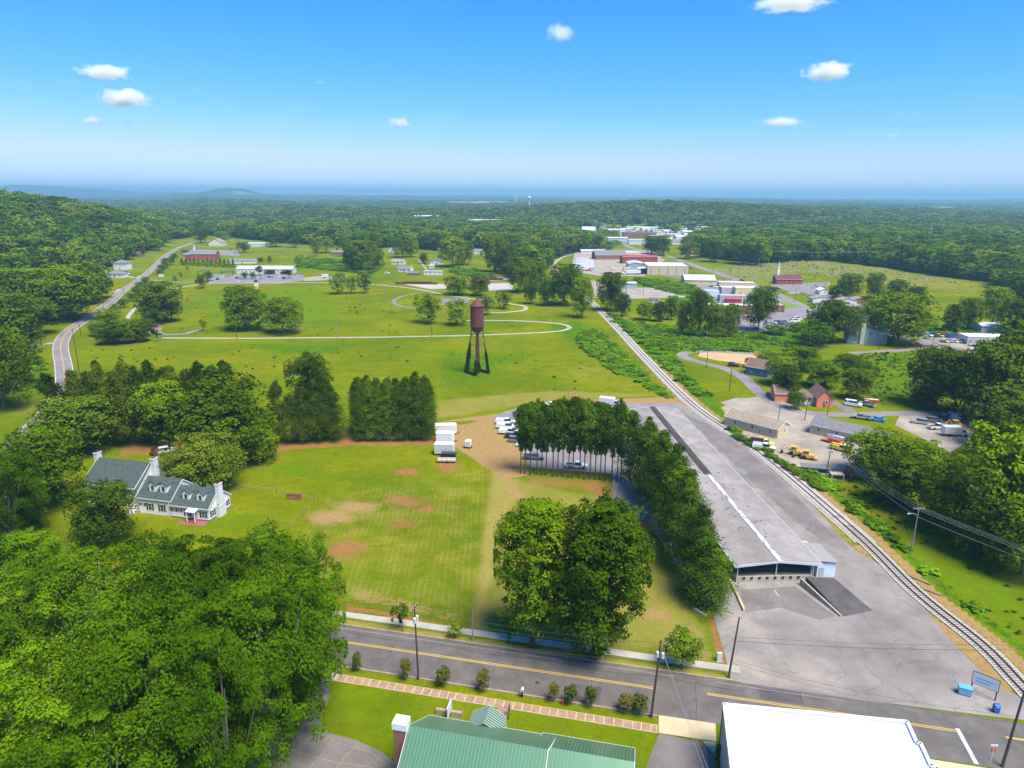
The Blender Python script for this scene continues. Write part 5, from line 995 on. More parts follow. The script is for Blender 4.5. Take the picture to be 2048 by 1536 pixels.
for i in range(38):
    x = WX / 2 + random.choice((-1, 1)) * random.uniform(1.2, 3.6); y = random.uniform(8, 46); z = ZR - abs(x - WX / 2) * .126 + .1; st.prism([(x + .22 * math.cos(a) * random.uniform(.6, 1.4), y + .18 * math.sin(a) * random.uniform(.6, 1.4)) for a in [k * 1.047 for k in range(6)]], z - .1, z + .03)
q = part('tar_patch', st, 'ridge_tar', RF); q['kind'] = 'stuff'
wl = MB(); wl.box(.4, 10, 0, .6, WL - .3, ZE - .23); wl.box(WX - .6, 1.8, 0, WX - .4, WL - .3, ZE - .23); wl.box(.6, WL - .5, 0, WX - .6, WL - .3, ZE - .2); wl.box(.6, 24.1, 0, WX - .6, 24.3, ZE - .2); part('wall', wl, 'wall_grey', WH)
part('loading_dock', MB().box(.3, .5, 0, 14.9, 24, 1.15), 'concrete', WH)
part('dock_floor', MB().box(.35, .9, 1.152, 14.85, 23.9, 1.18), 'asphalt_mid', WH)
for x, y in ((.5, .65), (7.9, .65), (.5, 8), (7.9, 8), (14.7, .65)): part('post', MB().box(x - .08, y, 1.19, x + .08, y + .16, ZE - .22 + (.75 if 5 < x < 10 else 0)), 'metal_light', WH)
for i in range(8): part('dock_bumper', MB().box(1.5 + i * 1.5, .36, .68, 1.95 + i * 1.5, .495, 1.1), 'black', WH)
an = MB().box(WX + .16, 1.7, 0, WX + 3.7, 8.4, 3.05); part('office_wall', an, 'wall_blue', WH); part('office_roof', MB().slab([(WX - .3, 1.4, ZE - .06), (WX + 4.0, 1.4, 3.22), (WX + 4.0, 8.7, 3.22), (WX - .3, 8.7, ZE - .06)], .12), 'roof_metal', WH)
part('door', MB().box(WX + .5, 1.63, 0, WX + 1.5, 1.695, 2.1), 'wall_grey', WH)
part('lean_to', MB().box(WX + .16, 8.75, 0, WX + 2.4, 11, 2.6), 'metal_light', WH); part('canopy', MB().box(WX + .16, 43.5, 3.1, WX + 3.0, 48.2, 3.25), 'roof_metal', WH)
for y in (43.7, 48.0): part('post', MB().box(WX + 2.8, y - .05, 0, WX + 2.9, y + .05, 3.1), 'metal_light', WH)
RW = thing('retaining_wall', 'tapering concrete wall beside the dark asphalt ramp', 'wall', (0, 0, 0)); 
a, b = G(1603, 1157, 1.2), G(1684, 1234, 0); a2 = G(1618, 1153, 1.2)
mb = MB(); w = .3
dx, dy = (b[0] - a[0]), (b[1] - a[1]); dl = math.hypot(dx, dy); nx, ny = -dy / dl * w, dx / dl * w
for k in range(6):
    t0, t1 = k / 6, (k + 1) / 6 - .004; h0, h1 = 1.35 - 1.0 * t0, 1.35 - 1.0 * t1; n0 = len(mb.v)
    P0 = (a[0] + dx * t0, a[1] + dy * t0); P1 = (a[0] + dx * t1, a[1] + dy * t1)
    mb.slab([(P0[0], P0[1], h0), (P1[0], P1[1], h1), (P1[0] - nx, P1[1] - ny, h1), (P0[0] - nx, P0[1] - ny, h0)][::-1], 1.4)
part('wall', mb, 'concrete', RW)
rp = [G(1612, 1154, 1.2), G(1668, 1155, 1.15), G(1745, 1221, .02), G(1688, 1233, .02)]; zs = [1.2, 1.1, .03, .03]
mb = MB(); mb.slab([(p[0], p[1], z) for p, z in zip(rp, zs)][::-1], 1.3); struct('ramp', mb, 'asphalt_dark')
LW = thing('retaining_wall', 'low rusty stained concrete kerb wall left of the loading bay', 'wall', (0, 0, 0)); a, b = G(1459, 1158, .5), G(1486, 1223, 0); dx, dy = b[0] - a[0], b[1] - a[1]
mb = MB(); mb.prism([(a[0], a[1]), (b[0], b[1]), (b[0] + .35, b[1] + .1), (a[0] + .35, a[1] + .1)], 0, .5); part('wall', mb, 'concrete_tan', LW)
mb = MB(); pp = [G(1549, 1181, 0), G(1557, 1192, 0)]; ribbon('', pp, .14, None, .035, mb=mb, bottom=None); struct('bay_line', mb, 'white_line')
# ---- simple buildings: (px, py, yaw, L, W, h, rise, wall, roof, type, label, windows)
def simple(px, py, yaw, L, W, h, rise, wm, rm, ty, label, cat='house', name=None, wins=0, group=None, wz=1.1, sides='S', ww=.9, wh=1.2, ov=.4):
    o = bld(px, py, yaw, label, cat, name, group, L=L)
    if ty == 'g': gable(o, 0, 0, L, W, h, rise, wm, rm, ov=ov)
    elif ty == 'x':  # ridge along local y
        mb = MB(); mb.box(0, 0, 0, L, W, h); mb.poly([(0, 0, h), (L, 0, h), (L / 2, 0, h + rise)]); mb.poly([(L, W, h), (0, W, h), (L / 2, W, h + rise)]); part('wall', mb, wm, o)
        r = MB()
        for sx in (-1, 1): r.slab([(L / 2, -ov, h + rise + .15), (L / 2 + sx * (L / 2 + ov), -ov, h - ov * rise / L * 2 + .15), (L / 2 + sx * (L / 2 + ov), W + ov, h - ov * rise / L * 2 + .15), (L / 2, W + ov, h + rise + .15)][::sx], .14)
        part('roof', r, rm, o)
    elif ty == 'h': hip(o, 0, 0, L, W, h, rise, wm, rm)
    else: flat(o, 0, 0, L, W, h, wm, rm)
    for sd in sides:
        n = wins if sd in 'SN' else max(1, wins // 2); ln = L if sd in 'SN' else W
        if wins:
            for i in range(n): window(o, sd, ln * (i + .5) / n + (.6 if n % 2 else 0), wz, ww, wh, L, W)
    if cat == 'house': part('door', MB().box(L * .5 - .5, -.05, 0, L * .5 + .5, -.005, 2.1), 'brick_brown', o)
    return o
s_ = simple
s_(1500, 863, -47, 17.5, 7.5, 2.9, 1.6, 'wall_tan', 'shingle_tan', 'g', 'tan shed with a brown gable roof beside the rails, tractor at its end', 'shed', 'shed', 3, sides='SE')
s_(1690, 882, -43, 21, 7.6, 2.9, 1.7, 'wall_tan', 'shingle_grey', 'g', 'long tan building with a grey gable roof between the gravel yards', 'building', 'storage_building', 4, sides='S')
CH = s_(1648, 815, -6, 5.2, 9.5, 3.4, 2.7, 'wall_salmon', 'shingle_brown', 'x', 'small coral painted house with white side wing and brown roof', 'house', 'cottage', 1, wh=1.5, wz=1.0)
hip(CH, -7.2, 2.6, 7.1, 6.5, 2.8, 1.7, 'white_paint', 'shingle_brown'); window(CH, 'S', -1.6, 1, .9, 1.3, 0, 0, y0=2.6)
gable(CH, -12.6, 5.0, 5.2, 6.4, 3.2, 2.2, 'wall_salmon', 'shingle_brown')
BH = s_(1512, 752, -40, 9, 8, 3.6, 2.6, 'wall_navy', 'shingle_brown', 'g', 'dark blue house with pinkish brown roof half hidden in trees', 'house', 'cottage', 2, sides='SE')
AP = s_(1722, 688, -14, 13, 9, 7.0, 2.2, 'wall_bluegrey', 'shingle_grey', 'x', 'two storey blue grey apartment house with a cream chimney', 'house', 'apartment_house', 2, wz=1.2, sides='SE')
for u in (3, 10): window(AP, 'S', u, 4.6, .9, 1.3, 13, 9)
part('chimney', MB().box(5.6, -.9, 0, 7.4, -.02, 10.2), 'wall_cream', AP); gable(AP, 13.2, 1, 5, 7, 5.6, 1.4, 'wall_bluegrey', 'white_roof')

RC = s_(406, 521, 4, 27, 13, 7, 3.5, 'brick', 'shingle_grey', 'g', 'red brick church with grey roof and a small white steeple', 'church', 'brick_church', 6, wz=4.2, ww=1.3, wh=1.8)
for i in range(6): window(RC, 'S', 27 * (i + .5) / 6, 1.0, 1.3, 1.4, 27, 13)
gable(RC, -5.5, 2, 5.4, 9, 6, 2, 'brick', 'shingle_grey'); sp_ = MB().box(2.5, 5.7, 9.5, 4.1, 7.3, 12.3); q = part('steeple', sp_, 'white_paint', RC); part('spire', MB().lathe([(.95, 12.3), (.05, 17)], 4, c=(3.3, 6.5)), 'white_paint', q)
s_(431, 492, 0, 18, 16, 4.5, 5, 'wall_cream', 'shingle_tan', 'x', 'cream gable fronted chapel at the top of the church car park', 'church', 'chapel', 4)
s_(484, 527, 6, 26, 9, 3, 1.6, 'white_paint', 'shingle_grey', 'g', 'low white house with grey roof right of the brick church', 'house', None, 5)
LB = s_(529, 547.5, 1.2, 50, 13, 4.2, 2.2, 'white_paint', 'metal_light', 'g', 'long white building with a pale metal roof above the busy car park', 'building', 'long_building', 14, ww=1.3)
s_(515, 493, 3, 24, 8, 4, 1.2, 'white_paint', 'metal_light', 'g', 'white mobile home with grey roof at the far end of the striped field', 'mobile home', 'mobile_home', 5)
s_(240, 540, -4, 12, 9, 6.2, 2.8, 'white_paint', 'shingle_grey', 'h', 'upper white two storey house with grey hip roof by the winding road', 'house', None, 3, wz=3.6)
s_(229, 556, -4, 13, 9, 3.4, 2.4, 'white_paint', 'shingle_grey', 'h', 'lower white house with grey hip roof by the winding road', 'house', None, 3)
s_(161, 536, 8, 7, 6, 3, 1.6, 'wall_cream', 'shingle_tan', 'h', 'small tan house peeking from the left hillside wood', 'house', None, 2)
s_(268, 512, -4, 9, 7, 3, 1.6, 'brick_brown', 'shingle_brown', 'g', 'brown house hidden under trees left of the winding road', 'house', None, 2)
for a in [(795, 529, -6, 13, 8, 3.2, 1.8, 'white_paint', 'shingle_tan', 'g', 'white house with tan roof, upper of the two on the farm lawn', 3), (808, 544, -14, 12.5, 8, 3.2, 2, 'white_paint', 'shingle_grey', 'g', 'white house with blue grey roof, lower of the two on the farm lawn', 3), (873, 529, 0, 13, 9, 3.2, 1.8, 'white_paint', 'shingle_grey', 'x', 'white bungalow with grey roof under the forked tree', 3),
    (783, 505, -10, 9, 8, 4, 2.4, 'white_paint', 'shingle_grey', 'x', 'small white house behind the farm lawn trees', 2), (956, 508, 2, 14, 9, 4, 1.8, 'white_paint', 'shingle_grey', 'g', 'white farmhouse at the top of the small bright field', 4), (678, 510, 0, 18, 9, 3.4, 1.8, 'brick_brown', 'shingle_grey', 'g', 'long low house hidden behind yellow green trees', 4)]: s_(*a[:11], 'house', None, a[11])
s_(826, 550, -4, 11, 7, 1.8, 1.2, 'brick_brown', 'shingle_brown', 'g', 'low dark red barn on the farm lawn', 'barn', 'barn'); s_(866, 550, -1, 16.5, 3.4, 3.4, .3, 'white_paint', 'metal_light', 'g', 'long white trailer home below the farm lawn', 'mobile home', 'mobile_home', 4); s_(863, 537, 0, 4.5, 3.5, 2.8, .6, 'white_paint', 'metal_light', 'g', 'small white shed above the long white trailer home', 'shed', 'shed')
# chapel with steeple
CP = s_(1578, 568.5, -4, 21, 11, 4.2, 3.2, 'brick', 'rust', 'g', 'red brick chapel with a tall white steeple beside the cemetery', 'chapel', 'chapel', 6)
q = part('steeple', MB().box(1.2, 4.4, 6.4, 3.6, 6.8, 10.5), 'white_paint', CP); part('spire', MB().lathe([(1.3, 10.5), (.9, 11.2), (.04, 19)], 6, c=(2.4, 5.6)), 'white_paint', q)
# town
TB = s_(1335, 550, -3, 37, 34, 8, 0, 'wall_tan', 'white_roof', 'f', 'big tan metal warehouse with a white roof and tall front wall', 'warehouse', 'industrial_building')
for k in range(5): part('downpipe', MB().box(3 + k * 7.7, -.16, 0, 3.3 + k * 7.7, -.02, 7.8), 'shingle_brown', TB)
part('canopy', MB().slab([(-8, 2, 5.2), (-.1, 2, 6.2), (-.1, 14, 6.2), (-8, 14, 5.2)], .3), 'white_roof', TB); part('canopy_wall', MB().box(-6.5, 4, 0, -.1, 13.5, 5.2), 'black', TB)
s_(1272, 539, -4, 15, 26, 5.4, 1.4, 'wall_bluegrey', 'metal_light', 'x', 'pale green steel shed left of the tan warehouse', 'shed', 'steel_shed')
s_(1280, 527, 4, 38, 14, 7, 1.2, 'brick', 'red_metal', 'g', 'long red walled building behind the tan warehouse', 'building', 'red_building')
s_(1222, 519, 6, 36, 20, 5, 4.5, 'brick_brown', 'shingle_grey', 'g', 'brown store with a large sagging purple grey roof', 'building', 'store')
s_(1262, 515, 0, 22, 14, 5.5, 1, 'wall_tan', 'white_roof', 'f', 'tan block with white roof right of the brown store', 'building', 'store')
s_(1186, 508, -4, 30, 8, 4, 1, 'white_paint', 'white_roof', 'g', 'white roofed shed at the rail curve', 'shed', 'shed')
s_(1230, 482.5, 0, 40, 11, 5, 1.2, 'metal_light', 'white_roof', 'g', 'long pale trailer like shed beside the town street', 'shed', 'shed')
s_(1277, 476, -2, 52, 18, 9, 0, 'brick_brown', 'shingle_grey', 'f', 'brown brick mill building beside the town street', 'building', 'mill_building', 6, wz=3)
s_(1278, 489, -2, 30, 14, 6, 1, 'wall_blue', 'metal_light', 'g', 'pale blue shed below the brick mill', 'shed', 'shed')
s_(1400, 569, -4, 25, 18, 3.6, 3.4, 'wall_yellow', 'metal_light', 'g', 'yellow walled building with a broad pale blue metal roof', 'building', 'store', 3); s_(1256, 578, -2, 13, 10, 4.4, .6, 'wall_bluegrey', 'metal_light', 'g', 'pale steel building standing alone on the gravel lot', 'shed', 'steel_shed')
s_(1424, 591, -9, 10, 7, 3, .4, 'wall_blue', 'metal_light', 'f', 'small light blue block on the lot', 'building', 'block'); s_(1478, 588, -4, 26, 10, 4.4, 0, 'wall_grey', 'white_roof', 'f', 'grey shopfront with white roof', 'shop', 'shop', 3); s_(1497, 591, -6, 19, 12, 5.2, 0, 'wall_yellow', 'white_roof', 'f', 'yellow shop building with round windows', 'shop', 'shop', 3, ww=1.3)
s_(1474, 576, -4, 28, 8, 4, 0, 'wall_tan', 'wall_cream', 'f', 'long beige shop behind the white roofed shops', 'shop', 'shop'); s_(1478, 604, -5, 26, 8, 4, 0, 'wall_grey', 'wall_grey', 'f', 'dark grey shop below the yellow shop', 'shop', 'shop'); s_(1468, 606, -5, 10, 4, 3, .8, 'red_metal', 'red_metal', 'g', 'small building with a red roof in front of the grey shop', 'shop', 'shop')
s_(1455, 628, -4, 38, 10, 5, 0, 'brick_brown', 'white_roof', 'f', 'white roofed strip of shops hidden behind dark trees', 'shop', 'shop', 5); s_(1550, 624, -12, 11, 9, 4, 0, 'brick_brown', 'concrete', 'f', 'brick corner shop before the small grass island', 'shop', 'shop', 2)
s_(1307, 606, -16, 7, 4, 2.6, .4, 'white_paint', 'rust', 'g', 'old white caravan on the dry grass', 'caravan', 'caravan', 2)
for i, (px, py, L_, lb) in enumerate([(1643, 606, 12, 'white fronted shed with grey roof left of the row of sheds'), (1695, 610, 12, 'second white garden shed of the row'), (1722, 608, 9, 'brick garden shed at the end of the row'), (1648, 589, 7, 'small white roofed kiosk by the chapel street')]): s_(px, py, -3, L_, 8, 3, 1.4, 'white_paint' if i != 2 else 'brick_brown', 'shingle_tan' if i < 3 else 'white_roof', 'x', lb, 'shed', 'shed', 1)
s_(1708, 634, -4, 9, 6, 3, 0, 'white_paint', 'red_metal', 'f', 'red and white kiosk between the sheds and the large tree', 'kiosk', 'kiosk')
s_(1985, 690, -6, 24, 10, 3.6, 0, 'metal_light', 'white_roof', 'f', 'white car dealer showroom with a flat roof', 'showroom', 'showroom', 8); s_(2020, 668, -4, 30, 12, 4, 1, 'white_paint', 'white_roof', 'g', 'white hall behind the car dealer', 'hall', 'hall', 4)
s_(1395, 512, -6, 22, 10, 4, 2, 'wall_tan', 'rust_orange', 'h', 'orange roofed house at the end of the cemetery street', 'house', None, 2); s_(1640, 518, -4, 28, 10, 4, 2, 'brick_brown', 'shingle_brown', 'g', 'brown roofed house behind the cemetery hedge', 'house', None, 3)
# far white and pale buildings in the woods
fb = [(1178, 447, 26, 'house with a steep white gable in the wood above the field', 'x', 5, 6), (1300, 452, 60, 'long white roofed store at the top of the town street', 'g', 5, 1), (1332, 455, 40, 'blue roofed store beside the long white one', 'g', 5, 1), (1352, 470, 30, 'grey roofed house in the far town, left', 'g', 4, 2), (1372, 478, 34, 'pale roofed house in the far town, right', 'g', 4, 2), (1350, 489, 26, 'house with grey roof below the far town street', 'g', 4, 2), (1405, 476, 60, 'pale hall near the tall lamp mast', 'g', 5, 2), (1268, 452, 30, 'small white building at the street head', 'g', 4, 1), (1235, 449, 34, 'pale building left of the street head', 'g', 4, 1), (1400, 459, 50, 'white building on the clearing at the wood edge', 'g', 5, 1),
      (853, 443, 66, 'white and brown barns in the far clearing, left'.replace('barns', 'barn'), 'g', 7, 2), (875, 443, 30, 'small white shed in the far clearing', 'g', 5, 1), (972, 442, 90, 'long pink white factory in the far wood', 'f', 8, 0), (925, 408, 240, 'left one of the distant white factories near the horizon', 'f', 16, 0), (958, 408, 150, 'middle one of the distant white factories near the horizon', 'f', 14, 0), (985, 408, 200, 'right one of the distant white factories near the horizon', 'f', 14, 0), (1258, 409, 130, 'white building on the crest of the wooded ridge', 'f', 10, 0), (1650, 467, 40, 'white roof in the wood beyond the cemetery', 'g', 8, 2), (1560, 470, 30, 'pink house wall in the wood beyond the cemetery', 'g', 9, 2), (1880, 420, 160, 'distant pale building on the right side of the far wood', 'f', 14, 0), (1610, 483, 22, 'white house under the trees behind the chapel', 'g', 6, 2), (578, 412, 60, 'distant white building left of centre in the far wood', 'f', 12, 0)]
for px, py, L_, lb, ty, h_, ri in fb:
    o = bld(px, py, random.uniform(-8, 8), lb, 'building' if 'house' not in lb else 'house', 'distant_building', L=L_)
    h_ = h_ + (8 if py < 445 else 0)
    (gable(o, 0, 0, L_, L_ * .4, h_, ri, 'white_paint' if 'pink' not in lb else 'wall_tan', 'white_roof' if 'grey' not in lb else 'shingle_grey') if ty != 'f' else flat(o, 0, 0, L_, L_ * .3, h_, 'white_paint', 'white_roof'))
for k, (px, py) in enumerate([(1292, 461), (1304, 465), (1316, 462), (1322, 470), (1336, 466), (1343, 474), (1356, 463), (1364, 488), (1376, 468), (1388, 489), (1384, 478), (1310, 478), (1328, 484), (1250, 450), (1290, 448), (1315, 450), (1345, 449), (1365, 452), (1205, 455), (1216, 449), (1415, 468), (1426, 462)]):
    o = bld(px, py, random.uniform(-20, 20), 'small pale distant building in the far town above the cemetery corner', 'building', 'distant_building', 'small pale buildings of the far town', L=18); L_ = random.uniform(14, 30); gable(o, 0, 0, L_, L_ * .55, 4.5, 1.6, ['white_paint', 'wall_grey', 'wall_tan'][k % 3], ['white_roof', 'metal_light', 'shingle_grey', 'shingle_tan'][k % 4])
# ---- water tower
wx, wy = G(955, 746, 0); WT = thing('water_tower', 'rusty red brown water tower on four tall legs with a conical roof', 'water tower', (wx, wy, 0), R(38))
rt, rbm = 2.15, 4.5; zt = 17.4
for k in range(4):
    a = R(45 + 90 * k); part('leg', MB().tube([(math.cos(a) * rbm, math.sin(a) * rbm, 0), (math.cos(a) * rt, math.sin(a) * rt, zt + 2)], [.21, .17], 6), 'rust_dark', WT)
for zz in (6.0, 11.5, 15.6):
    r_ = rbm + (rt - rbm) * zz / (zt + 2)
    for k in range(4):
        a, b = R(45 + 90 * k), R(135 + 90 * k); part('strut', MB().tube([(math.cos(a) * r_, math.sin(a) * r_, zz), (math.cos(b) * r_, math.sin(b) * r_, zz)], .1, 4), 'rust_dark', WT)
zs = [.2, 6.0, 11.5, 15.6]
for za, zb in zip(zs[:-1], zs[1:]):
    ra, rb_ = [rbm + (rt - rbm) * z / (zt + 2) for z in (za, zb)]
    for k in range(4):
        a, b = R(45 + 90 * k), R(135 + 90 * k); br = MB(); br.tube([(math.cos(a) * ra, math.sin(a) * ra, za), (math.cos(b) * rb_, math.sin(b) * rb_, zb)], .045, 3); br.tube([(math.cos(b) * ra, math.sin(b) * ra, za), (math.cos(a) * rb_, math.sin(a) * rb_, zb)], .045, 3); part('brace', br, 'rust_dark', WT)
part('riser_pipe', MB().tube([(0, 0, 0), (0, 0, 17)], .42, 10), 'rust', WT)
tk = part('tank', MB().lathe([(.3, 16.4), (1.3, 16.9), (2.1, 17.7), (2.62, 18.9), (2.7, 19.4), (2.7, 27.6), (2.6, 27.65)], 24), 'rust', WT)
part('tank_roof', MB().lathe([(3.05, 27.5), (2.9, 27.75), (1.5, 29.1), (.25, 30.3), (.22, 30.7), (.02, 30.8)], 24), 'rust', tk)
part('band', MB().lathe([(2.72, 19.3), (2.82, 19.35), (2.82, 19.55), (2.72, 19.6)], 24), 'rust_dark', tk); part('band', MB().lathe([(2.71, 22.0), (2.75, 22.02), (2.75, 22.1), (2.71, 22.12)], 24), 'rust_dark', tk); part('band', MB().lathe([(2.71, 24.8), (2.75, 24.82), (2.75, 24.9), (2.71, 24.92)], 24), 'rust_dark', tk)
ld = MB()
for sx in (-.2, .2): ld.tube([(2.9, sx, 16.5), (2.9, sx, 27.4)], .03, 3)
for k in range(26): ld.tube([(2.9, -.2, 16.8 + k * .4), (2.9, .2, 16.8 + k * .4)], .02, 3)
part('ladder', ld, 'rust_dark', WT)
def ivy(label, segs, n, rad, leaf=.16):
    P_, N_ = [], []
    for (a, b, ra, rb2) in segs:
        a, b = np.array(a, float), np.array(b, float); k = int(n * np.linalg.norm(b - a)); t_ = rng.random(k)[:, None]; d = sph(k); P_.append(a + (b - a) * t_ + d * (ra + (rb2 - ra) * t_) * rng.uniform(.5, 1.1, (k, 1))); N_.append(d)
    C = np.concatenate(P_); C[:, 2] = np.abs(C[:, 2]); me = leaf_mesh('vine', C, np.concatenate(N_), leaf, rng.random(len(C)), CEDAR); o = link('vine', me); tag(o, label, 'vine'); return o
an_ = [R(38 + 45 + 90 * k) for k in range(4)]; bs = [(wx + math.cos(a) * rbm, wy + math.sin(a) * rbm) for a in an_]
order = sorted(range(4), key=lambda k: bs[k][0]); lg = lambda k, z: (wx + math.cos(an_[k]) * (rbm + (rt - rbm) * z / 19.4), wy + math.sin(an_[k]) * (rbm + (rt - rbm) * z / 19.4), z)
ivy('thick green vine climbing the left legs of the water tower', [(lg(order[0], 0), lg(order[0], 9), 1.15, .9), (lg(order[0], 9), lg(order[0], 12.5), .8, .3), (lg(order[1], 0), lg(order[1], 6), .8, .5), (lg(order[0], 0), lg(order[1], 0), .9, .9)], 330, 1)
ivy('green vine on the right legs of the water tower', [(lg(order[3], 0), lg(order[3], 9), .8, .55), (lg(order[3], 9), lg(order[3], 10.5), .4, .2), (lg(order[2], 0), lg(order[2], 3), .8, .5), (lg(order[3], 0), lg(order[2], 0), .8, .8), ((wx, wy, 0), (wx, wy, 5), 1.0, .6)], 330, 1)
# ================================================================ vehicles
pm('paint_white', (.74, .75, .76), None, 1, .3, spec=.6); pm('paint_silver', (.42, .44, .47), None, 1, .3, metal=.3); pm('paint_black', (.02, .021, .024), None, 1, .25, spec=.6); pm('paint_grey', (.16, .17, .19), None, 1, .3); pm('paint_blue', (.03, .12, .38), None, 1, .3); pm('paint_red', (.40, .02, .03), None, 1, .3); pm('paint_skyblue', (.06, .30, .62), None, 1, .3); pm('paint_tan', (.45, .38, .28), None, 1, .4); pm('paint_yellow', (.74, .58, .03), None, 1, .35); pm('paint_darkred', (.16, .015, .02), None, 1, .3); pm('paint_navy', (.03, .05, .16), None, 1, .3)
VC = {}
def vmesh(kind, col):
    k = (kind, col)
    if k in VC: return VC[k]
    m = 'paint_' + col; parts = []
    def prof(pts, w, x=0):
        mb = MB(); n = len(pts); hw = w / 2; pts = pts[::-1]
        ins = [(p[0], -hw if p[1] < .95 else -hw * .96, p[1]) for p in pts]; ot = [(p[0], hw if p[1] < .95 else hw * .96, p[1]) for p in pts]; n0 = 0; mb.v += ins + ot
        mb.f.append(tuple(range(n - 1, -1, -1))); mb.mi.append(0); mb.f.append(tuple(range(n, 2 * n))); mb.mi.append(0)
        for i in range(n): j = (i + 1) % n; mb.f.append((i, j, n + j, n + i)); mb.mi.append(0)
        return mb
    def cab(x0, x1, x2, x3, z0, z1, w, mats, gl='glass'):
        """greenhouse: bottom x0..x3, top x1..x2; glass sides, painted roof"""
        hw, tw = w / 2 * .97, w / 2 * .78; g = MB(); b = [(x0, -hw, z0), (x3, -hw, z0), (x3, hw, z0), (x0, hw, z0)]; t = [(x1, -tw, z1), (x2, -tw, z1), (x2, tw, z1), (x1, tw, z1)]
        for i in range(4): j = (i + 1) % 4; g.quad(b[i], b[j], t[j], t[i])
        r = MB().slab([(x1 - .03, -tw - .02, z1 + .04), (x2 + .03, -tw - .02, z1 + .04), (x2 + .03, tw + .02, z1 + .04), (x1 - .03, tw + .02, z1 + .04)], .06)
        parts.append(('window', g.mesh('window', gl))); parts.append(('cab_roof', r.mesh('cab_roof', m)))
    wr, wx_, hw_ = .34, (1.35, -1.35), .82
    if kind == 'car':
        parts.append(('body', prof([(-2.25, .3), (-2.3, .75), (-2.2, .95), (-1.5, 1.0), (1.0, .98), (2.1, .8), (2.28, .65), (2.25, .3)], 1.8).mesh('body', m))); cab(-1.75, -1.05, .35, 1.1, .97, 1.42, 1.7, m)
    elif kind == 'suv':
        parts.append(('body', prof([(-2.35, .35), (-2.4, .8), (-2.35, 1.08), (.95, 1.08), (2.1, .98), (2.35, .8), (2.35, .35)], 1.92).mesh('body', m))); cab(-2.32, -2.05, .2, .95, 1.07, 1.72, 1.82, m); wr = .38; wx_ = (1.45, -1.4)
    elif kind in ('van', 'minibus'):
        parts.append(('body', prof([(-2.7, .35), (-2.75, 1.0), (-2.7, 1.3), (1.5, 1.3), (2.5, 1.1), (2.75, .85), (2.7, .35)], 2.0).mesh('body', m))); cab(-2.68, -2.55, .9, 1.6, 1.29, 2.05, 1.92, m); wr = .38; wx_ = (1.75, -1.75)
        parts.append(('side_panel', MB().box(-1.9 if kind == 'van' else -2.0, -.97, 1.3, .1 if kind == 'van' else -1.5, .97, 1.92).mesh('side_panel', m)))
    elif kind == 'pickup':
        parts.append(('body', prof([(-2.9, .5), (-2.92, 1.05), (-.5, 1.08), (1.0, 1.1), (2.6, 1.02), (2.9, .8), (2.9, .45)], 2.0).mesh('body', m))); cab(-.6, -.35, .75, 1.4, 1.09, 1.82, 1.88, m)
        parts.append(('truck_bed', MB().box(-2.8, -.85, 1.06, -.7, .85, 1.09).mesh('truck_bed', 'black'))); wr = .42; wx_ = (1.85, -1.8); hw_ = .9
        bx = MB(); bx.box(-2.9, -1.0, 1.05, -.62, -.85, 1.2); bx.box(-2.9, .85, 1.05, -.62, 1.0, 1.2); bx.box(-2.92, -.85, 1.05, -2.8, .85, 1.2); parts.append(('bed_side', bx.mesh('bed_side', m)))
    elif kind == 'service':
        parts.append(('body', prof([(-.5, .5), (-.5, 1.15), (1.0, 1.15), (2.7, 1.08), (3.0, .85), (3.0, .45)], 2.1).mesh('body', m))); cab(-.45, -.3, .9, 1.55, 1.14, 1.95, 1.95, m)
        bx = MB(); bx.box(-3.2, -1.1, .55, -.55, -.62, 1.65); bx.box(-3.2, .62, .55, -.55, 1.1, 1.65); bx.box(-3.2, -.62, .55, -.55, .62, .9); parts.append(('service_body', bx.mesh('service_body', m))); wr = .45; wx_ = (2.0, -2.0); hw_ = .92
    elif kind == 'dump':
        parts.append(('body', prof([(.3, .6), (.3, 1.35), (1.7, 1.35), (2.9, 1.25), (3.2, 1.0), (3.2, .5)], 2.2).mesh('body', m))); cab(.35, .5, 1.3, 1.85, 1.34, 2.2, 2.05, m)
        bx = MB(); bx.box(-3.4, -1.15, .95, .1, -1.05, 1.9); bx.box(-3.4, 1.05, .95, .1, 1.15, 1.9); bx.box(-3.5, -1.15, .95, -3.4, 1.15, 1.9); bx.box(.1, -1.15, .95, .2, 1.15, 2.2); bx.box(-3.4, -1.05, .95, .1, 1.05, 1.05); parts.append(('tipper_body', bx.mesh('tipper_body', 'rust'))); parts.append(('chassis', MB().box(-3.3, -.45, .55, 2.8, .45, .93).mesh('chassis', 'black'))); wr = .5; wx_ = (2.3, -2.2); hw_ = .98
    elif kind == 'boxtruck':
        parts.append(('body', prof([(1.3, .5), (1.3, 1.5), (1.6, 1.5), (2.9, 1.3), (3.3, 1.0), (3.3, .5)], 2.1).mesh('body', m))); cab(1.3, 1.35, 2.0, 2.6, 1.45, 2.25, 2.0, m); parts.append(('cargo_box', MB().box(-4, -1.2, .95, 1.15, 1.2, 3.1).mesh('cargo_box', 'white_paint'))); wr = .48; wx_ = (2.4, -2.4); hw_ = .98
    elif kind == 'semi':
        parts.append(('body', prof([(4.2, .5), (4.2, 1.8), (7.0, 1.8), (8.4, 1.6), (8.9, 1.2), (8.9, .5)], 2.4).mesh('body', m))); cab(4.9, 5.0, 6.4, 6.9, 1.8, 2.9, 2.2, m); parts.append(('sleeper_cab', MB().box(4.0, -1.15, 1.2, 4.98, 1.15, 3.4).mesh('sleeper_cab', m)))
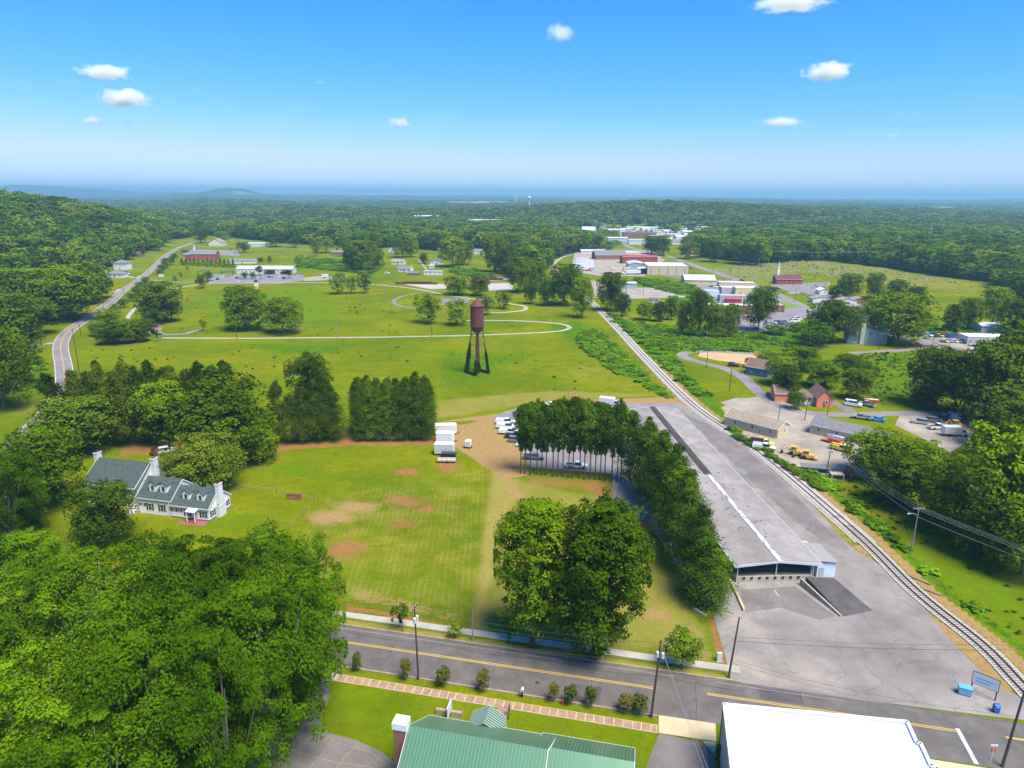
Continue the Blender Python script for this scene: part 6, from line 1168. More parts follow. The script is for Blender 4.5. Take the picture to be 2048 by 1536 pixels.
        parts.append(('trailer', MB().box(-8.6, -1.28, 1.15, 3.8, 1.28, 3.95).mesh('trailer', 'white_paint'))); parts.append(('chassis', MB().box(-8.3, -.5, .7, 8, .5, 1.12).mesh('chassis', 'black'))); wr = .52; wx_ = (8.0, 5.2, 4.0, -6.6, -7.8); hw_ = 1.1
    elif kind == 'trailer_box':
        parts.append(('body', MB().box(-8, -1.28, 1.15, 5.6, 1.28, 3.95).mesh('body', 'white_paint'))); parts.append(('chassis', MB().box(-7.8, -.5, .7, 5, .5, 1.12).mesh('chassis', 'black'))); wr = .52; wx_ = (-6.6, -5.4); hw_ = 1.1; parts.append(('landing_leg', MB().box(3.4, -.8, 0, 3.6, .8, .7).mesh('landing_leg', 'black')))
    if 'body' and kind in ('car', 'suv', 'van', 'minibus', 'pickup', 'service', 'dump'):
        fx = {'car': 2.27, 'suv': 2.36, 'van': 2.73, 'minibus': 2.73, 'pickup': 2.91, 'service': 3.01, 'dump': 3.21}[kind]
        parts.append(('grille', MB().box(fx - .03, -.5, .5, fx + .02, .5, .78).mesh('grille', 'black'))); hl = MB().box(fx - .12, -.16, .62, fx + .025, .16, .8).mesh('headlight', 'insulator'); parts.append(('headlight', hl, (0, .68, 0))); parts.append(('headlight', hl, (0, -.68, 0)))
    w = MB(); w.lathe([(.02, 0), (wr, 0), (wr, .24), (.02, .24)], 10); wm = w.mesh('wheel', 'tyre'); h = MB(); h.lathe([(.02, -.012), (wr * .55, -.012), (wr * .55, .01)], 8); VC[k] = (parts, wm, h.mesh('rim', 'paint_silver'), wx_, hw_, wr); return VC[k]
CATN = dict(car='car', suv='sports_utility_car', van='van', minibus='minibus', pickup='pickup_truck', service='service_truck', dump='dump_truck', boxtruck='box_truck', semi='articulated_lorry', trailer_box='cargo_trailer')
CATC = dict(car='car', suv='car', van='van', minibus='minibus', pickup='pickup truck', service='utility truck', dump='dump truck', boxtruck='box truck', semi='lorry', trailer_box='trailer')
def vehicle(kind, col, px, py, yaw, label, group=None, wheels=True):
    x, y = G(px, py); o = thing(CATN[kind], label, CATC[kind], (x, y, .05 + float(T(x, y))), R(yaw), group); parts, wm, rm, wx_, hw_, wr = vmesh(kind, col)
    for p in parts: link(p[0], p[1], o, p[2] if len(p) > 2 else (0, 0, 0))
    if wheels:
        for xx in wx_:
            for s_ in (-1, 1):
                q = link('wheel', wm, o, (xx, s_ * (hw_ + .12), wr)); q.rotation_euler = (R(90) * s_, 0, 0)
    return o
v = vehicle
v('pickup', 'white', 1153, 936, -6, 'white crew pickup truck parked behind the thin pine trunks'); v('service', 'white', 1012, 848, -6, 'white utility truck, topmost of the vehicles at the left end of the car park'); v('service', 'white', 1014, 857, -8, 'white utility truck, second from the top at the left end of the car park'); v('service', 'white', 1019, 868, -8, 'white utility truck, third from the top at the left end of the car park')
v('pickup', 'black', 1030, 876, -10, 'black pickup truck below the white utility trucks'); v('suv', 'grey', 1033, 884, -10, 'dark grey car at the low end beside the thin pines'); v('pickup', 'grey', 1068, 918, -6, 'grey pickup truck behind the left pine trunks'); v('car', 'white', 1048, 893, -10, 'white car mostly hidden behind the first thin pines'); v('boxtruck', 'tan', 1222, 813, -20, 'flat truck with a tan box beside the far end of the warehouse'); v('car', 'white', 1228, 822, -20, 'white car at the far corner of the warehouse'); v('car', 'white', 1105, 812, 0, 'white car glimpsed behind the tops of the thin pines')
v('suv', 'white', 335, 905, 30, 'white car under the trees behind the farmhouse'); v('car', 'darkred', 317, 907, 70, 'dark red car beside the white car behind the farmhouse'); v('pickup', 'black', 326, 901, 60, 'black pickup behind the dark red car')
v('minibus', 'white', 1706, 812, -35, 'white passenger van in front of the shed tree beside the coral house'); v('pickup', 'silver', 1733, 812, 125, 'silver pickup beside the white passenger van'); v('pickup', 'silver', 1722, 838, 150, 'silver pickup parked behind the tan storage building'); v('car', 'skyblue', 1754, 842, 155, 'bright blue car on the lane beside the storage building')
for a in [('suv', 'silver', 1838, 847, 155, 'silver car, leftmost of the upper row in the right hand yard'), ('suv', 'grey', 1856, 843, 155, 'grey car in the upper row of the right hand yard'), ('car', 'grey', 1868, 843, 155, 'dark grey car beside the blue one in the right hand yard'), ('suv', 'navy', 1881, 840, 160, 'dark blue car in the upper row of the right hand yard'), ('van', 'white', 1901, 838, 150, 'white van at the right end of the upper row in the yard'), ('pickup', 'white', 1875, 858, 5, 'white pickup in the middle of the right hand yard'), ('boxtruck', 'white', 1911, 872, -4, 'white flatbed truck loaded with logs in the right hand yard'),
    ('dump', 'yellow', 1524, 892, -25, 'old dump truck with rusty tipper and yellow cab'), ('service', 'white', 1528, 899, -25, 'white work truck beside the yellow cabbed dump truck'), ('service', 'yellow', 1683, 902, -48, 'bright yellow service truck facing the camera in the gravel yard')]: v(*a)
# dealer lot and others
for i, c in enumerate(['silver', 'white', 'black', 'yellow', 'red', 'grey', 'red', 'silver', 'white', 'silver']): v('suv' if i % 3 else 'car', c, 1845 + i * 11.0, 672.5 + i * .3, -60, 'car in the back row of the dealer lot, %s paint, %s' % (c, ['far left end', 'second from left', 'dark one third from left', 'bright one fourth from left', 'fifth from left', 'sixth from left', 'seventh from left', 'eighth from left', 'ninth from left', 'right end'][i]))
for i, c in enumerate(['white', 'silver', 'white', 'silver', 'grey', 'silver', 'navy']): v('car', c, 1888 + i * 9.6, 684.5 + i * .2, -60, 'car in the front row of the dealer lot, %s paint, %s' % (c, ['left end', 'second from left', 'third from left', 'fourth from left', 'fifth from left', 'sixth from left', 'right end'][i]))
v('pickup', 'red', 1832, 692, -12, 'red pickup truck on the lane under the huge broad tree'); v('suv', 'black', 1467, 733, -20, 'black car at the driveway of the blue house')
for i, (c, px, py) in enumerate([('white', 1546, 647), ('silver', 1552, 645), ('navy', 1559, 646), ('grey', 1564, 649), ('silver', 1569, 645)]): v('car', c, px, py, -40, ['white car at the left of the cluster behind the ragged tree', 'silver car second in the cluster behind the ragged tree', 'dark blue car in the cluster behind the ragged tree', 'dark grey car low in the cluster behind the ragged tree', 'silver car at the right of the cluster behind the ragged tree'][i])
v('minibus', 'white', 1593, 640, 0, 'white minibus, upper of two parked side by side'); v('minibus', 'white', 1590, 644, 0, 'white minibus, lower of two parked side by side'); v('car', 'white', 1583, 646, 20, 'white car in front of the two minibuses'); v('suv', 'white', 1552, 601, 15, 'white car on the forecourt beside the small grass island'); v('car', 'silver', 1558, 598, 15, 'silver car behind the one beside the grass island'); v('car', 'black', 1553, 578, 0, 'dark car alone in the chapel car park'); v('car', 'black', 1484, 562, -25, 'grey car driving on the town street'); v('car', 'red', 1381, 538, -20, 'red car beside the tan warehouse'); v('car', 'white', 1400, 538, -20, 'white car on the street behind the yellow building'); v('car', 'white', 1353, 549, 0, 'white car at the right foot of the tan warehouse'); v('semi', 'white', 1262, 549, 180, 'white articulated lorry backed to the tan warehouse')
v('car', 'white', 1582, 588, 0, 'white car below the chapel car park, left'); v('car', 'white', 1591, 587.5, 0, 'white car below the chapel car park, right'); v('pickup', 'silver', 1622, 596, 10, 'silver pickup by the sheds'); v('suv', 'navy', 1630, 595, 10, 'dark car by the sheds'); v('car', 'tan', 1607, 588, 0, 'tan car on the bare strip by the sheds'); v('suv', 'black', 1401, 566, 0, 'black car under the yellow building canopy'); v('suv', 'white', 1432, 575, 0, 'white car between the small shops'); v('car', 'grey', 1424, 574, 0, 'grey car between the small shops')
for i in range(7): v('trailer_box', 'white', 1166 + (i % 2) * 11, 523 + i * 3.1, 0, 'white cargo trailer in the stack of parked trailers at the rail curve', 'white cargo trailers at the rail curve')
for i, (c, px, py, lb) in enumerate([('silver', 1171, 539, 'silver car by the parked trailers'), ('red', 1177, 542, 'red car by the parked trailers'), ('grey', 1185, 537, 'grey car by the parked trailers'), ('white', 1188, 542, 'white car by the parked trailers'), ('white', 1240, 530, 'white lorry cab on the industrial yard')]): v('pickup' if i % 2 else 'car', c, px, py, 0, lb)
for i, (c, px, py) in enumerate([('white', 426, 560), ('navy', 436, 559.5), ('white', 443, 558), ('white', 444, 554), ('darkred', 474, 557), ('silver', 482, 558.5), ('white', 479, 564), ('white', 514, 557), ('silver', 522, 558), ('navy', 512, 564), ('red', 538, 555), ('tan', 545, 555), ('white', 560, 555), ('navy', 568, 557.5), ('silver', 589, 551), ('silver', 604, 550)]): v('suv' if i % 2 else 'car', c, px, py, 90 + random.uniform(-8, 8), 'car in the lot of the long white building, ' + ['white, leftmost', 'dark blue, second from left', 'white, in front row by the arches', 'white, back row by the arches', 'dark red, left of the island trees', 'silver, beside the island trees', 'white, below the island trees', 'white, right of the island trees', 'silver, right of the island trees', 'dark blue, nearest to the lawn path', 'bright red, middle right', 'tan, middle right', 'white, middle right', 'dark blue, by the red tree', 'silver, at the gate', 'silver, outside the right end'][i])
v('boxtruck', 'white', 654, 556, 0, 'white van at the end of the gravel pad above the three trees'); v('suv', 'white', 775, 547.5, 0, 'white car on the farm lawn'); v('car', 'tan', 633, 550, 0, 'tan car on the gravel lane, left'); v('car', 'tan', 639, 549.5, 0, 'tan car on the gravel lane, right'); v('suv', 'grey', 462, 499, 90, 'dark car alone in the church car park'); v('suv', 'white', 254, 549, 20, 'white car at the right of the lower white house'); v('car', 'black', 252, 546, 20, 'black car beside the lower white house'); v('car', 'grey', 204, 536, 10, 'grey car left of the white houses'); v('pickup', 'darkred', 305, 655, 20, 'dark red pickup truck on the small car park by the thicket')
for i in range(26):
    px = 1225 + (i * 37 % 190); py = 455 + (px - 1225) * .16 + (i * 13 % 9); v(['car', 'suv'][i % 2], ['white', 'silver', 'grey', 'red', 'navy', 'white'][i % 6], px, py, 10 * i, 'tiny distant car on the far town street and its car parks', 'distant cars of the far town', wheels=False)
for i in range(9): v('suv', ['white', 'silver', 'grey'][i % 3], 1278 + i * 3.8 if i < 5 else 1340 + i * 3, 517 + i % 3 if i < 5 else 527 + i % 3, 20, 'small distant car parked behind the red walled building' if i < 5 else 'small distant car below the cemetery corner trees', 'cars behind the red walled building' if i < 5 else 'cars below the cemetery corner trees', wheels=False)
# ---- trailers in the clearing and machines
def boxtrailer(px, py, yaw, L, W, h, label, m='white_paint', z=.55, cat='trailer'):
    x, y = G(px, py); o = thing('enclosed_trailer', label, cat, (x, y, 0), R(yaw)); b = MB(); b.prism([(-L / 2, -W / 2), (L / 2 - .5, -W / 2), (L / 2, -W / 4), (L / 2, W / 4), (L / 2 - .5, W / 2), (-L / 2, W / 2)], z, h); part('body', b, m, o)
    part('roof', MB().box(-L / 2 - .04, -W / 2 - .04, h, L / 2 - .45, W / 2 + .04, h + .07), 'white_roof', o); part('hitch', MB().prism([(L / 2, -.3), (L / 2 + 1.1, -.04), (L / 2 + 1.1, .04), (L / 2, .3)], .4, .5), 'black', o)
    for xx in (-.5, .35):
        for s_ in (-1, 1): q = link('wheel', vmesh('car', 'white')[1], o, (xx, s_ * (W / 2 + .1), .34)); q.rotation_euler = (R(90) * s_, 0, 0)
    part('door', MB().box(-L / 2 - .02, -W / 2 + .15, z + .1, -L / 2 - .003, W / 2 - .15, h - .15), 'metal_light', o); return o
boxtrailer(892, 868, 6, 6.5, 2.6, 3.1, 'white box trailer at the back of the row in the clearing'); boxtrailer(891, 884, 0, 5.2, 2.4, 3.0, 'white enclosed trailer in the middle of the row in the clearing'); boxtrailer(890, 908, 0, 5.6, 2.5, 3.2, 'largest pale trailer at the front of the row in the clearing', 'metal_light'); boxtrailer(937, 895, 80, 2.2, 1.6, 2.1, 'tiny white trailer alone on the dirt track')
x, y = G(897, 915); o = thing('smoker_trailer', 'black cylindrical barbecue trailer parked behind the flat trailer', 'trailer', (x, y, 0), 0); part('barrel', MB().tube([(-1.9, 0, 1.15), (1.9, 0, 1.15)], .62, 12), 'black', o); part('frame', MB().box(-2.2, -.6, .4, 2.2, .6, .52), 'black', o); part('wheel', MB().box(-.35, -.95, 0, .35, -.75, .68), 'tyre', o)
x, y = G(894, 924); o = thing('flat_trailer', 'low beige flat trailer with black rails, lowest in the clearing row', 'trailer', (x, y, 0), 0); part('bed', MB().box(-2.6, -1, .55, 2.4, 1, .95), 'wall_tan', o); rl = MB()
for xx in (-2.5, -1.3, 0, 1.2, 2.3): rl.box(xx - .04, -1, .95, xx + .04, -.94, 1.5); rl.box(xx - .04, .94, .95, xx + .04, 1, 1.5)
rl.box(-2.6, -1.0, 1.5, 2.4, -.94, 1.56); rl.box(-2.6, .94, 1.5, 2.4, 1.0, 1.56); part('railing', rl, 'black', o); q = link('wheel', vmesh('car', 'white')[1], o, (.3, -1.05, .34)); q.rotation_euler = (R(-90), 0, 0)
def digger(px, py, yaw, label, m='yellow_paint', big=True, cat='excavator'):
    x, y = G(px, py); o = thing('backhoe', label, cat, (x, y, 0), R(yaw)); part('body', MB().box(-1.3, -.8, .6, 1.8, .8, 1.5), m, o); part('cab', MB().box(-.9, -.7, 1.5, .5, .7, 2.5), 'glass_blue', o); part('cab_roof', MB().box(-1, -.8, 2.5, .6, .8, 2.62), m, o)
    part('boom', MB().tube([(-1.3, 0, 1.2), (-2.5, 0, 2.9), (-3.5, 0, 1.9), (-3.2, 0, .8)], .14, 6), m, o); part('bucket', MB().box(-3.6, -.4, .3, -2.9, .4, .9), 'black', o); part('loader_bucket', MB().box(2.2, -1.0, .2, 2.9, 1.0, .8), m, o); part('loader_arm', MB().tube([(1.2, .6, 1.3), (2.4, .6, .7)], .1, 5), m, o)
    for xx, r in ((-.7, .65), (1.4, .42)):
        for s_ in (-1, 1): w = MB(); w.lathe([(.02, 0), (r, 0), (r, .3), (.02, .3)], 12); q = part('wheel', w, 'tyre', o, (xx, s_ * .85, r)); q.rotation_euler = (R(90) * s_, 0, 0)
    return o
digger(1588, 910, -25, 'yellow backhoe, left of two machines at the bank'); digger(1612, 918, -20, 'yellow backhoe, right of two machines at the bank'); digger(1910, 856, 10, 'yellow drilling machine beside the log truck', cat='machine'); digger(1698, 954, 70, 'rusty red old tractor with raised arm at the end of the gravel yard', 'rust_orange', cat='tractor'); digger(1537, 862, -10, 'dark tractor parked at the end of the tan shed', 'black', cat='tractor'); digger(1152, 806, 0, 'orange machine beyond the thin pines at the meadow edge', 'orange_paint', cat='machine')
def gen(name, label, cat, px, py, yaw, boxes, group=None, z=None):
    x, y = G(px, py); o = thing(name, label, cat, (x, y, float(T(x, y)) if z is None else z), R(yaw), group)
    for nm, b, m in boxes: part(nm, MB().box(*b), m, o)
    return o
gen('flat_trailer', 'orange framed equipment trailer beside the long tan building', 'trailer', 1642, 868, -50, [('bed', (-3, -1, .5, 3, 1, .7), 'black'), ('cargo', (-2.6, -.8, .7, -.4, .8, 1.5), 'orange_paint'), ('railing', (0, -.9, .7, 2.8, -.8, 1.3), 'orange_paint')]); gen('flat_trailer', 'orange and red trailer behind the yellow service truck', 'trailer', 1664, 886, -50, [('bed', (-3, -1, .5, 3, 1, .7), 'rust_orange'), ('cargo', (-1, -.8, .7, 2.2, .8, 1.4), 'red_metal')]); gen('boat', 'white boat hull upside down beside the orange trailer', 'boat', 1672, 878, -50, [('hull', (-2.6, -.8, .3, 2.6, .8, 1.2), 'white_paint'), ('keel', (-2.4, -.1, 1.2, 2.4, .1, 1.4), 'white_roof')]); gen('boat', 'orange boat on the grass beside the silver pickup', 'boat', 1742, 803, -20, [('hull', (-2.4, -.8, .2, 2.4, .8, .9), 'orange_paint'), ('deck', (-2.2, -.6, .9, 2.2, .6, .96), 'white_paint')])
gen('container', 'white framed black crate beside the tractor', 'crate', 1524, 866, -8, [('crate', (-1.5, -1, 0, 1.5, 1, 1.6), 'white_paint'), ('opening', (-1.3, -1.05, .2, 1.3, -1.005, 1.4), 'black')]); gen('container', 'white framed crate at the low end of the gravel yard', 'crate', 1672, 957, -4, [('crate', (-1.6, -1, 0, 1.6, 1, 1.5), 'concrete'), ('opening', (-1.3, -1.05, .2, 1.3, -1.005, 1.3), 'black')]); gen('carport', 'flat low slab roof beside the rank bank of the gravel yard', 'carport', 1631, 942, -12, [('roof', (-3.8, -1.6, 1.3, 3.8, 1.6, 1.45), 'shingle_grey'), ('post', (-3.6, -1.5, 0, -3.4, -1.3, 1.3), 'metal_light'), ('post', (3.4, -1.5, 0, 3.6, -1.3, 1.3), 'metal_light')]); gen('log_pile', 'long low pile of rusty rails on the scrap yard', 'pile', 833, 568, -2, [('pile', (-17, -2, 0, 17, 2, 1.3), 'rust_dark'), ('pile', (-10, -1.6, 1.305, 12, 1.6, 2), 'rust_dark')]); gen('scrap_pile', 'pile of rusty scrap behind the trees of the scrap yard', 'pile', 985, 560, 2, [('pile', (-9, -3, 0, 9, 3, 1.6), 'rust_dark'), ('pile', (-5, -2, 1.605, 4, 2, 3.2), 'rust')]); gen('hay_pile', 'tan lumber stacks on the industrial yard', 'pile', 1232, 541, 0, [('stack', (-5, -2, 0, 5, 2, 2.2), 'wall_tan'), ('stack', (7, -3, 0, 14, 3, 3.2), 'wall_tan')])
# ---- street furniture near the road
def rgen(name, label, cat, s, n, boxes, yaw=0): 
    x, y = RD(s, n); o = thing(name, label, cat, (x, y, 0), RA + R(yaw))
    for nm, b, m in boxes: part(nm, MB().box(*b), m, o)
    return o
SG = rgen('monument_sign', 'low stone wall sign with an upright white board on the church lawn', 'sign', -24.8, 75.8, [('stone_wall', (-1.9, -.22, 0, -.35, .22, .85), 'stone'), ('stone_wall', (.35, -.22, 0, 1.9, .22, .85), 'stone'), ('sign_board', (-.08, -1.1, .2, .08, 1.1, 1.9), 'white_paint'), ('sign_post', (-.06, -1.2, 0, .06, -1.102, 2.0), 'bark'), ('sign_post', (-.06, 1.102, 0, .06, 1.2, 2.0), 'bark')])
rgen('hanging_sign', 'small dark sign on a post at the garden path', 'sign', -16.6, 77.4, [('post', (-.06, -.5, 0, .06, -.4, 1.9), 'bark'), ('board', (-.03, -.38, .9, .03, .45, 1.7), 'rust_dark'), ('arm', (-.04, -.4, 1.75, .04, .5, 1.83), 'bark')])
o = rgen('mailbox', 'mailbox with a white top on a dark post by the kerb', 'mailbox', -15.6, 81.55, [('post', (-.12, -.12, 0, .12, .12, 1.1), 'black'), ('box', (-.2, -.3, 1.1, .2, .3, 1.35), 'insulator')]); part('lid', MB().tube([(0, -.3, 1.35), (0, .3, 1.35)], .2, 8), 'white_paint', o)
x, y = RD(-9.7, 81.4); o = thing('fire_hydrant', 'red fire hydrant between the small street trees', 'hydrant', (x, y, 0)); part('barrel', MB().lathe([(.2, 0), (.16, .1), (.15, .6), (.2, .62), (.17, .75), (.02, .85)], 10), 'red_metal', o); part('nozzle', MB().tube([(-.28, 0, .5), (.28, 0, .5)], .08, 6), 'red_metal', o)
x, y = G(1438, 1322); o = thing('utility_cabinet', 'pale green utility box at the edge of the asphalt yard', 'cabinet', (x, y, 0)); part('cabinet', MB().box(-.4, -.25, .1, .4, .25, 1.5), 'metal_light', o); part('plinth', MB().box(-.5, -.35, 0, .5, .35, .1), 'concrete', o)
x, y = G(1400, 1226); o = thing('barrier', 'white plank leaning at the foot of the nearest pine', 'plank', (x, y, 0), R(-55)); part('plank', MB().box(-1.3, -.15, 0, 1.3, .15, .35), 'white_paint', o)
x, y = G(1965, 1392); o = thing('billboard', 'white roadside sign board on two posts by the rails', 'sign', (x, y, 0), R(-42)); part('board', MB().box(-1.6, -.08, 1.6, 1.6, .08, 3.4), 'white_roof', o); part('board_frame', MB().box(-1.68, -.06, 1.52, 1.68, .12, 3.48), 'shingle_green', o)
for s_ in (-1.5, 1.5): part('post', MB().box(s_ - .08, .02, 0, s_ + .08, .18, 1.6), 'black', o)
part('lettering', MB().box(-1.1, -.1, 2.6, 1.0, -.082, 2.75), 'light_blue', o); part('lettering', MB().box(-1.1, -.1, 2.1, .6, -.082, 2.25), 'light_blue', o)
x, y = G(1960, 1390); o = thing('ice_box', 'light blue box standing beside the roadside sign board', 'box', (x - 2.2, y + .2, 0), R(-25)); part('box', MB().box(-.8, -.5, .15, .8, .5, 1.15), 'light_blue', o); part('lid', MB().box(-.85, -.55, 1.15, .85, .55, 1.28), 'light_blue', o); part('base', MB().box(-.7, -.4, 0, .7, .4, .15), 'black', o)
x, y = G(1991, 1424); o = thing('post_box', 'dark blue rounded mail collection box at the road edge', 'post box', (x, y, 0), R(-12)); part('box', MB().box(-.35, -.35, .2, .35, .35, 1.05), 'blue_plastic', o); part('hood', MB().tube([(-.35, 0, 1.05), (.35, 0, 1.05)], .35, 12), 'blue_plastic', o); part('leg', MB().box(-.3, -.3, 0, .3, .3, .2), 'blue_plastic', o); part('slot', MB().box(-.25, -.37, 1.0, .25, -.352, 1.06), 'white_paint', o)
x, y = G(1979, 1532); o = thing('street_sign', 'thin sign post with red and white plates at the stop line', 'sign', (x, y, 0)); part('post', MB().tube([(0, 0, 0), (0, 0, 3.4)], .04, 6), 'metal_light', o); part('plate', MB().box(-.3, -.02, 2.2, .3, .02, 2.8), 'red_metal', o); part('plate', MB().box(-.45, -.02, 3.1, .45, .02, 3.35), 'white_paint', o)
for px, py, lb in ((72, 695, 'dark wheeled bin at the side track on the left'), (1535, 792, 'blue wheeled bin at the lane bend before the coral house')): gen('wheeled_bin', lb, 'bin', px, py, 0, [('bin', (-.5, -.5, 0, .5, .5, 1.2), 'blue_plastic'), ('lid', (-.55, -.55, 1.2, .55, .55, 1.3), 'blue_plastic')])
RS = gen('rust_panel', 'low rusty brown box standing by the thin lawn fence', 'box', 589, 998, -8, [('body', (-1.7, -.45, .12, 1.7, .45, 1.1), 'rust_orange'), ('top_rim', (-1.75, -.5, 1.1, 1.75, .5, 1.18), 'rust'), ('skid', (-1.6, -.4, 0, 1.6, -.2, .12), 'black'), ('skid', (-1.6, .2, 0, 1.6, .4, .12), 'black')])
gen('fence_board', 'fallen wooden beam beside the rails', 'beam', 1835, 1160, -55, [('beam', (-2.2, -.12, 0, 2.2, .12, .22), 'tie')]); gen('fence_board', 'second dark beam on the dirt strip beside the rails', 'beam', 1860, 1184, -48, [('beam', (-1.8, -.12, 0, 1.8, .12, .22), 'tie')])
for i, (px, py) in enumerate([(455, 552), (405 + 3, 550), (405 + 50, 557)]):
    if i == 2: continue
    gen('swing_frame', ['green arched play frame, right of two by the car park', 'large green arched play frame, left of two by the car park'][i], 'play frame', px, py, 60, [('beam', (-6, -.3, 3.6, 6, .3, 4.1), 'green_paint'), ('leg', (-6, -.3, 0, -5.4, .3, 3.6), 'green_paint'), ('leg', (5.4, -.3, 0, 6, .3, 3.6), 'green_paint'), ('canopy', (-6, -1.6, 4.1, 6, 1.6, 4.3), 'green_paint')])
gen('park_sign', 'small white sign on the lawn beside the entrance lane', 'sign', 323, 556, 0, [('board', (-2.2, -.2, 1, 2.2, .2, 3), 'white_paint'), ('post', (-1.8, -.15, 0, -1.5, .15, 1), 'wood_pole_grey'), ('post', (1.5, -.15, 0, 1.8, .15, 1), 'wood_pole_grey')])
gen('dealer_sign', 'blue sign of the car dealer on a pole', 'sign', 1899, 692, 0, [('pole', (-.2, -.2, 0, .2, .2, 4), 'metal_light'), ('board', (-1.6, -.3, 4, 1.6, .3, 6.2), 'blue_plastic')])
# thin fence on the lawn
def fence(label, pxs, m='wood_pole_grey', h=1.2, step=4.0, name='wire_fence', rails=(.4, .8, 1.15), group=None):
    P_ = [G(*p) for p in pxs]; o = thing(name, label, 'fence', (P_[0][0], P_[0][1], 0), 0, group); ox, oy = P_[0]
    rl = MB()
    for a, b in zip(P_[:-1], P_[1:]):
        d = math.hypot(b[0] - a[0], b[1] - a[1]); n = max(1, int(d / step))
        for k in range(n + 1): t_ = k / n; x, y = a[0] + (b[0] - a[0]) * t_ - ox, a[1] + (b[1] - a[1]) * t_ - oy; part('post', MB().box(x - .04, y - .04, 0, x + .04, y + .04, h), m, o)
        for z in rails: rl.tube([(a[0] - ox, a[1] - oy, z), (b[0] - ox, b[1] - oy, z)], .012, 3)
    part('rail_wire', rl, 'wire_pale', o); return o
fence('thin wire fence crossing the lawn beside the rusty box', [(462, 972), (553, 985), (575, 990)]); fence('thin wire fence right of the rusty box on the lawn', [(604, 996), (625, 1001)]); fence('old wire fence running down from the lawn beside the mown lot', [(640, 995), (575, 1062)])
fence('white rail fence along the lane by the blue house', [(1474, 742), (1505, 762)], 'white_paint', 1.1, 3, 'rail_fence'); fence('wooden rail fence at the lane bend before the coral house', [(1537, 795), (1560, 812), (1588, 824)], 'wood_pole_grey', 1.1, 3, 'rail_fence')
# cemetery stones: nobody could count them
ts = MB(); cpoly = [(1412, 538), (1595, 520), (1735, 535), (1850, 551), (1900, 563), (1800, 572), (1650, 556), (1600, 548), (1545, 556), (1500, 560), (1440, 548)]
xs, ys_ = zip(*[G(*p) for p in cpoly]); 
for k in range(3000):
    x, y = random.uniform(min(xs), max(xs)), random.uniform(min(ys_), max(ys_)); x = round(x / 4.2) * 4.2 + random.uniform(-.4, .4); y = round(y / 6) * 6 + random.uniform(-.5, .5)
    if not inpoly([x], [y], list(zip(xs, ys_)))[0] or random.random() < .55: continue
    w, h = random.uniform(.35, .75), random.uniform(.4, 1.1); ts.box(x - w, y - .2, 0, x + w, y + .2, h, m=int(random.random() < .3))
q = part('tombstones', ts, ['tombstone', 'asphalt_old'], None); tag(q, kind='stuff')
# ================================================================ poles and wires
TOPS = {}
def pole(px, py, h, label, arms=1, yaw=0, m='wood_pole', lean=(0, 0), lamp=False, trans=False, key=None, r=.15, group=None):
    x, y = G(px, py); z = float(T(x, y)); o = thing('utility_pole', label, 'utility pole', (x, y, z), R(yaw), group); tx, ty = lean
    part('pole', MB().tube([(0, 0, -.2), (tx, ty, h)], [r, r * .62], 8), m, o)
    for k in range(arms):
        zz = h - .35 - k * 1.0; part('crossarm', MB().box(tx - 1.15, ty - .06, zz - .07, tx + 1.15, ty + .06, zz + .07), m, o)
        for xx in (-1.0, -.35, .35, 1.0): part('insulator', MB().lathe([(.05, 0), (.08, .06), (.05, .12), (.07, .18), (.02, .24)], 6, c=(tx + xx, ty)), 'insulator', o, (0, 0, zz + .07)) if h < 16 and py > 700 else None
    if lamp: part('lamp_arm', MB().tube([(tx * .8, ty * .8, h * .82), (tx - .9, ty, h * .86), (tx - 1.7, ty, h * .85)], .035, 5), 'metal_light', o); part('lamp_head', MB().box(tx - 2.1, ty - .1, h * .84, tx - 1.6, ty + .1, h * .865), 'metal_light', o)
    if trans:
        for a in ((.35, 0), (-.35, .1)): part('transformer', MB().lathe([(.02, 0), (.24, .02), (.24, .8), (.1, .9), (.02, .92)], 10, c=(tx + a[0], ty + a[1] - .2)), 'metal_light', o, (0, 0, h - 2.6))
    if key: TOPS[key] = (x + tx, y + ty, z + h - .2)
    return o
pole(837, 1359, 12.6, 'tall dark utility pole on the church side verge, left, with a grey transformer', 1, 75, lean=(-.1, .2), trans=True, key='A', r=.17); pole(1302, 1435, 12.2, 'tall dark utility pole on the near verge beside the concrete driveway', 0, -12, lean=(.6, .5), key='B', r=.19, trans=True); pole(1457, 1355, 10.2, 'leaning brown utility pole at the corner of the asphalt yard', 0, 0, lean=(.8, .4), key='C', r=.18); pole(945, 1282, 8.5, 'thin pale wooden pole behind the far pavement', 0, 0, 'wood_pole_grey', (.15, .1), r=.11, key='D'); pole(2004, 1534, 14.0, 'dark utility pole at the bottom right corner beside the stop line', 0, 0, lean=(1.2, .6), key='E', r=.19)
pole(1822, 1102, 9.8, 'grey utility pole with crossarm and lamp on the grass beside the right wood', 1, 0, 'wood_pole_grey', (.1, .1), lamp=True, key='F'); pole(1651, 954, 9.2, 'utility pole with grey transformer standing at the low end of the gravel yard', 0, 0, lean=(.6, .3), trans=True, key='G'); pole(1552, 866, 8.6, 'dark pole beside the tractor at the tan shed', 0, 0, lean=(.5, .2), key='H'); pole(1609, 840, 8.2, 'thin pole on the small grass island of the lane', 0, 0, lean=(.5, .1), key='I'); pole(1654, 831, 8.4, 'pole directly before the coral house gable', 0, 0, lean=(.4, .1), key='J')
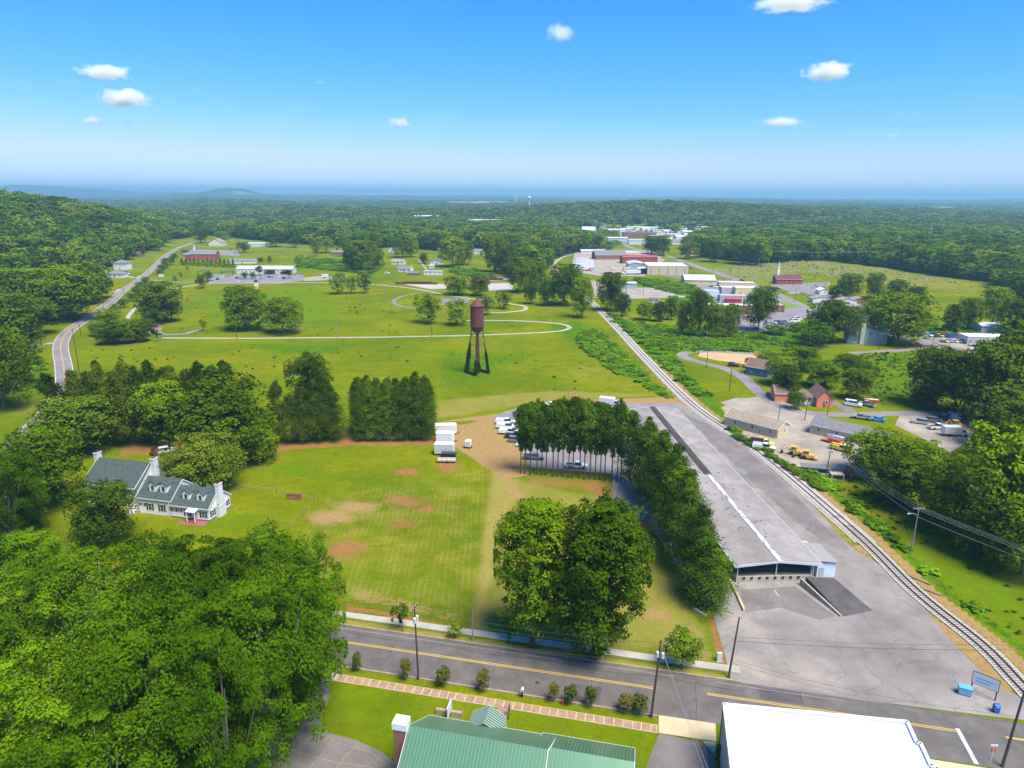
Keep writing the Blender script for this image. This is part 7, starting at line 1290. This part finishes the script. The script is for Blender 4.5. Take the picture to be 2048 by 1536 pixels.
for i, (px, py, tp, lb) in enumerate([(160, 752, 659, 'very tall utility pole right of the winding road bend'), (162, 671, 648, 'utility pole at the road edge left of the thicket'), (207, 617, 598, 'utility pole on the bank of the winding road'), (249, 594, 577, 'utility pole beside the small roadside trees'), (273, 566, 548, 'distant pole beside the winding road below the white houses'), (298, 551, 533, 'distant pole at the white houses of the winding road'), (334, 495, 477, 'pale distant pole where the winding road meets the wood'), (674, 677, 643, 'slim pole at the footpath left of centre'), (864, 675, 641, 'slim pole at the footpath left of the water tower'), (770, 607.6, 572, 'thin grey pole on the meadow above the oval track'), (812, 634, 606, 'thin grey pole on the meadow below the oval track'), (750, 573, 552, 'pole right of the three tree clump'), (474, 677.5, 639, 'pole in front of the left big meadow tree'), (1139.5, 664.7, 630, 'pole at the tight loop end of the footpath'), (1137, 806, 768, 'thin pale mast beyond the thin pines'),
    (1413, 736, 695, 'pole beside the curved lane, left'), (1459, 783, 736, 'pole on the grass inside the lane curve'), (1397, 708, 652, 'tall pole at the top of the lane curve'), (1412, 696, 662, 'pole right of the tall one by the kudzu'), (1484, 701, 666, 'leaning pole in the kudzu above the bare patch'), (1528, 707, 680, 'lamp pole beside the garden trees'), (1637, 692, 662, 'pole in front of the kudzu mound'), (1589, 604, 576, 'pole at the small grass island in town'), (1538, 583, 562, 'pole at the chapel street corner'), (1904, 833, 781, 'tall pole at the edge of the upper right trees'), (1864, 696, 656, 'pole at the lane before the dealer lot'), (1934, 705, 690, 'short pole at the dealer grass strip'), (1286, 591, 567, 'pole on the gravel lots'), (1374, 586, 560, 'pole in the kudzu behind the gravel lots'), (1372, 527, 511, 'power pole with crossarm at the cemetery corner'), (1460, 560, 535, 'lamp pole on the town street'), (1325, 518, 500, 'pole before the domed town trees'), (1757, 700, 688, 'short post on the lawn before the apartment house'), (1870, 562, 540, 'pole at the far cemetery lane'), (1760, 535, 520, 'pole behind the cemetery'), (1916, 622, 592, 'pole at the cemetery meadow corner'), (1379, 470, 443, 'very tall pale lamp mast in the far town')]):
    x, y = G(px, py); h = max(5, (py - tp) * depth(x, y) / F / math.cos(math.atan2(70, y))); pole(px, py, min(h, 22), lb, 1 if i in (0, 1, 2, 3, 7, 8, 29) else 0, [90, 20][i > 3], 'wood_pole_grey' if i in (7, 9, 10, 13, 14, 18, 21, 36) else 'wood_pole', r=.16, lamp=i in (20, 30), key='p%d' % i)
def wire(label, a, b, sag=.8, r=.022, m='wire', group=None, n=14):
    o = MB(); pts = [(a[0] + (b[0] - a[0]) * k / n, a[1] + (b[1] - a[1]) * k / n, a[2] + (b[2] - a[2]) * k / n - sag * 4 * (k / n) * (1 - k / n)) for k in range(n + 1)]; o.tube(pts, r, 4); q = part('power_line', o, m, None); tag(q, label, 'cable', group); return q
TP = TOPS
def o3(p, dx, dz, dy=0): return (p[0] + dx, p[1] + dy, p[2] + dz)
wire('upper black cable over the asphalt yard from the leaning pole to the right', o3(TP['C'], 0, -3.2), (92, 88, 6.3), .9, .03); wire('middle black cable over the asphalt yard', o3(TP['C'], 0, -3.9), (92, 87.6, 5.8), 1.0, .045); wire('thin lowest cable over the asphalt yard near the road', o3(TP['C'], 0, -7.2), o3(TP['E'], 0, -6.6), 1.1, .018); wire('second thin cable over the asphalt yard near the road', o3(TP['C'], 0, -7.8), o3(TP['E'], 0, -7.6), 1.1, .018)
for i, dz in enumerate((-.3, -1.2, -3.4)): wire('%s cable along the road between the two tall dark poles' % ['top', 'middle', 'lowest'][i], o3(TP['A'], 0, dz), o3(TP['B'], 0, dz), .9, .02)
for i, dz in enumerate((-1.5, -3.0)): wire('%s cable crossing the road from the tall pole to the leaning pole' % ['upper', 'lower'][i], o3(TP['B'], 0, dz), o3(TP['C'], 0, -dz * 0 - 1.2 - i), .3, .02)
for i, (dx, dz) in enumerate(((0, -.2), (.35, -1.6))): wire('%s pale service cable from the tall pole towards the bottom edge' % ['left', 'right'][i], o3(TP['B'], dx, dz), (22.5 + i * 1.2, 42, 8), .6, .02, 'wire_pale')
for i, dz in enumerate((-.3, -1.0, -2.0)): wire('%s cable leaving the dark pole to the left over the wood' % ['top', 'middle', 'lowest'][i], o3(TP['A'], 0, dz), (-62, 98, 11.5 + dz), .8, .02)
for i, (dx, dz) in enumerate(((-1.0, 0), (-.3, .15), (1.0, 0), (0, -1.9))):
    lb = ['outer left', 'inner left', 'right', 'lowest'][i]; wire('%s pale cable from the grass pole up towards the gravel yard' % lb, o3(TP['F'], dx, dz), o3(TP['G'], dx, dz * .5), 1.0, .022, 'wire_pale'); wire('%s pale cable from the grass pole along the right wood' % lb, o3(TP['F'], dx, dz), (116 + dx, 82, 9.5 + dz), 1.2, .024, 'wire_pale')
wire('cable between the tractor pole and the lane pole', TP['H'], TP['I'], .5, .02); wire('cable between the yard pole and the coral house pole', TP['G'], TP['J'], .9, .02); wire('cable between the lane pole and the coral house pole', TP['I'], TP['J'], .4, .02)
for i, (a, b) in enumerate((('p0', 'p1'), ('p1', 'p2'), ('p2', 'p3'), ('p7', 'p8'), ('p12', 'p7'), ('p8', 'p13'))): wire('thin cable between meadow poles, %s span' % ['first winding road', 'second winding road', 'third winding road', 'middle footpath', 'left footpath', 'right footpath'][i], TP[a], TP[b], .8, .02)
for i, (x0, x1) in enumerate((((1461 + 0, 527), (1760, 535)), ((1760, 535), (1870, 562)), ((1870, 562), (2060, 600)))):
    p, q = G(*x0), G(*x1); wire('long power cable over the cemetery, %s span' % ['left', 'middle', 'right'][i], (*p, 17), (*q, 17), 3, .06, 'wire_pale')
def pylon(px, py, h, label):
    x, y = G(px, py); z = float(T(x, y)); o = thing('lattice_pylon', label, 'pylon', (x, y, z)); w = h * .09
    for sx in (-1, 1):
        for sy in (-1, 1): part('leg', MB().tube([(sx * w, sy * w, 0), (sx * .5, sy * .5, h)], .28, 4), 'wire_pale', o)
    for k in range(5): zz = h * (.15 + k * .17); ww = w + (.5 - w) * zz / h; b = MB(); b.tube([(-ww, -ww, zz), (ww, -ww, zz)], .12, 3); b.tube([(-ww, -ww, zz), (ww * .9, -ww * .9, zz + h * .16)], .12, 3); part('brace', b, 'wire_pale', o)
    for zz in (.72, .84, .96): part('crossarm', MB().box(-4.5, -.2, h * zz, 4.5, .2, h * zz + .4), 'wire_pale', o)
pylon(1112, 481, 30, 'lattice power pylon in the wood left of the rail curve'); pylon(1190, 472, 28, 'lattice power pylon in the field below the far town'); pylon(1858, 486, 32, 'lattice power pylon in the wood beyond the cemetery, right'); pylon(1686, 486, 26, 'lattice power pylon in the wood beyond the cemetery, left')
def far_tower(px, py, h, label):
    x, y = G(px, py); z = float(T(x, y)); o = thing('water_tower', label, 'water tower', (x, y, z)); part('stem', MB().tube([(0, 0, 0), (0, 0, h * .75)], [3.5, 2.5], 8), 'white_paint', o); part('tank', MB().lathe([(.1, h * .7), (7, h * .78), (9, h * .87), (7, h * .96), (.1, h)], 12), 'white_paint', o)
far_tower(1058, 418, 60, 'distant white water tower right of centre below the horizon'); far_tower(1031, 408, 60, 'second distant white water tower nearer the horizon')
# ================================================================ clouds
def cloud(px, py, w, h, label, dens, D=6500, seed=0):
    d = ray(px, py); t_ = D / d.y; x, y, z = d.x * t_, d.y * t_, CAM_H + d.z * t_; sx, sz = w * t_ / F / 2 * 1.2, h * t_ / F / 2 * 1.25
    mb = MB(); mb.lathe([(.02, -1), (.5, -.87), (.87, -.5), (1, 0), (.87, .5), (.5, .87), (.02, 1)], 14); me = mb.mesh('cloud', [])
    m = bpy.data.materials.new('cloud_vapour'); m.use_nodes = True; t = m.node_tree; t.nodes.clear(); o_ = t.nodes.new('ShaderNodeOutputMaterial'); pv = t.nodes.new('ShaderNodeVolumePrincipled'); tc = t.nodes.new('ShaderNodeTexCoord'); mp = t.nodes.new('ShaderNodeMapping'); mp.inputs['Location'].default_value = (seed * 3.1, seed * 1.7, seed); mp.inputs['Scale'].default_value = (2.2, 1.2, .9)
    n = t.nodes.new('ShaderNodeTexNoise'); n.inputs['Scale'].default_value = 1.5; n.inputs['Detail'].default_value = 5; n.inputs['Roughness'].default_value = .72; ln = t.nodes.new('ShaderNodeVectorMath'); ln.operation = 'LENGTH'; t.links.new(tc.outputs['Object'], ln.inputs[0]); t.links.new(tc.outputs['Object'], mp.inputs[0]); t.links.new(mp.outputs[0], n.inputs['Vector'])
    s1 = t.nodes.new('ShaderNodeMath'); s1.operation = 'SUBTRACT'; t.links.new(n.outputs[0], s1.inputs[0]); m1 = t.nodes.new('ShaderNodeMath'); m1.operation = 'MULTIPLY_ADD'; m1.inputs[1].default_value = .58; m1.inputs[2].default_value = .10; t.links.new(ln.outputs['Value'], m1.inputs[0]); t.links.new(m1.outputs[0], s1.inputs[1])
    m2 = t.nodes.new('ShaderNodeMath'); m2.operation = 'MULTIPLY'; m2.inputs[1].default_value = dens; m2.use_clamp = False; mx = t.nodes.new('ShaderNodeMath'); mx.operation = 'MAXIMUM'; mx.inputs[1].default_value = 0; t.links.new(s1.outputs[0], m2.inputs[0]); t.links.new(m2.outputs[0], mx.inputs[0]); t.links.new(mx.outputs[0], pv.inputs['Density']); pv.inputs['Color'].default_value = (1, 1, 1, 1); pv.inputs['Anisotropy'].default_value = .0; t.links.new(pv.outputs[0], o_.inputs['Volume'])
    me.materials.append(m); o = link('cloud', me, None, (x, y, z), 0, (sx, sx * .8, sz)); tag(o, label, 'cloud')
for i, a in enumerate([(208, 144, 120, 30, 'flat white cloud, upper of the stack at left', 0.072), (249, 197, 112, 38, 'largest puffy white cloud at left below the flat one', 0.099), (188, 242, 56, 22, 'small white cloud, lower left of the stack', 0.063), (258, 248, 42, 14, 'faint small cloud right of the lowest left cloud', 0.027), (800, 245, 56, 24, 'lone small white cloud above the middle', 0.054), (1120, 67, 70, 40, 'wispy slanting cloud near the top middle', 0.041), (1655, 144, 105, 40, 'bright white cloud at upper right', 0.090), (1565, 244, 95, 22, 'long thin cloud below the bright right one', 0.054), (1785, 270, 34, 10, 'faintest tiny cloud at right', 0.023), (1580, 8, 180, 22, 'white cloud strip cut by the top edge', 0.072), (1050, 316, 40, 12, 'barely visible tiny cloud low over the middle', 0.013), (640, 165, 30, 10, 'barely visible tiny cloud over the left middle', 0.013)]): cloud(*a, seed=i)
# ================================================================ haze
hz = MB().box(-27000, -160, -95, 27000, 27500, 192).mesh('haze', [])
hm = bpy.data.materials.new('haze'); hm.use_nodes = True; t_ = hm.node_tree; t_.nodes.clear(); ho = t_.nodes.new('ShaderNodeOutputMaterial'); pv = t_.nodes.new('ShaderNodeVolumePrincipled')
pv.inputs['Color'].default_value = (.34, .62, .86, 1); pv.inputs['Density'].default_value = 1.4e-4; pv.inputs['Anisotropy'].default_value = .1; t_.links.new(pv.outputs[0], ho.inputs['Volume'])
hz.materials.append(hm); ho_ = bpy.data.objects.new('haze', hz); COL.objects.link(ho_); tag(ho_, kind='stuff')
